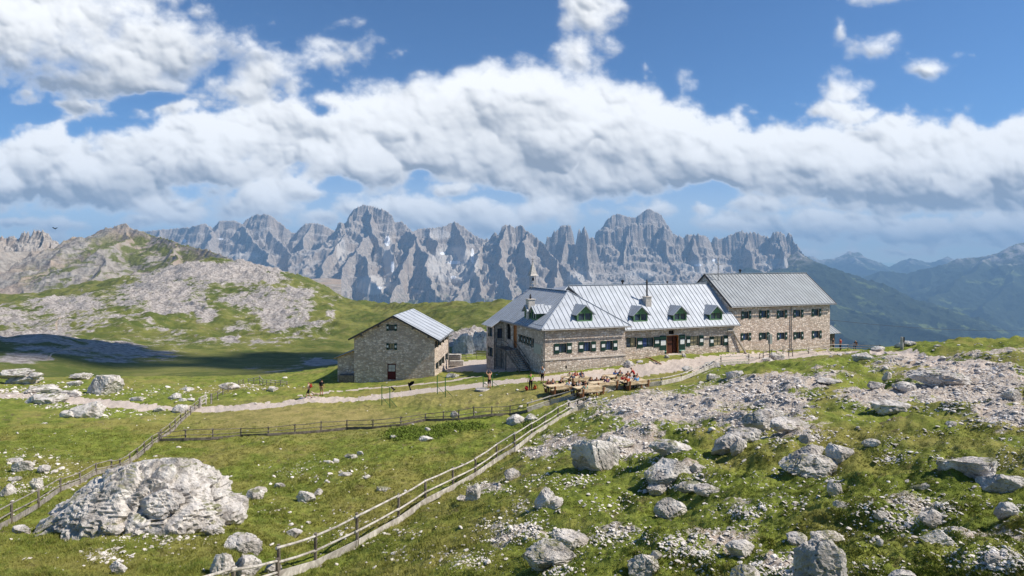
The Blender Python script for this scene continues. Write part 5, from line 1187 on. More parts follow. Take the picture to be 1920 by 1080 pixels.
gate = empty('path_gate', G(376, 765)); tag(gate, 'open wooden gate where the path passes the fence', 'gate')
for a, b, h in ((376, 765, 20), (386, 758, 18), (396, 757, 19)):
    q = G(a, b); m = MB(); m.tube(q - Z * .2, q + Z * h / F * q.y, .085, n=8); m.build('gate_post', M['grey_wood'], gate)
m = MB(); q0 = G(376, 763) + Z * .1; q1 = G(386, 758) + Z * .1
for k in (.15, .5, .85): m.bar(q0 + Z * k, q1 + Z * k, .05, .10)
m.bar(q0 + Z * .1, q1 + Z * .9, .04, .08); m.build('gate_leaf', M['grey_wood'], gate); fixroot(gate)

# ------------------------------------------------------------------ rocks
def ico(sub):
    b = bmesh.new(); bmesh.ops.create_icosphere(b, subdivisions=sub, radius=1.0)
    v = np.array([q.co[:] for q in b.verts]); f = np.array([[w.index for w in p.verts] for p in b.faces]); b.free(); return v, f
ICO = {k: ico(k) for k in (1, 2, 3, 4, 5, 6)}
def rock_shape(seed, sub=3, style='block', rough=1.0):
    """unit rock, z from about -.5 to 1, x,y about -1..1"""
    v, f = ICO[sub]; v = v.copy(); rs = np.random.RandomState(seed)
    v = v * (1 + .30 * rough * fbm3(v * .9 + rs.rand(3) * 40, 2, .5, seed % 40))[:, None]
    ncut = {'block': 15, 'round': 9, 'jag': 20, 'slab': 13}[style]
    for i in range(ncut):
        n = rs.randn(3); n[2] *= .8 if style != 'slab' else 1.6; n /= np.linalg.norm(n); d = rs.uniform(.52, .86)
        s = v @ n; m = s > d; v[m] -= ((s[m] - d) * .94)[:, None] * n
    o = rs.rand(3) * 50; k = 1.0 if sub > 3 else .7
    v = v * (1 + .10 * rough * fbm3(v * 1.3 + o, 3, .5, seed % 40))[:, None]
    if sub >= 3:
        r = ridged3(v * 2.6 + o, 4 if sub > 4 else 3, .55, seed % 37); g = fbm3(v * 7 + o, 4 if sub > 4 else 2, .6, seed % 31)
        v = v * (1 + rough * (.10 * (r - .5) + .075 * g))[:, None]
        if sub >= 4:
            c = np.abs(perlin3(*(v * np.array([2.0, 2.0, .9]) + o + .3 * g[:, None]).T, 5)); v = v * (1 - .13 * rough * np.clip(1 - c * 9, 0, 1))[:, None]
    return v, f
def rock(px, py, wp, hp, label, style='block', seed=0, sub=4, dk=.75, rz=None, lean=0.0, name='boulder', cat='boulder', group=None, rough=1.0, sink=.3):
    base = G(px, py); Y = base.y; w = wp / F * Y / 2; h = hp / F * Y * .80; d = w * dk
    v, f = rock_shape(seed, sub, style, rough)
    v = v - [(v[:, 0].max() + v[:, 0].min()) / 2, 0, 0]; v[:, 0] /= np.abs(v[:, 0]).max(); zt = v[:, 2].max(); v[:, 2] = v[:, 2] / zt
    v = v * np.array([w, d, h * .72]); v[:, 0] += v[:, 2] * lean; v[:, 2] += h * .28
    c = Vector((base.x, base.y + d * .7, 0)); c.z = min(gzs(c.x, c.y), base.z + h * .5)
    zg = base.z; v[:, 2] = np.where(v[:, 2] < 0, v[:, 2] * (1 + sink), v[:, 2])
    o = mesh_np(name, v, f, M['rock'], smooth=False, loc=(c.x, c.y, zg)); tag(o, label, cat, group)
    return o
# the huge boulder at the lower left
def huge():
    base = G(203, 1003); Y = base.y; w = 198 / F * (Y + 1.5); h = 138 / F * (Y + 1)
    v, f = ICO[6]; v = v.copy(); rs = np.random.RandomState(5)
    v[:, 2] = np.sign(v[:, 2]) * np.abs(v[:, 2]) ** .8
    for n, d in (((-.75, -.25, .55), .62), ((.75, -.2, .55), .80), ((.0, -.8, .45), .70), ((-.2, .3, .95), .84), ((.3, -.5, .8), .86), ((-.5, -.7, .3), .75), ((.9, -.4, .1), .88)):
        n = np.array(n) / np.linalg.norm(n); s = v @ n; m = s > d; v[m] -= ((s[m] - d) * .85)[:, None] * n
    prof = np.interp(v[:, 0], [-1, -.85, -.66, -.4, -.15, 0, .2, .42, .62, .8, .92, 1], [.30, .45, .72, .86, .93, 1.0, 1.0, .98, .88, .66, .45, .2])
    v[:, 2] = np.where(v[:, 2] > 0, v[:, 2] * (.45 + .75 * prof), v[:, 2])
    g = fbm3(v * 1.7 + 4, 4, .55, 3); r = ridged3(v * 2.3 + 9, 5, .58, 8); k = fbm3(v * 7.5, 5, .62, 12); pock = np.clip(.18 - np.abs(perlin3(*(v * 11 + k[:, None] * 2).T, 21)), 0, 1)
    ck = np.abs(perlin3(*(v * np.array([2.4, 1.8, .8]) + 3 + .35 * g[:, None]).T, 15)); bed = np.abs(perlin3(*(v * np.array([.7, .7, 3.6]) + 8 + .4 * g[:, None]).T, 17))
    v = v * (1 + .13 * g + .05 * (r - .5) + .045 * k - .3 * pock - .17 * np.clip(1 - ck * 9, 0, 1) - .02 * np.clip(1 - bed * 9, 0, 1))[:, None]
    v[:, 0] -= (v[:, 0].max() + v[:, 0].min()) / 2; v[:, 0] /= np.abs(v[:, 0]).max(); v[:, 2] /= v[:, 2].max()
    v = v * np.array([w, 2.4, h * .76])
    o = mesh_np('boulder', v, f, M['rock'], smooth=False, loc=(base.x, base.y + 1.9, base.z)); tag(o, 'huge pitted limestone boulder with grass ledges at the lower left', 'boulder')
huge()
for i, (a, b, w, h) in enumerate([(140, 996, 46, 20), (205, 1003, 60, 26), (300, 1004, 66, 26), (352, 1002, 70, 24), (395, 1003, 40, 18), (250, 1008, 36, 14)]):
    rock(a, b, w, h, 'pale broken ledge, number %d from the left, at the foot of the huge boulder' % (i + 1) if False else ('leftmost', 'second', 'third', 'fourth', 'rightmost', 'lowest middle')[i] + ' pale broken ledge at the foot of the huge boulder', 'jag', 200 + i, 4, .8, group='ledges at the foot of the huge boulder', rough=1.3)
BL = [
 (185, 739, 62, 43, 'tall rounded pink-white boulder standing alone above the path, left of the fence gate', 'round', 1),
 (72, 758, 82, 21, 'long low pale rock slab just below the path at the left', 'slab', 2), (118, 745, 60, 16, 'flat pale rocks at the right end of the long low slab', 'slab', 3),
 (150, 783, 64, 33, 'split boulder with a dark crack standing in grass below the path at the left', 'block', 4), (122, 784, 30, 16, 'small white rock against the left side of the split boulder', 'round', 5),
 (30, 721, 62, 22, 'square pale block on the skyline at the left edge', 'block', 6), (15, 706, 70, 16, 'pale ledge behind the square block at the left edge', 'slab', 7), (70, 737, 66, 14, 'pointed low rock below the square block at the left', 'jag', 8), (94, 731, 28, 12, 'small white rock right of the pointed low rock', 'round', 9),
 (134, 723, 32, 10, 'flat white rock on the far side left of the tall rounded boulder', 'slab', 10), (62, 707, 26, 10, 'grey rock on the plateau rim at the left', 'jag', 11), (140, 712, 44, 14, 'grey jagged rock on the rim behind the flat white rock', 'jag', 12),
 (347, 733, 28, 9, 'low pale rock in grass midway between the rounded boulder and the gate', 'slab', 13), (325, 749, 24, 14, 'dark-veined rock just above the path, left of the gate', 'jag', 14), (253, 752, 26, 10, 'pale rock on the upper side of the path', 'slab', 15), (296, 772, 24, 10, 'small white rock below the path near the fence', 'round', 16), (334, 774, 30, 17, 'grey cracked rock below the path against the fence', 'jag', 17),
 (425, 731, 42, 14, 'wide white slab lying behind the small fence past the gate', 'slab', 18), (508, 735, 22, 11, 'dark-holed rock above the path between the gate and the barn', 'jag', 19), (339, 753, 16, 7, 'tiny white rock right beside the path above the fence', 'round', 20), (355, 752, 18, 6, 'tiny flat white rock near the gate', 'slab', 21),
 (853, 783, 18, 15, 'white pointed rock standing behind the meadow fence', 'jag', 22), (968, 798, 38, 21, 'white square rock below the meadow fence next to the fence corner', 'block', 23), (995, 790, 26, 16, 'dark grey rock right of the white square rock', 'jag', 24),
 (796, 828, 32, 10, 'grey slab in the weeds below the meadow fence', 'slab', 25), (737, 824, 14, 9, 'small white rock left of the weeds below the meadow fence', 'round', 26), (802, 811, 14, 11, 'small white rock among the green weeds', 'round', 27), (629, 868, 16, 9, 'white rock of the little pair beside the wet ditch, right one', 'round', 28), (612, 869, 16, 7, 'white rock of the little pair beside the wet ditch, left one', 'round', 29), (656, 859, 26, 8, 'low grey rock right of the white pair by the ditch', 'slab', 30), (675, 854, 14, 9, 'dark small rock by the ditch', 'jag', 31),
 (475, 936, 34, 18, 'shaded grey rock right of the huge boulder', 'block', 32), (484, 925, 28, 11, 'pale rock on top of the slope right behind the shaded grey one', 'round', 33), (570, 942, 40, 22, 'three-part white rock in the grass between huge boulder and long fence', 'jag', 34), (595, 928, 18, 13, 'white rock at the right of the three-part rock', 'round', 35), (522, 914, 24, 8, 'flat white rock above the three-part rock', 'slab', 36), (645, 893, 26, 8, 'flat white rock in the middle of the pasture', 'slab', 37), (718, 922, 28, 9, 'flat white rock close to the long fence', 'slab', 38), (548, 1007, 30, 14, 'rough white rock left of the third post of the long fence', 'round', 39),
 (450, 1040, 70, 38, 'white rough rock on top of the stone pile at the bottom fence', 'jag', 40), (412, 1078, 44, 50, 'upright white rock at the left of the bottom stone pile', 'jag', 41), (458, 1082, 56, 42, 'layered white block in the bottom stone pile', 'block', 42), (508, 1076, 34, 20, 'white rock behind the first fence post at the bottom', 'round', 43), (214, 1078, 34, 30, 'small upright white rock at the bottom left', 'jag', 44),
 (35, 885, 34, 24, 'jagged white rock left of the huge boulder, nearest the left edge', 'jag', 45), (76, 888, 26, 18, 'round white rock left above the huge boulder', 'round', 46), (62, 918, 26, 26, 'pointed white rock left of the fence below the round one', 'jag', 47), (20, 868, 40, 8, 'long thin white rock at the left edge', 'slab', 48), (8, 930, 26, 26, 'white rock cut by the left edge', 'round', 49), (24, 903, 24, 10, 'small flat white rock near the left edge', 'slab', 50), (32, 1000, 40, 12, 'pale rock in grass just below the left fence', 'slab', 51),
 (1120, 880, 96, 66, 'biggest upright grey boulder in the middle of the right slope, casting a dark shadow', 'block', 52), (1165, 842, 60, 26, 'flat grey rock right behind the biggest upright boulder', 'slab', 53), (1262, 850, 84, 24, 'low grey rock ledge among the scree right of the upright boulder', 'slab', 54),
 (1260, 908, 92, 50, 'wide grey layered boulder right of the upright boulder', 'block', 55), (1236, 930, 44, 26, 'tilted rock in front of the wide layered boulder', 'slab', 56), (1262, 972, 64, 40, 'dark pitted round boulder with shadow at centre right', 'round', 57),
 (1022, 952, 40, 42, 'upright split rock in the grass left of centre of the slope', 'jag', 58), (1036, 955, 44, 24, 'rounded rock leaning on the upright split rock', 'round', 59), (886, 940, 30, 40, 'white spear-shaped rock against the long fence', 'jag', 60), (868, 942, 26, 14, 'small white rocks at the foot of the spear-shaped rock', 'slab', 61), (962, 898, 34, 22, 'rough white rock above the spear-shaped rock', 'round', 62),
 (1072, 1030, 80, 38, 'upper layered rock of the pair near the bottom centre', 'slab', 63), (1032, 1066, 106, 48, 'large layered white rock near the bottom centre', 'jag', 64), (1003, 1040, 34, 18, 'white rock at the upper left of the large layered rock', 'round', 65), (1215, 1088, 70, 50, 'ridge-shaped white rock at the bottom edge', 'jag', 66), (1232, 1052, 24, 20, 'small rock right of the ridge-shaped rock', 'round', 67),
 (1440, 806, 84, 44, 'bright white rock dome in the scree at centre right', 'round', 68), (1400, 826, 70, 26, 'white flat rocks left below the bright dome', 'slab', 69), (1372, 848, 66, 36, 'grey cracked rock left below the white rocks in the scree', 'jag', 70), (1487, 806, 80, 22, 'white slab right of the bright dome', 'slab', 71), (1385, 852, 26, 34, 'upright pale stone in front of the grey cracked rock', 'jag', 72),
 (1532, 868, 72, 38, 'smooth grey flat-faced boulder with a crack, upper one of a pair', 'block', 73), (1583, 862, 52, 30, 'split grey rock right beside the smooth grey boulder', 'block', 74), (1534, 896, 120, 50, 'rough dark-veined boulder in front of the smooth grey one', 'slab', 75),
 (1570, 928, 30, 28, 'small pale block in the grass below the dark-veined boulder', 'block', 76), (1580, 952, 26, 14, 'small white stone pair below the pale block', 'round', 77), (1840, 900, 120, 50, 'long grey slanting slab at the right', 'slab', 78), (1895, 925, 80, 40, 'grey rock at the lower end of the slanting slab by the right edge', 'round', 79), (1735, 918, 34, 12, 'low pale rock alone in the right hand grass', 'slab', 80), (1896, 965, 40, 28, 'dark pitted rock near the right edge', 'round', 81),
 (1755, 990, 48, 36, 'triangular pale rock above the stone heap at lower right', 'jag', 82), (1765, 1020, 60, 26, 'pale rock in the stone heap at lower right', 'block', 83), (1655, 975, 26, 20, 'small white block left of the stone heap', 'block', 84), (1652, 1024, 14, 16, 'lone small white stone with a black shadow', 'round', 85), (1870, 1060, 34, 20, 'pale block at the bottom right', 'block', 86),
 (1555, 1105, 110, 104, 'big pointed grey boulder at the bottom edge on the right', 'jag', 87), (1560, 1024, 66, 28, 'flat rock behind the top of the big pointed boulder', 'slab', 88), (1395, 1046, 56, 32, 'weathered round rock left of the big pointed boulder', 'round', 89), (1500, 1022, 44, 24, 'round grey rock at the left shoulder of the pointed boulder', 'round', 90), (1405, 1098, 66, 36, 'rough rock at the bottom edge left of the pointed boulder', 'jag', 91), (1700, 1095, 50, 24, 'grey rock cut by the bottom edge at the right', 'round', 92), (1300, 925, 60, 22, 'dark low rock right below the wide layered boulder', 'slab', 93), (1330, 926, 50, 18, 'flat pale rock right of the dark low rock', 'slab', 94), (1310, 884, 36, 18, 'pale rock right of the wide layered boulder', 'block', 95),
 (1290, 697, 22, 12, 'small grey rock just below the yard fence', 'round', 96), (1335, 690, 34, 14, 'white rock in the little group below the yard fence', 'round', 97), (1381, 708, 34, 16, 'grey rounded rock right in the group below the yard fence', 'round', 98), (1340, 711, 26, 12, 'dark grey rock left in the group below the yard fence', 'jag', 99), (1462, 674, 30, 14, 'white rock pile piece under the signpost', 'jag', 100), (1440, 677, 22, 8, 'white rock left under the signpost', 'slab', 101),
 (1625, 674, 44, 16, 'grey slanted rock on the brow right of the hut', 'slab', 102), (1650, 658, 24, 10, 'white rock on the skyline right of the hut', 'round', 103), (1710, 648, 26, 10, 'white pointed rock on the skyline', 'jag', 104), (1692, 651, 20, 10, 'grey rock at the foot of the skyline post', 'round', 105), (1762, 651, 16, 6, 'small flat rock on the right skyline', 'slab', 106), (1700, 732, 40, 18, 'white rock under the grassy overhang at the right', 'round', 107), (1648, 728, 34, 14, 'pale rock left of the grassy overhang', 'slab', 108), (1780, 722, 110, 30, 'grey slanting ledge right of the grassy overhang', 'slab', 109), (1680, 774, 90, 26, 'long pale ledge in the scree below the grassy overhang', 'slab', 110), (1667, 712, 18, 20, 'upright white stone above the pale rock by the overhang', 'jag', 111), (1905, 752, 34, 26, 'grey rock in the scree at the right edge', 'jag', 112), (1512, 832, 26, 22, 'white rounded rock above the smooth grey boulder', 'round', 113), (1640, 838, 34, 16, 'two-part grey rock right of the split rock', 'block', 114), (1790, 800, 26, 12, 'pale stone in the grass strip at the right', 'block', 115), (1560, 720, 50, 12, 'pale flat rock at the top of the scree', 'slab', 116),
 (1180, 688, 26, 16, 'white wedge-shaped rock by the corner of the hut wing', 'slab', 117), (1200, 680, 14, 5, 'small flat stone on the grass bank at the hut', 'slab', 118), (848, 708, 26, 9, 'low grey rock between the barn and the yard', 'slab', 119), (1283, 670, 8, 9, 'round pale stone right of the hut steps', 'round', 120), (1251, 672, 10, 8, 'brown stone left of the hut steps', 'round', 121),
]
for (a, b, w, h, lab, sty, sd_) in BL:
    big = w * h > 2500; rock(a, b, w, h, lab, sty, 300 + sd_, 5 if big else (4 if w > 22 else 3), .8 if sty != 'slab' else .62, rough=1.15 if sty == 'jag' else (1.1 if sty == 'slab' else .85))
def outcrop(px, py, wpx, hpx, Y, label, seed):
    c = P3(px, py, Y); w = wpx / F * Y / 2; h = hpx / F * Y; v, f = rock_shape(seed, 5, 'jag', 1.5); v = v * np.array([w, w * .6, h]); 
    k = ridged3(np.stack([v[:, 0] * .35, v[:, 1] * .35, v[:, 2] * .08], -1), 4, .6, 7); v *= (1 + .35 * (k[:, None] - .5) * np.array([1, 1, .2]))
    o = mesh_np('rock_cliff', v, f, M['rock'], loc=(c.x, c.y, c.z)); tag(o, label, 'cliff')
outcrop(872, 668, 62, 52, 175, 'left tower of the fissured rock cliff seen between barn and hut', 501); outcrop(905, 664, 56, 46, 180, 'right part of the fissured rock cliff seen between barn and hut', 502)

# medium stones: individuals, copies of a few shapes
def stone_density(px, py, x, y):
    d = ell(px, py, SCREE) ** 1.3
    left = ell(px, py, [(60, 890, 120, 60, .30), (60, 730, 130, 22, .40), (300, 735, 220, 18, .22), (480, 727, 90, 10, .35), (330, 1010, 120, 30, .30), (600, 880, 130, 30, .16), (700, 1000, 160, 50, .10), (250, 775, 120, 16, .20), (560, 960, 100, 40, .05), (200, 1040, 60, 20, .5)])
    right = .035 * sstep(px, 800, 1150) * sstep(py, 690, 760) + .03 * sstep(px, 1250, 1450)
    cl = sstep(fbm(x / 1.9, y / 1.9, 5, .65, 61), -.06, .24)
    d = np.maximum(np.maximum(d * (.22 + 1.0 * cl), left * (.15 + cl)), right * (.1 + 1.9 * cl ** 2) + .003)
    flat = ell(px, py, [(600, 785, 330, 40, 1), (1100, 712, 240, 24, 1.2), (1300, 690, 150, 12, 1), (800, 730, 260, 12, 1)]); return d * (1 - np.clip(flat, 0, 1))
rs = np.random.RandomState(77)
def sample(n, seed, fn, box=(-60, 1990, 642, 1110), nearbias=0.0):
    r_ = np.random.RandomState(seed); X = []; tot = 0
    while tot < n:
        px = r_.uniform(box[0], box[1], 60000); py = box[2] + (box[3] - box[2]) * r_.rand(60000) ** (1 - nearbias)
        x, y, z, ok = hits(px, py); d = fn(px, py, x, y); k = ok & (r_.rand(60000) < d)
        X.append(np.stack([px[k], py[k], x[k], y[k], z[k]], -1)); tot += k.sum()
    return np.concatenate(X)[:n]
lib = []
for i in range(9):
    v, f = rock_shape(700 + i, 3, ('block', 'jag', 'round', 'slab')[i % 4], 1.0); v[:, 2] = v[:, 2] * .75
    me_o = mesh_np('stone', v, f, M['stone']); lib.append(me_o.data); bpy.data.objects.remove(me_o)
zones = [('white stone lying in the thick scree at the right', 'white stones in the scree at the right', lambda px, py: (px > 1000) & (py < 870)),
         ('pale stone lying in the grass of the lower right slope', 'stones on the lower right slope', lambda px, py: (px > 780) & (py >= 870)),
         ('pale stone in the pasture left of the long fence', 'stones in the left pasture', lambda px, py: px < 800)]
LM = [(262, 940, 'the huge lower left boulder'), (184, 725, 'the tall rounded boulder by the path'), (72, 750, 'the long low slab by the path'), (50, 890, 'the white rocks at the left edge'), (385, 750, 'the path gate'), (580, 935, 'the three-part white rock'), (460, 1055, 'the bottom stone pile'), (1120, 850, 'the biggest upright grey boulder'), (1262, 880, 'the wide layered boulder'), (1262, 955, 'the dark pitted round boulder'), (1035, 935, 'the upright split rock'), (890, 920, 'the spear-shaped white rock'), (1040, 1045, 'the large layered rock near bottom centre'), (1215, 1065, 'the ridge-shaped rock at the bottom'), (1440, 790, 'the bright white rock dome'), (1372, 838, 'the grey cracked rock in the scree'), (1534, 875, 'the dark-veined boulder pair'), (1840, 880, 'the long slanting slab'), (1755, 985, 'the triangular pale rock'), (1555, 1050, 'the big pointed boulder'), (1395, 1030, 'the weathered round rock'), (1340, 700, 'the rock group below the yard fence'), (1680, 765, 'the long pale ledge'), (1780, 712, 'the slanting ledge by the overhang'), (1905, 742, 'the grey rock at the right edge'), (1625, 668, 'the slanted rock on the brow'), (1240, 800, 'the middle of the white scree'), (1300, 750, 'the upper white scree'), (970, 790, 'the white square rock')]
med = sample(150, 5, lambda px, py, x, y: stone_density(px, py, x, y) * .8)
seen_l = set()
def stone_label(px, py, s, y):
    k_ = min(range(len(LM)), key=lambda q: ((LM[q][0] - px) / 1.0) ** 2 + ((LM[q][1] - py) * 1.8) ** 2); lx, ly, nm_ = LM[k_]
    dx_, dy_ = px - lx, (py - ly) * 1.8; an_ = int(round(math.degrees(math.atan2(-dy_, dx_)) / 45)) % 8; side = ('right of', 'behind and right of', 'behind', 'behind and left of', 'left of', 'in front and left of', 'in front of', 'in front and right of')[an_]
    far_ = math.hypot(dx_, dy_); q_ = 'close' if far_ < 55 else ('near' if far_ < 110 else 'well')
    sz = 'small' if s * F / y < 5.5 else ('middling' if s * F / y < 7.5 else 'larger')
    return '%s stone %s %s %s' % (sz, q_, side, nm_)
for px, py, x, y, z in med:
    s = rs.uniform(3.0, 7.5) / F * y
    lab_ = stone_label(px, py, s, y)
    if lab_ in seen_l: continue
    seen_l.add(lab_); o = link(bpy.data.objects.new('stone', lib[rs.randint(9)])); o.location = (x, y, z + s * .12)
    o.scale = (s, s * rs.uniform(.6, 1), s * rs.uniform(.4, .75)); o.rotation_euler = (rs.uniform(-.3, .3), rs.uniform(-.3, .3), rs.uniform(0, 6.28))
    grp = next((g_ for l_, g_, fn in zones if fn(px, py)), zones[0][1])
    tag(o, lab_, 'stone', grp)
# small stones: one mass
def small_stones():
    P = sample(38000, 9, stone_density); n = len(P); r_ = np.random.RandomState(3)
    V = []; Fs = []; off = 0
    vars_ = [rock_shape(800 + i, 1, ('block', 'jag', 'slab')[i % 3], 1.0) for i in range(12)]; vars2 = [rock_shape(830 + i, 2, ('block', 'jag', 'slab')[i % 3], 1.1) for i in range(10)]
    size = np.exp(r_.normal(0, .62, n)) * 1.2 / F * P[:, 3] * (1 + .35 * (P[:, 1] > 900)); size = np.minimum(size, 6.0 / F * P[:, 3])
    big = size / P[:, 3] * F > 2.2
    for lst, msk in ((vars_, ~big), (vars2, big)):
        idx = np.nonzero(msk)[0]; which = r_.randint(len(lst), size=len(idx))
        for k, (v, f) in enumerate(lst):
            ii = idx[which == k]; m = len(ii)
            if not m: continue
            a = r_.rand(m) * 6.283; c, s = np.cos(a), np.sin(a); sc = size[ii][:, None] * np.stack([np.ones(m), r_.uniform(.6, 1, m), r_.uniform(.22, .55, m)], -1)
            q = v[None] * sc[:, None, :]; X = q[..., 0] * c[:, None] - q[..., 1] * s[:, None]; Yv = q[..., 0] * s[:, None] + q[..., 1] * c[:, None]; tl = r_.uniform(-.6, .6, m)[:, None]
            Q = np.stack([X + P[ii, 2][:, None], Yv + P[ii, 3][:, None], q[..., 2] + X * tl + P[ii, 4][:, None] + size[ii][:, None] * .12], -1)
            V.append(Q.reshape(-1, 3)); Fs.append((f[None] + (np.arange(m) * len(v))[:, None, None]).reshape(-1, 3) + off); off += m * len(v)
    o = mesh_np('loose_stones', np.concatenate(V), np.concatenate(Fs), M['stone'], smooth=False); tag(o, 'small white rubble strewn over the slopes', 'rubble', kind='stuff')
small_stones()
# ------------------------------------------------------------------ grass
def grass(n, seed, box, hgt, blades, name, label, dens=None, mt='blade'):
    def dn(px, py, x, y):
        d = .9 - 1.1 * ell(px, py, SCREE) ** 1.0; d = d * (.35 + .65 * sstep(fbm(x / .8, y / .8, 4, .6, 65), -.25, .15)); d = d * (dpath(x, y) > 1.5)
        return d if dens is None else d * dens(px, py)
    P = sample(n, seed, dn, box); r_ = np.random.RandomState(seed); m = len(P); b = blades
    Y = P[:, 3]; H = hgt * (1 - .55 * sstep(P[:, 0], 820, 1150))[:, None] * r_.uniform(.5, 1.25, (m, b)) * (.7 + .6 * sstep(fbm(P[:, 2] / 2.2, Y / 2.2, 3, .6, 66), -.2, .3))[:, None]
    a = r_.rand(m, b) * 6.283; rad = r_.rand(m, b) * .05 * (Y[:, None] / 18); bx = P[:, 2][:, None] + np.cos(a) * rad; by = Y[:, None] + np.sin(a) * rad; bz = P[:, 4][:, None] - .015
    a2 = r_.rand(m, b) * 6.283; w = np.maximum(.006, .42 / F * Y)[:, None] * r_.uniform(.6, 1.2, (m, b)); ln = H * r_.uniform(.2, .8, (m, b)); wx, wy = np.cos(a2) * w, np.sin(a2) * w
    p0 = np.stack([bx - wx, by - wy, bz * np.ones_like(bx)], -1); p1 = np.stack([bx + wx, by + wy, bz * np.ones_like(bx)], -1); p2 = np.stack([bx + np.cos(a) * ln, by + np.sin(a) * ln, bz + H], -1)
    V = np.stack([p0, p1, p2], 2).reshape(-1, 3); Fc = np.arange(len(V)).reshape(-1, 3)
    o = mesh_np(name, V, Fc, M[mt], smooth=False); tag(o, label, 'grass', kind='stuff')
grass(14000, 25, (-40, 1960, 790, 1110), .15, 5, 'grass', 'taller tufts of grass standing above the short turf', dens=lambda px, py: .25 + .75 * sstep(px, 1000, 700))
grass(84000, 21, (-40, 1960, 800, 1110), .085, 7, 'grass', 'short green alpine grass covering the slopes')
M['weed'] = plain('bright_weeds', (.14, .19, .025), var=.4, scale=2.0)
def wd(px, py): return ell(px, py, [(780, 812, 70, 14, 1.4), (870, 800, 60, 10, 1), (745, 820, 30, 8, 1), (990, 800, 30, 12, .5)])
def weeds():
    P = sample(900, 31, lambda px, py, x, y: wd(px, py), (650, 1560, 745, 850)); r_ = np.random.RandomState(4); m = len(P); b = 14
    s = .085; bx = P[:, 2][:, None] + r_.normal(0, .12, (m, b)); by = P[:, 3][:, None] + r_.normal(0, .12, (m, b)); bz = P[:, 4][:, None] + r_.uniform(.0, .17, (m, b)); a = r_.rand(m, b) * 6.283; t = r_.uniform(-.08, .08, (m, b))
    V = np.stack([np.stack([bx, by, bz], -1), np.stack([bx + np.cos(a) * s, by + np.sin(a) * s, bz + t], -1), np.stack([bx + np.cos(a + .9) * s, by + np.sin(a + .9) * s, bz - t], -1)], 2).reshape(-1, 3)
    tag(mesh_np('leafy_weeds', V, np.arange(len(V)).reshape(-1, 3), M['weed'], smooth=False), 'tall bright green weeds in front of the meadow fence', 'weeds', kind='stuff')
weeds()
# ------------------------------------------------------------------ picnic tables and benches
AX = A.copy(); BX = B.copy()
def frame_at(o, a, b): return Matrix(((a.x, b.x, 0, o.x), (a.y, b.y, 0, o.y), (0, 0, 1, o.z), (0, 0, 0, 1)))
def copy_tree(o, parent=None):
    c = o.copy(); scene.collection.objects.link(c)
    if parent: c.parent = parent; c.matrix_parent_inverse = Matrix()
    for ch in list(o.children): copy_tree(ch, c)
    return c
def make_table():
    t = empty('picnic_table'); m = MB()
    for y in (-.29, 0, .29): m.box((0, y, .74), (2.4, .27, .07))
    m.box((-.8, 0, .68), (.1, .8, .06)); m.box((.8, 0, .68), (.1, .8, .06)); m.build('tabletop', M['new_wood'], t)
    for x in (-.8, .8):
        l = MB(); l.bar((x, -.32, 0), (x, .2, .66), .09, .12); l.bar((x, .32, 0), (x, -.2, .66), .09, .12); l.bar((x, -.3, .3), (x, .3, .3), .07, .08); l.build('leg', M['old_log'], t)
    return t
def make_bench():
    t = empty('bench'); m = MB(); m.box((0, -.09, .44), (2.3, .17, .06)); m.box((0, .10, .44), (2.3, .17, .06)); m.build('seat', M['new_wood'], t)
    m = MB(); m.box((0, -.27, .72), (2.3, .045, .16), Z=Vector((0, -.15, 1)).normalized(), Y=Vector((0, 1, .15)).normalized()); m.box((0, -.30, .62), (2.3, .045, .10)); m.build('backrest', M['new_wood'], t)
    for x in (-.95, .95):
        l = MB(); l.bar((x, -.2, 0), (x, -.33, .82), .11, .12); l.bar((x, .16, 0), (x, .12, .41), .11, .12); l.bar((x, -.26, .37), (x, .18, .37), .09, .09); l.build('leg', M['old_log'], t)
    return t
T0 = make_table(); B0 = make_bench(); usedT = usedB = False
TB = [(1049, 737, 'nearest the green-shirted man'), (1101, 742, 'right against the fence'), (1081, 722, 'at the rear by the hut corner'), (1128, 732, 'amid three people in dark clothes'), (1160, 719, 'at the rear beside people in blue'), (1186, 729, 'furthest right')]
seats = {}
for i, (a, b, where) in enumerate(TB):
    c = G(a, b); rz = math.atan2(AX.y, AX.x); 
    t = T0 if not usedT else copy_tree(T0); usedT = True; c.z = gzs(c.x, c.y); t.location = c; t.rotation_euler = (0, 0, rz); tag(t, 'pale larch picnic table ' + where, 'table', 'picnic tables on the terrace')
    for s in (1, -1):
        bb = B0 if not usedB else copy_tree(B0); usedB = True; p = c + BX * (.78 * s); p.z = gzs(p.x, p.y); bb.location = p; bb.rotation_euler = (0, 0, rz + (math.pi if s > 0 else 0))
        tag(bb, ('bench on the hut side of the table ' if s > 0 else 'bench on the near side of the table ') + where, 'bench', 'benches around the picnic tables')
        seats[(i, s)] = (p, rz + (math.pi if s > 0 else 0))
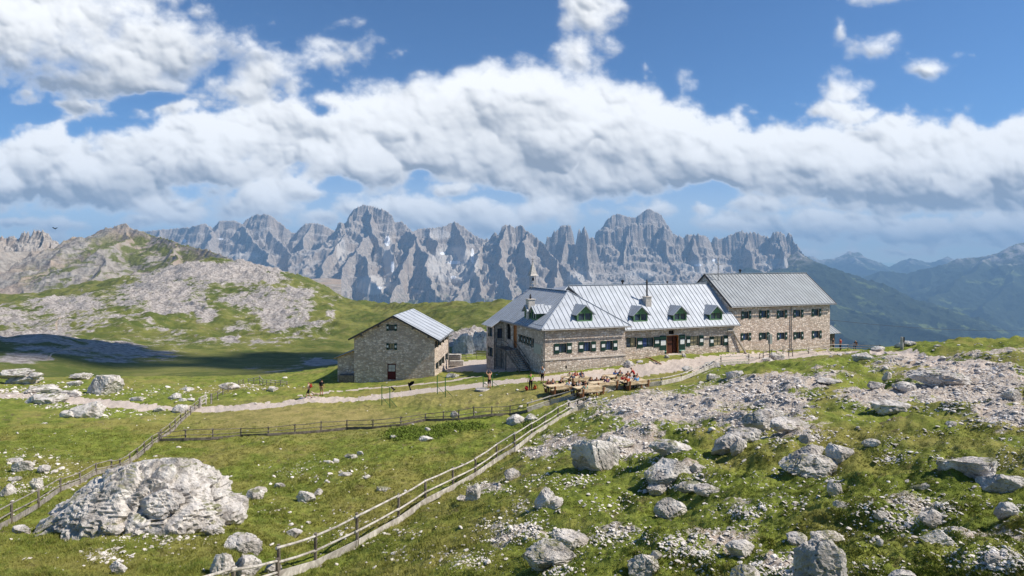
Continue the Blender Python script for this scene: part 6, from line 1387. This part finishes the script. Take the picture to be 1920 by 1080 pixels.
# ------------------------------------------------------------------ people
def skel(pose):
    J = dict(pelvis=(0, 0, .96), spine=(0, 0, 1.14), chest=(0, .01, 1.33), neck=(0, 0, 1.48), head=(0, .015, 1.60), crown=(0, .0, 1.70), nose=(0, .125, 1.60))
    for s, n in ((-1, 'L'), (1, 'R')):
        J.update({'hip' + n: (.09 * s, 0, .92), 'knee' + n: (.10 * s, .03, .50), 'ank' + n: (.10 * s, -.02, .09), 'toe' + n: (.12 * s, .15, .035),
                  'sho' + n: (.185 * s, 0, 1.42), 'elb' + n: (.25 * s, -.03, 1.14), 'wri' + n: (.24 * s, .10, .90), 'hand' + n: (.235 * s, .14, .82)})
    if pose == 'walk':
        J.update(kneeR=(.09, .22, .52), ankR=(.09, .30, .12), toeR=(.1, .46, .10), kneeL=(-.09, -.04, .50), ankL=(-.09, -.34, .14), toeL=(-.1, -.22, .04), elbR=(.24, -.16, 1.16), wriR=(.22, -.10, .93), handR=(.21, -.06, .86), elbL=(-.24, .08, 1.15), wriL=(-.20, .28, 1.02), handL=(-.2, .35, .98))
    if pose == 'up':
        J.update(elbL=(-.30, .10, 1.55), wriL=(-.16, .16, 1.74), handL=(-.12, .18, 1.82), elbR=(.32, .10, 1.52), wriR=(.20, .20, 1.70), handR=(.15, .24, 1.77))
    if pose == 'lean':
        J.update(spine=(0, .05, 1.12), chest=(0, .16, 1.29), neck=(0, .25, 1.42), head=(0, .31, 1.53), crown=(0, .33, 1.63), nose=(0, .43, 1.51), shoL=(-.18, .2, 1.36), shoR=(.18, .2, 1.36), elbL=(-.2, .36, 1.12), wriL=(-.12, .52, .95), handL=(-.1, .58, .9), elbR=(.24, .32, 1.1), wriR=(.2, .55, 1.0), handR=(.18, .62, .96))
    if pose.startswith('sit'):
        dz = -.44; ln = {'sit': .05, 'sit_lean': .22, 'sit_up': -.02}[pose]
        for k in ('pelvis', 'spine', 'chest', 'neck', 'head', 'crown', 'nose', 'shoL', 'shoR'):
            x, y, z = J[k]; J[k] = (x, y + (z - .96) * ln * 1.6, z + dz - max(0, (z - .96)) * ln * .25)
        for s, n in ((-1, 'L'), (1, 'R')):
            J['hip' + n] = (.1 * s, .03, .50); J['knee' + n] = (.13 * s, .44, .50); J['ank' + n] = (.13 * s, .42, .09); J['toe' + n] = (.14 * s, .58, .035)
            sx, sy, sz = J['sho' + n]; J['elb' + n] = (.25 * s, sy + .12, sz - .24); J['wri' + n] = (.16 * s, sy + .36, sz - .20); J['hand' + n] = (.12 * s, sy + .44, sz - .20)
        if pose == 'sit_up': sx, sy, sz = J['shoR']; J['elbR'] = (.27, sy + .16, sz - .18); J['wriR'] = (.16, sy + .22, sz + .04); J['handR'] = (.12, sy + .22, sz + .12)
    return J
RAD = dict(pelvis=.135, spine=.12, chest=.14, neck=.055, head=.098, crown=.07, nose=.018, hip=.095, knee=.06, ank=.042, toe=.035, sho=.062, elb=.042, wri=.028, hand=.034)
EDG = [('pelvis', 'spine'), ('spine', 'chest'), ('chest', 'neck'), ('neck', 'head'), ('head', 'crown'), ('head', 'nose')] + [(a + n, b + n) for n in 'LR' for a, b in (('hip', 'knee'), ('knee', 'ank'), ('ank', 'toe'), ('sho', 'elb'), ('elb', 'wri'), ('wri', 'hand'))] + [('pelvis', 'hip' + n) for n in 'LR'] + [('chest', 'sho' + n) for n in 'LR']
PART = {}
def make_body(pose):
    J = skel(pose); names = list(J); idx = {n: i for i, n in enumerate(names)}; V = [Vector(J[n]) for n in names]; E = [(idx[a], idx[b]) for a, b in EDG]; r = [RAD[n] if n in RAD else RAD[n[:-1]] for n in names]; lab = list(names)
    for n, s in (('L', -1), ('R', 1)):
        w, h = Vector(J['wri' + n]), Vector(J['hand' + n]); d = (h - w).normalized(); side = d.cross(Vector((0, .3, 1))).normalized(); curl = side.cross(d).normalized() * -1
        for k, (o, L_) in enumerate(((-1.5, .055), (-.5, .068), (.5, .066), (1.5, .050))):
            p1 = h + side * o * .017 + d * .035; p2 = p1 + d * L_ * .6 + curl * .008; p3 = p2 + d * L_ * .35 + curl * .022; b = len(V); V += [p1, p2, p3]; r += [.0105, .009, .008]; lab += ['fin'] * 3; E += [(idx['hand' + n], b), (b, b + 1), (b + 1, b + 2)]
        b = len(V); V += [w + d * .03 + side * .035 * s, w + d * .07 + side * .055 * s]; r += [.012, .010]; lab += ['fin'] * 2; E += [(idx['wri' + n], b), (b, b + 1)]
    me = bpy.data.meshes.new('b'); me.from_pydata(V, E, []); o = link(bpy.data.objects.new('b', me)); md = o.modifiers.new('s', 'SKIN'); md.branch_smoothing = .6; md.use_smooth_shade = True
    for i, q in enumerate(me.skin_vertices[0].data): q.radius = (r[i], r[i]); q.use_root = (i == idx['pelvis'])
    sub = o.modifiers.new('u', 'SUBSURF'); sub.levels = 1; sub.render_levels = 1
    dg = bpy.context.evaluated_depsgraph_get(); ev = bpy.data.meshes.new_from_object(o.evaluated_get(dg)); bpy.data.objects.remove(o)
    co = np.empty(len(ev.vertices) * 3); ev.vertices.foreach_get('co', co); co = co.reshape(-1, 3); no = np.empty(len(ev.vertices) * 3); ev.vertices.foreach_get('normal', no); no = no.reshape(-1, 3)
    best = np.full(len(co), 9.0); which = np.zeros(len(co), int); tt = np.zeros(len(co))
    for k, (a, b) in enumerate(EDG):
        p, q = np.array(J[a]), np.array(J[b]); d = q - p; t = np.clip((co - p) @ d / (d @ d), 0, 1); ds = np.linalg.norm(co - p - t[:, None] * d, axis=1) - .3 * (RAD.get(a) or RAD[a[:-1]]); m = ds < best; best[m] = ds[m]; which[m] = k; tt[m] = t[m]
    nm = np.array([a + '>' + b for a, b in EDG])[which]; hd = np.array(J['head'])
    def reg(f): return np.array([f(x, t, c) for x, t, c in zip(nm, tt, co)])
    R_ = {'shirt': reg(lambda x, t, c: x in ('pelvis>spine', 'spine>chest', 'chest>shoL', 'chest>shoR') or (x == 'chest>neck' and t < .55) or (x[:3] == 'sho' and t < .8)),
          'trousers': reg(lambda x, t, c: x[:9] in ('pelvis>hi', ) or (x == 'pelvis>spine' and t < .2) or x[:3] == 'hip'), 'legs': reg(lambda x, t, c: x[:4] == 'knee' and t < .85),
          'shoes': reg(lambda x, t, c: x[:3] == 'ank' or (x[:4] == 'knee' and t > .88)), 'hair': reg(lambda x, t, c: x in ('neck>head', 'head>crown') and (c[2] > hd[2] + .035 or (c[1] < hd[1] - .01 and c[2] > hd[2] - .07)))}
    polys = [tuple(p.vertices) for p in ev.polygons]
    def cloth(mask, off):
        fs = [p for p in polys if all(mask[i] for i in p)]; used = sorted({i for p in fs for i in p}); mp = {v: k for k, v in enumerate(used)}
        m2 = bpy.data.meshes.new('c'); m2.from_pydata((co[used] + no[used] * off).tolist(), [], [[mp[i] for i in p] for p in fs]); m2.polygons.foreach_set('use_smooth', np.ones(len(fs), bool)); return m2
    e = MB()
    for s in (-1, 1): c = Vector(J['head']) + Vector((.034 * s, .088, .012)); e.lathe(c, [(.003, -.012), (.012, -.004), (.012, .004), (.003, .012)], 6)
    e.box(Vector(J['head']) + Vector((0, .093, -.045)), (.045, .012, .010)); eo = e.build('x', M['black']); em_ = eo.data; bpy.data.objects.remove(eo)
    ev.materials.clear(); return dict(body=ev, shirt=cloth(R_['shirt'], .013), shorts=cloth(R_['trousers'], .012), trousers=cloth(R_['trousers'] | R_['legs'], .013), shoes=cloth(R_['shoes'], .012), hair=cloth(R_['hair'], .014), face=em_)
BODY = {p: make_body(p) for p in ('stand', 'walk', 'up', 'lean', 'sit', 'sit_lean', 'sit_up')}
_mc = {}
def cmat(c, nm='cloth'):
    if c not in _mc: _mc[c] = plain(nm, c, .9, .1, var=.2, scale=20)
    return _mc[c]
SKIN = (.50, .27, .17); BLK = (.012, .012, .015); NAVY = (.02, .045, .14); BLUE = (.06, .13, .34); RED = (.36, .03, .03); BRN = (.07, .035, .018); CREAM = (.62, .55, .34); LBLUE = (.15, .36, .62); GREY = (.11, .11, .13); KHAKI = (.25, .19, .10); LIME = (.22, .45, .03); WHT = (.62, .66, .72); ORG = (.45, .09, .03)
def person(pose, loc, rz, label, shirt=None, legs=BLK, hair=BRN, short=False, scale=1.0, group=None):
    r_ = empty('person', loc, rz); r_.scale = (scale,) * 3; tag(r_, label, 'person', group); Bm = BODY[pose]
    def add(k, nm, c):
        me = Bm[k]
        if not me.materials: me.materials.append(cmat(c))
        o = link(bpy.data.objects.new(nm, me)); o.parent = r_; o.material_slots[0].link = 'OBJECT'; o.material_slots[0].material = cmat(c); return o
    add('body', 'body', SKIN); add('hair', 'hair', hair); add('face', 'face', (.02, .01, .01)); add('shoes', 'shoes', (.06, .045, .035))
    if shirt: add('shirt', 'shirt', shirt)
    add('shorts' if short else 'trousers', 'shorts' if short else 'trousers', legs); return r_
def seated(i, s, a, pose, label, **k):
    p, rz = seats[(i, s)]; q = p + AX * a; q.z = p.z; fwd = Vector((-math.sin(rz), math.cos(rz), 0)); person(pose, q - fwd * .05 + Z * .005, rz, label, **k)
seated(0, 1, -.75, 'sit', 'person in a brown top at the left end of the nearest picnic table', shirt=(.20, .10, .07), hair=BRN)
seated(0, 1, -.25, 'sit_up', 'dark-haired person raising a hand at the nearest picnic table', shirt=GREY, hair=BLK)
seated(0, 1, .45, 'sit_lean', 'dark-haired person bent low over the nearest picnic table', shirt=BLK, hair=BLK)
seated(2, -1, -.75, 'sit_lean', 'person in a dark grey jacket leaning over the rear left table', shirt=GREY, hair=BLK)
seated(2, 1, .35, 'sit_up', 'red-clad person with bare shoulders at the rear left table', shirt=RED, hair=BRN)
seated(2, 1, .95, 'sit', 'person in a navy and blue shirt at the right end of the rear left table', shirt=NAVY, hair=BLK)
seated(1, 1, -.9, 'sit_lean', 'person in dark clothes at the left of the table against the fence', shirt=BLK, hair=BRN)
seated(1, 1, .15, 'sit_lean', 'person in black bending over the table against the fence', shirt=BLK, hair=(.35, .2, .12))
seated(3, 1, -.65, 'sit', 'person in a black and white top at the middle table', shirt=(.06, .05, .05), hair=BRN)
seated(3, 1, -.15, 'sit_lean', 'brown-haired person beside the one in black and white at the middle table', shirt=(.15, .06, .06), hair=BRN)
seated(3, 1, .5, 'sit', 'long dark-haired person in black at the right of the middle table', shirt=BLK, hair=BLK)
seated(4, 1, .1, 'sit', 'person in blue with reddish hair at the rear right table', shirt=BLUE, hair=(.2, .07, .04))
seated(4, 1, .65, 'sit', 'dark-haired person in a grey-blue shirt at the rear right table', shirt=(.08, .11, .2), hair=BLK)
seated(5, 1, -.5, 'sit', 'person in a dark red top at the rightmost table', shirt=RED, hair=BRN)
seated(5, -1, .0, 'sit_lean', 'person in a bright light blue shirt with their back to the fence', shirt=LBLUE, hair=BRN)
seated(5, -1, -.95, 'sit_lean', 'person in an orange-red top at the near side of the rightmost table', shirt=ORG, hair=BRN)
seated(5, 1, 1.05, 'sit_up', 'person in a cream shirt and dark cap at the right end of the terrace', shirt=CREAM, hair=BLK)
seated(0, -1, .55, 'sit', 'person in a white top on the near bench of the nearest table', shirt=WHT, hair=BRN)
seated(1, -1, -.6, 'sit', 'person in pale green on the near bench of the table against the fence', shirt=(.35, .45, .35), hair=BLK)
seated(1, 1, -.35, 'sit', 'fair-haired person in a pale top at the table against the fence', shirt=(.5, .45, .4), hair=(.5, .35, .15))
seated(2, 1, -.35, 'sit', 'person in a pale yellow shirt at the rear left table', shirt=CREAM, hair=BRN)
seated(2, -1, .2, 'sit', 'person in grey with their back to the viewer at the rear left table', shirt=(.2, .2, .22), hair=BRN)
seated(4, -1, -.4, 'sit', 'person in dark green with their back turned at the rear right table', shirt=(.03, .08, .04), hair=BLK)
seated(4, -1, .5, 'sit_up', 'person in a burgundy top with their back turned at the rear right table', shirt=(.2, .02, .04), hair=BRN)
seated(5, 1, .25, 'sit', 'person in white facing the viewer at the rightmost table', shirt=WHT, hair=BLK)
seated(3, -1, .1, 'sit', 'person in a purple shirt with their back turned at the middle table', shirt=(.12, .05, .18), hair=BLK)
p = G(1190, 722); person('lean', p, 1.2, 'person in red standing and reaching over the rightmost tables', shirt=RED, hair=BRN)
p = G(995, 732); person('stand', p, .25, 'man in a lime green shirt and black trousers standing with his back turned', shirt=LIME, hair=BLK)
p = G(1017, 719); person('stand', p, 2.6, 'person in a pale tank top standing at the hut corner', shirt=WHT, legs=BLK, short=True, hair=BRN)
p = G(917.5, 729); person('up', p, .5, 'bare-chested person in dark shorts reaching up to the washing line', shirt=None, legs=BLK, short=True, hair=BRN)
p = G(579, 747); w1 = person('walk', p, math.pi / 2, 'hiker in a pale top with a red backpack walking left on the path', shirt=(.5, .42, .3), legs=BLK, short=True, hair=BRN)
p2 = G(603, 742); person('stand', p2, .1, 'hiker in black with a black backpack standing on the path', shirt=BLK, legs=KHAKI, short=True, hair=BRN)
p3 = G(1576, 657); person('stand', p3, .6, 'person in a red jacket beside the small shed', shirt=RED, hair=BLK); p4 = G(1562, 657); person('stand', p4, -2, 'person in dark clothes at the shed next to the one in red', shirt=BLK, hair=BLK)
p5 = G(1618, 656); person('sit_lean', p5 + Vector((0, 1.5, -.1)), 2, 'crouching person in dark clothes on the brow right of the shed', shirt=BLK, hair=(.6, .55, .5))
def pack(loc, rz, c, label, sc=1.0):
    root = empty('backpack', loc, rz); v, f = rock_shape(4, 3, 'round', .1); v = v * np.array([.17, .13, .27]) * sc; b = mesh_np('bag', v, f, cmat(c), parent=root)
    v2 = v * np.array([.75, .5, .4]) + np.array([0, .12, -.07]) * sc; mesh_np('pocket', v2, f, cmat(c), parent=root); m = MB()
    for s in (-1, 1):
        pts = [(.08 * s, -.10, .2), (.09 * s, -.2, .12), (.09 * s, -.18, -.1), (.08 * s, -.1, -.2)]
        for a, b_ in zip(pts[:-1], pts[1:]): m.bar(Vector(a) * sc, Vector(b_) * sc, .03, .012)
    m.build('strap', cmat(BLK), root); tag(root, label, 'backpack'); return root
pack(p + Vector((.20, 0, 1.28)), -math.pi / 2, (.25, .03, .02), 'dark red backpack on the hiker walking left'); pack(p2 + Vector((0.02, -.19, 1.25)), math.pi, BLK, 'black backpack on the hiker standing on the path', 1.1)
q = G(987, 732); pack(q + Z * .2, .5, RED, 'red backpack on the grass left of the man in lime green'); q = G(1003, 730); pack(q + Z * .22, 2.0, ORG, 'orange-red backpack on the grass right of the man in lime green', 1.15)
# dog
def dog(loc, rz):
    V = dict(rump=(-.26, 0, .40), mid=(0, 0, .38), chest=(.22, 0, .40), neck=(.34, 0, .50), head=(.44, 0, .56), muz=(.56, 0, .53), tail1=(-.38, 0, .46), tail2=(-.50, 0, .56), ear1=(.41, .05, .65), ear2=(.41, -.05, .65))
    r = dict(rump=.095, mid=.10, chest=.115, neck=.07, head=.07, muz=.032, tail1=.028, tail2=.016, ear1=.018, ear2=.018); E = [('mid', 'rump'), ('mid', 'chest'), ('chest', 'neck'), ('neck', 'head'), ('head', 'muz'), ('rump', 'tail1'), ('tail1', 'tail2'), ('head', 'ear1'), ('head', 'ear2')]
    for s, n in ((-1, 'a'), (1, 'b')):
        V.update({'fs' + n: (.22, .07 * s, .30), 'fe' + n: (.20 + .06 * s, .07 * s, .17), 'ff' + n: (.22 + .08 * s, .07 * s, .02), 'ft' + n: (.26 + .08 * s, .07 * s, .015), 'hs' + n: (-.24, .07 * s, .32), 'hk' + n: (-.17 - .05 * s, .08 * s, .22), 'hh' + n: (-.31 - .06 * s, .08 * s, .13), 'hf' + n: (-.28 - .07 * s, .08 * s, .02), 'ht' + n: (-.23 - .07 * s, .08 * s, .015)})
        r.update({'fs' + n: .05, 'fe' + n: .028, 'ff' + n: .02, 'ft' + n: .018, 'hs' + n: .065, 'hk' + n: .042, 'hh' + n: .024, 'hf' + n: .018, 'ht' + n: .018}); E += [('chest', 'fs' + n), ('fs' + n, 'fe' + n), ('fe' + n, 'ff' + n), ('ff' + n, 'ft' + n), ('rump', 'hs' + n), ('hs' + n, 'hk' + n), ('hk' + n, 'hh' + n), ('hh' + n, 'hf' + n), ('hf' + n, 'ht' + n)]
    names = list(V); ix = {n: i for i, n in enumerate(names)}; me = bpy.data.meshes.new('dog'); me.from_pydata([V[n] for n in names], [(ix[a], ix[b]) for a, b in E], []); o = link(bpy.data.objects.new('dog', me)); md = o.modifiers.new('s', 'SKIN'); md.use_smooth_shade = True
    for i, q in enumerate(me.skin_vertices[0].data): q.radius = (r[names[i]],) * 2; q.use_root = names[i] == 'mid'
    o.modifiers.new('u', 'SUBSURF').levels = 1; ev = bpy.data.meshes.new_from_object(o.evaluated_get(bpy.context.evaluated_depsgraph_get())); bpy.data.objects.remove(o); ev.materials.clear(); ev.materials.append(plain('dog_fur', (.50, .40, .28), var=.25, scale=5)); d = link(bpy.data.objects.new('dog', ev)); d.location = loc; d.rotation_euler = (0, 0, rz); tag(d, 'small pale dog walking between the two hikers', 'dog')
dog(G(592, 745.5), math.pi)
# birds
def bird(loc, rz, span, fold, label, roll=0.0):
    root = empty('bird', loc, rz); root.rotation_euler = (roll, 0, rz); v, f = ICO[3]; b = v * np.array([.05, .17, .045]); b[:, 0] *= (1 - .5 * np.clip(-v[:, 1], 0, 1)); mesh_np('body', b, f, M['steel'] if False else cmat(BLK), parent=root)
    m = MB(); m.poly([(-.03, -.14, 0), (.03, -.14, 0), (.055, -.32, 0), (0, -.34, 0), (-.055, -.32, 0)]); m.poly([(-.03, -.14, .004), (-.055, -.32, .004), (0, -.34, .004), (.055, -.32, .004), (.03, -.14, .004)]); m.build('tail', cmat(BLK), root)
    m = MB(); m.tube((0, .15, 0), (0, .215, -.01), .014, .003, 6); m.build('beak', cmat((.7, .45, .05)), root)
    for s in (-1, 1):
        m = MB(); c, sn = math.cos(fold), math.sin(fold); X = [(0, .08), (span * .25, .11), (span * .5, .02), (span * .46, -.08), (span * .36, -.12), (span * .2, -.11), (0, -.09)]
        P = [(s * x * c, y, x * sn + .01) for x, y in X]; m.poly(P); m.poly([(a, b_, z + .006) for a, b_, z in P][::-1]); m.build('wing', cmat(BLK), root)
    tag(root, label, 'bird')
bird(P3(767, 722, 34), .6, .82, 1.15, 'larger black bird with raised wings flying low in front of the barn', .9)
bird(P3(739.5, 731, 52), -.4, .80, .75, 'smaller black bird flying low over the path in front of the barn', .3)
bird(P3(104, 429, 90), 1.0, .85, .5, 'black bird high in the sky at the left', -.5)
# washing lines
def washing(pa, pb, ha, hb, label):
    qa, qb = G(*pa), G(*pb); root = empty('washing_line', qa); tag(root, label, 'washing line'); tops = []
    for q, h in ((qa, ha), (qb, hb)):
        H_m = h / F * q.y; m = MB(); m.tube(q - Z * .2, q + Z * H_m, .045, n=6); m.build('pole', M['green_pole'], root); m = MB(); m.bar(q + Vector((.8, -.2, 0)), q + Z * H_m * .42, .035); m.build('brace', M['green_pole'], root); tops.append(q + Z * H_m)
    m = MB(); m.tube(tops[0], tops[1], .022, n=5); m.build('line', M['green_pole'], root); fixroot(root)
washing((716, 760), (731, 764), 38, 38, 'green washing line frame nearest the left, on the meadow'); washing((820, 739), (835, 744.5), 35, 36, 'green washing line frame in the middle of the meadow'); washing((906, 727), (923, 726.5), 24, 27, 'green washing line frame where the bare-chested person stands')
# shed right of the hut
q = G(1570, 657) + Vector((0, 4.5, 0)); shed = empty('shed', q); tag(shed, 'small dark wooden shed with metal roof at the right end of the hut', 'shed'); zb = q.z - .6
m = MB(); w, d, h = 1.5, 1.2, 2.1
m.box(q + Z * (h / 2 - .4), (2 * w * .9, 2 * d, h + .8), A, B); m.build('wall', M['post_wood'], shed)
for s in (-1, 1): roof('roof', [q - A * (w + .2) + Z * (h + .85), q + A * (w + .5) + Z * (h + .85), q + A * (w + .5) + B * s * (d + .5) + Z * (h - .15), q - A * (w + .2) + B * s * (d + .5) + Z * (h - .15)], shed, seam=.5, mat_r=M['roof_dark'], th=.08)
m = MB(); P = [q + A * (w * .9) + B * k + Z * z_ for k, z_ in ((-d, h), (d, h), (0, h + .8))]; m.poly(P); m.poly([p_ - A * .05 for p_ in P][::-1]); m.build('gable', M['old_log'], shed); m = MB(); m.box(q - B * (d + .02) + Z * .85, (.8, .05, 1.7), A, B); m.build('door', M['black'], shed); fixroot(shed)
# sign post, skyline post, cable, trough, log, bench by barn
q = G(1443, 672); sp = empty('signpost', q); tag(sp, 'tall post with a grey panel in the fence below the hut', 'signpost'); m = MB(); m.tube(q - Z * .2, q + Z * 3.1, .06, n=8); m.build('post', M['post_wood'], sp); m = MB(); m.box(q + Z * 2.35 - B * .08, (.62, .05, 1.15), A, B); m.build('panel', plain('grey_panel', (.30, .33, .30)), sp); m = MB(); m.box(q + Z * 2.35 - B * .115 - A * .17, (.16, .02, 1.0), A, B); m.build('arrow_strip', M['steel'], sp); fixroot(sp)
q = G(1691, 655); sp = empty('marker_post', q); tag(sp, 'short pale marker post on the skyline right of the hut', 'post'); m = MB(); m.tube(q - Z * .1, q + Z * 1.15, .14, .12, 8); m.build('post', M['grey_wood'], sp); m = MB(); m.box(q + Z * .9 + Vector((.13, -.05, 0)), (.12, .12, .5)); m.build('board', M['steel'], sp); fixroot(sp)
m = MB(); a_, b_ = fr_.p(TR, fr_.z(600, TR), 0.05), P3(2050, 613, 120); pts = [a_.lerp(b_, k / 8) - Z * (1.1 * 4 * (k / 8) * (1 - k / 8)) for k in range(9)]
for u_, v_ in zip(pts[:-1], pts[1:]): m.tube(u_, v_, .022, n=5)
tag(m.build('cable', M['steel']), 'thin black cable running from the hut out over the valley', 'cable')
q = G(855, 688) + Vector((0, 1.0, 0)); tr = empty('trough', q); tag(tr, 'grey wooden trough and crate beside the barn corner', 'trough'); m = MB(); m.box(q + Z * .35, (1.9, .9, .7)); m.build('crate', M['grey_wood'], tr); m = MB(); m.box(q + Vector((-.4, 1.0, .7)), (1.8, .8, 1.4)); m.build('box', M['grey_wood'], tr); m = MB()
for k in range(3): m.box(q + Vector((-.4, .9, 1.0 + .22 * k)), (1.95, .9, .05))
m.build('lid_boards', M['grey_wood'], tr); fixroot(tr)
m = MB(); a_, b_ = G(1219, 676), G(1240, 684); m.tube(a_ + Z * .25, b_ + Z * .1, .09, .06, 7); m.tube(a_ + Z * .1 + Vector((.3, 0, 0)), a_ + Vector((-.5, .5, .35)), .07, .04, 6); tag(m.build('log', M['old_log']), 'grey broken log lying on the yard left of the hut steps', 'log')
m = MB(); a_ = G(905, 731); m.lathe(a_, [(.02, 0), (.75, .0), (.7, .12), (.02, .13)], 14); tag(m.build('stone_disc', M['grey_wood']), 'flat round slab on the grass under the rightmost washing line', 'slab')
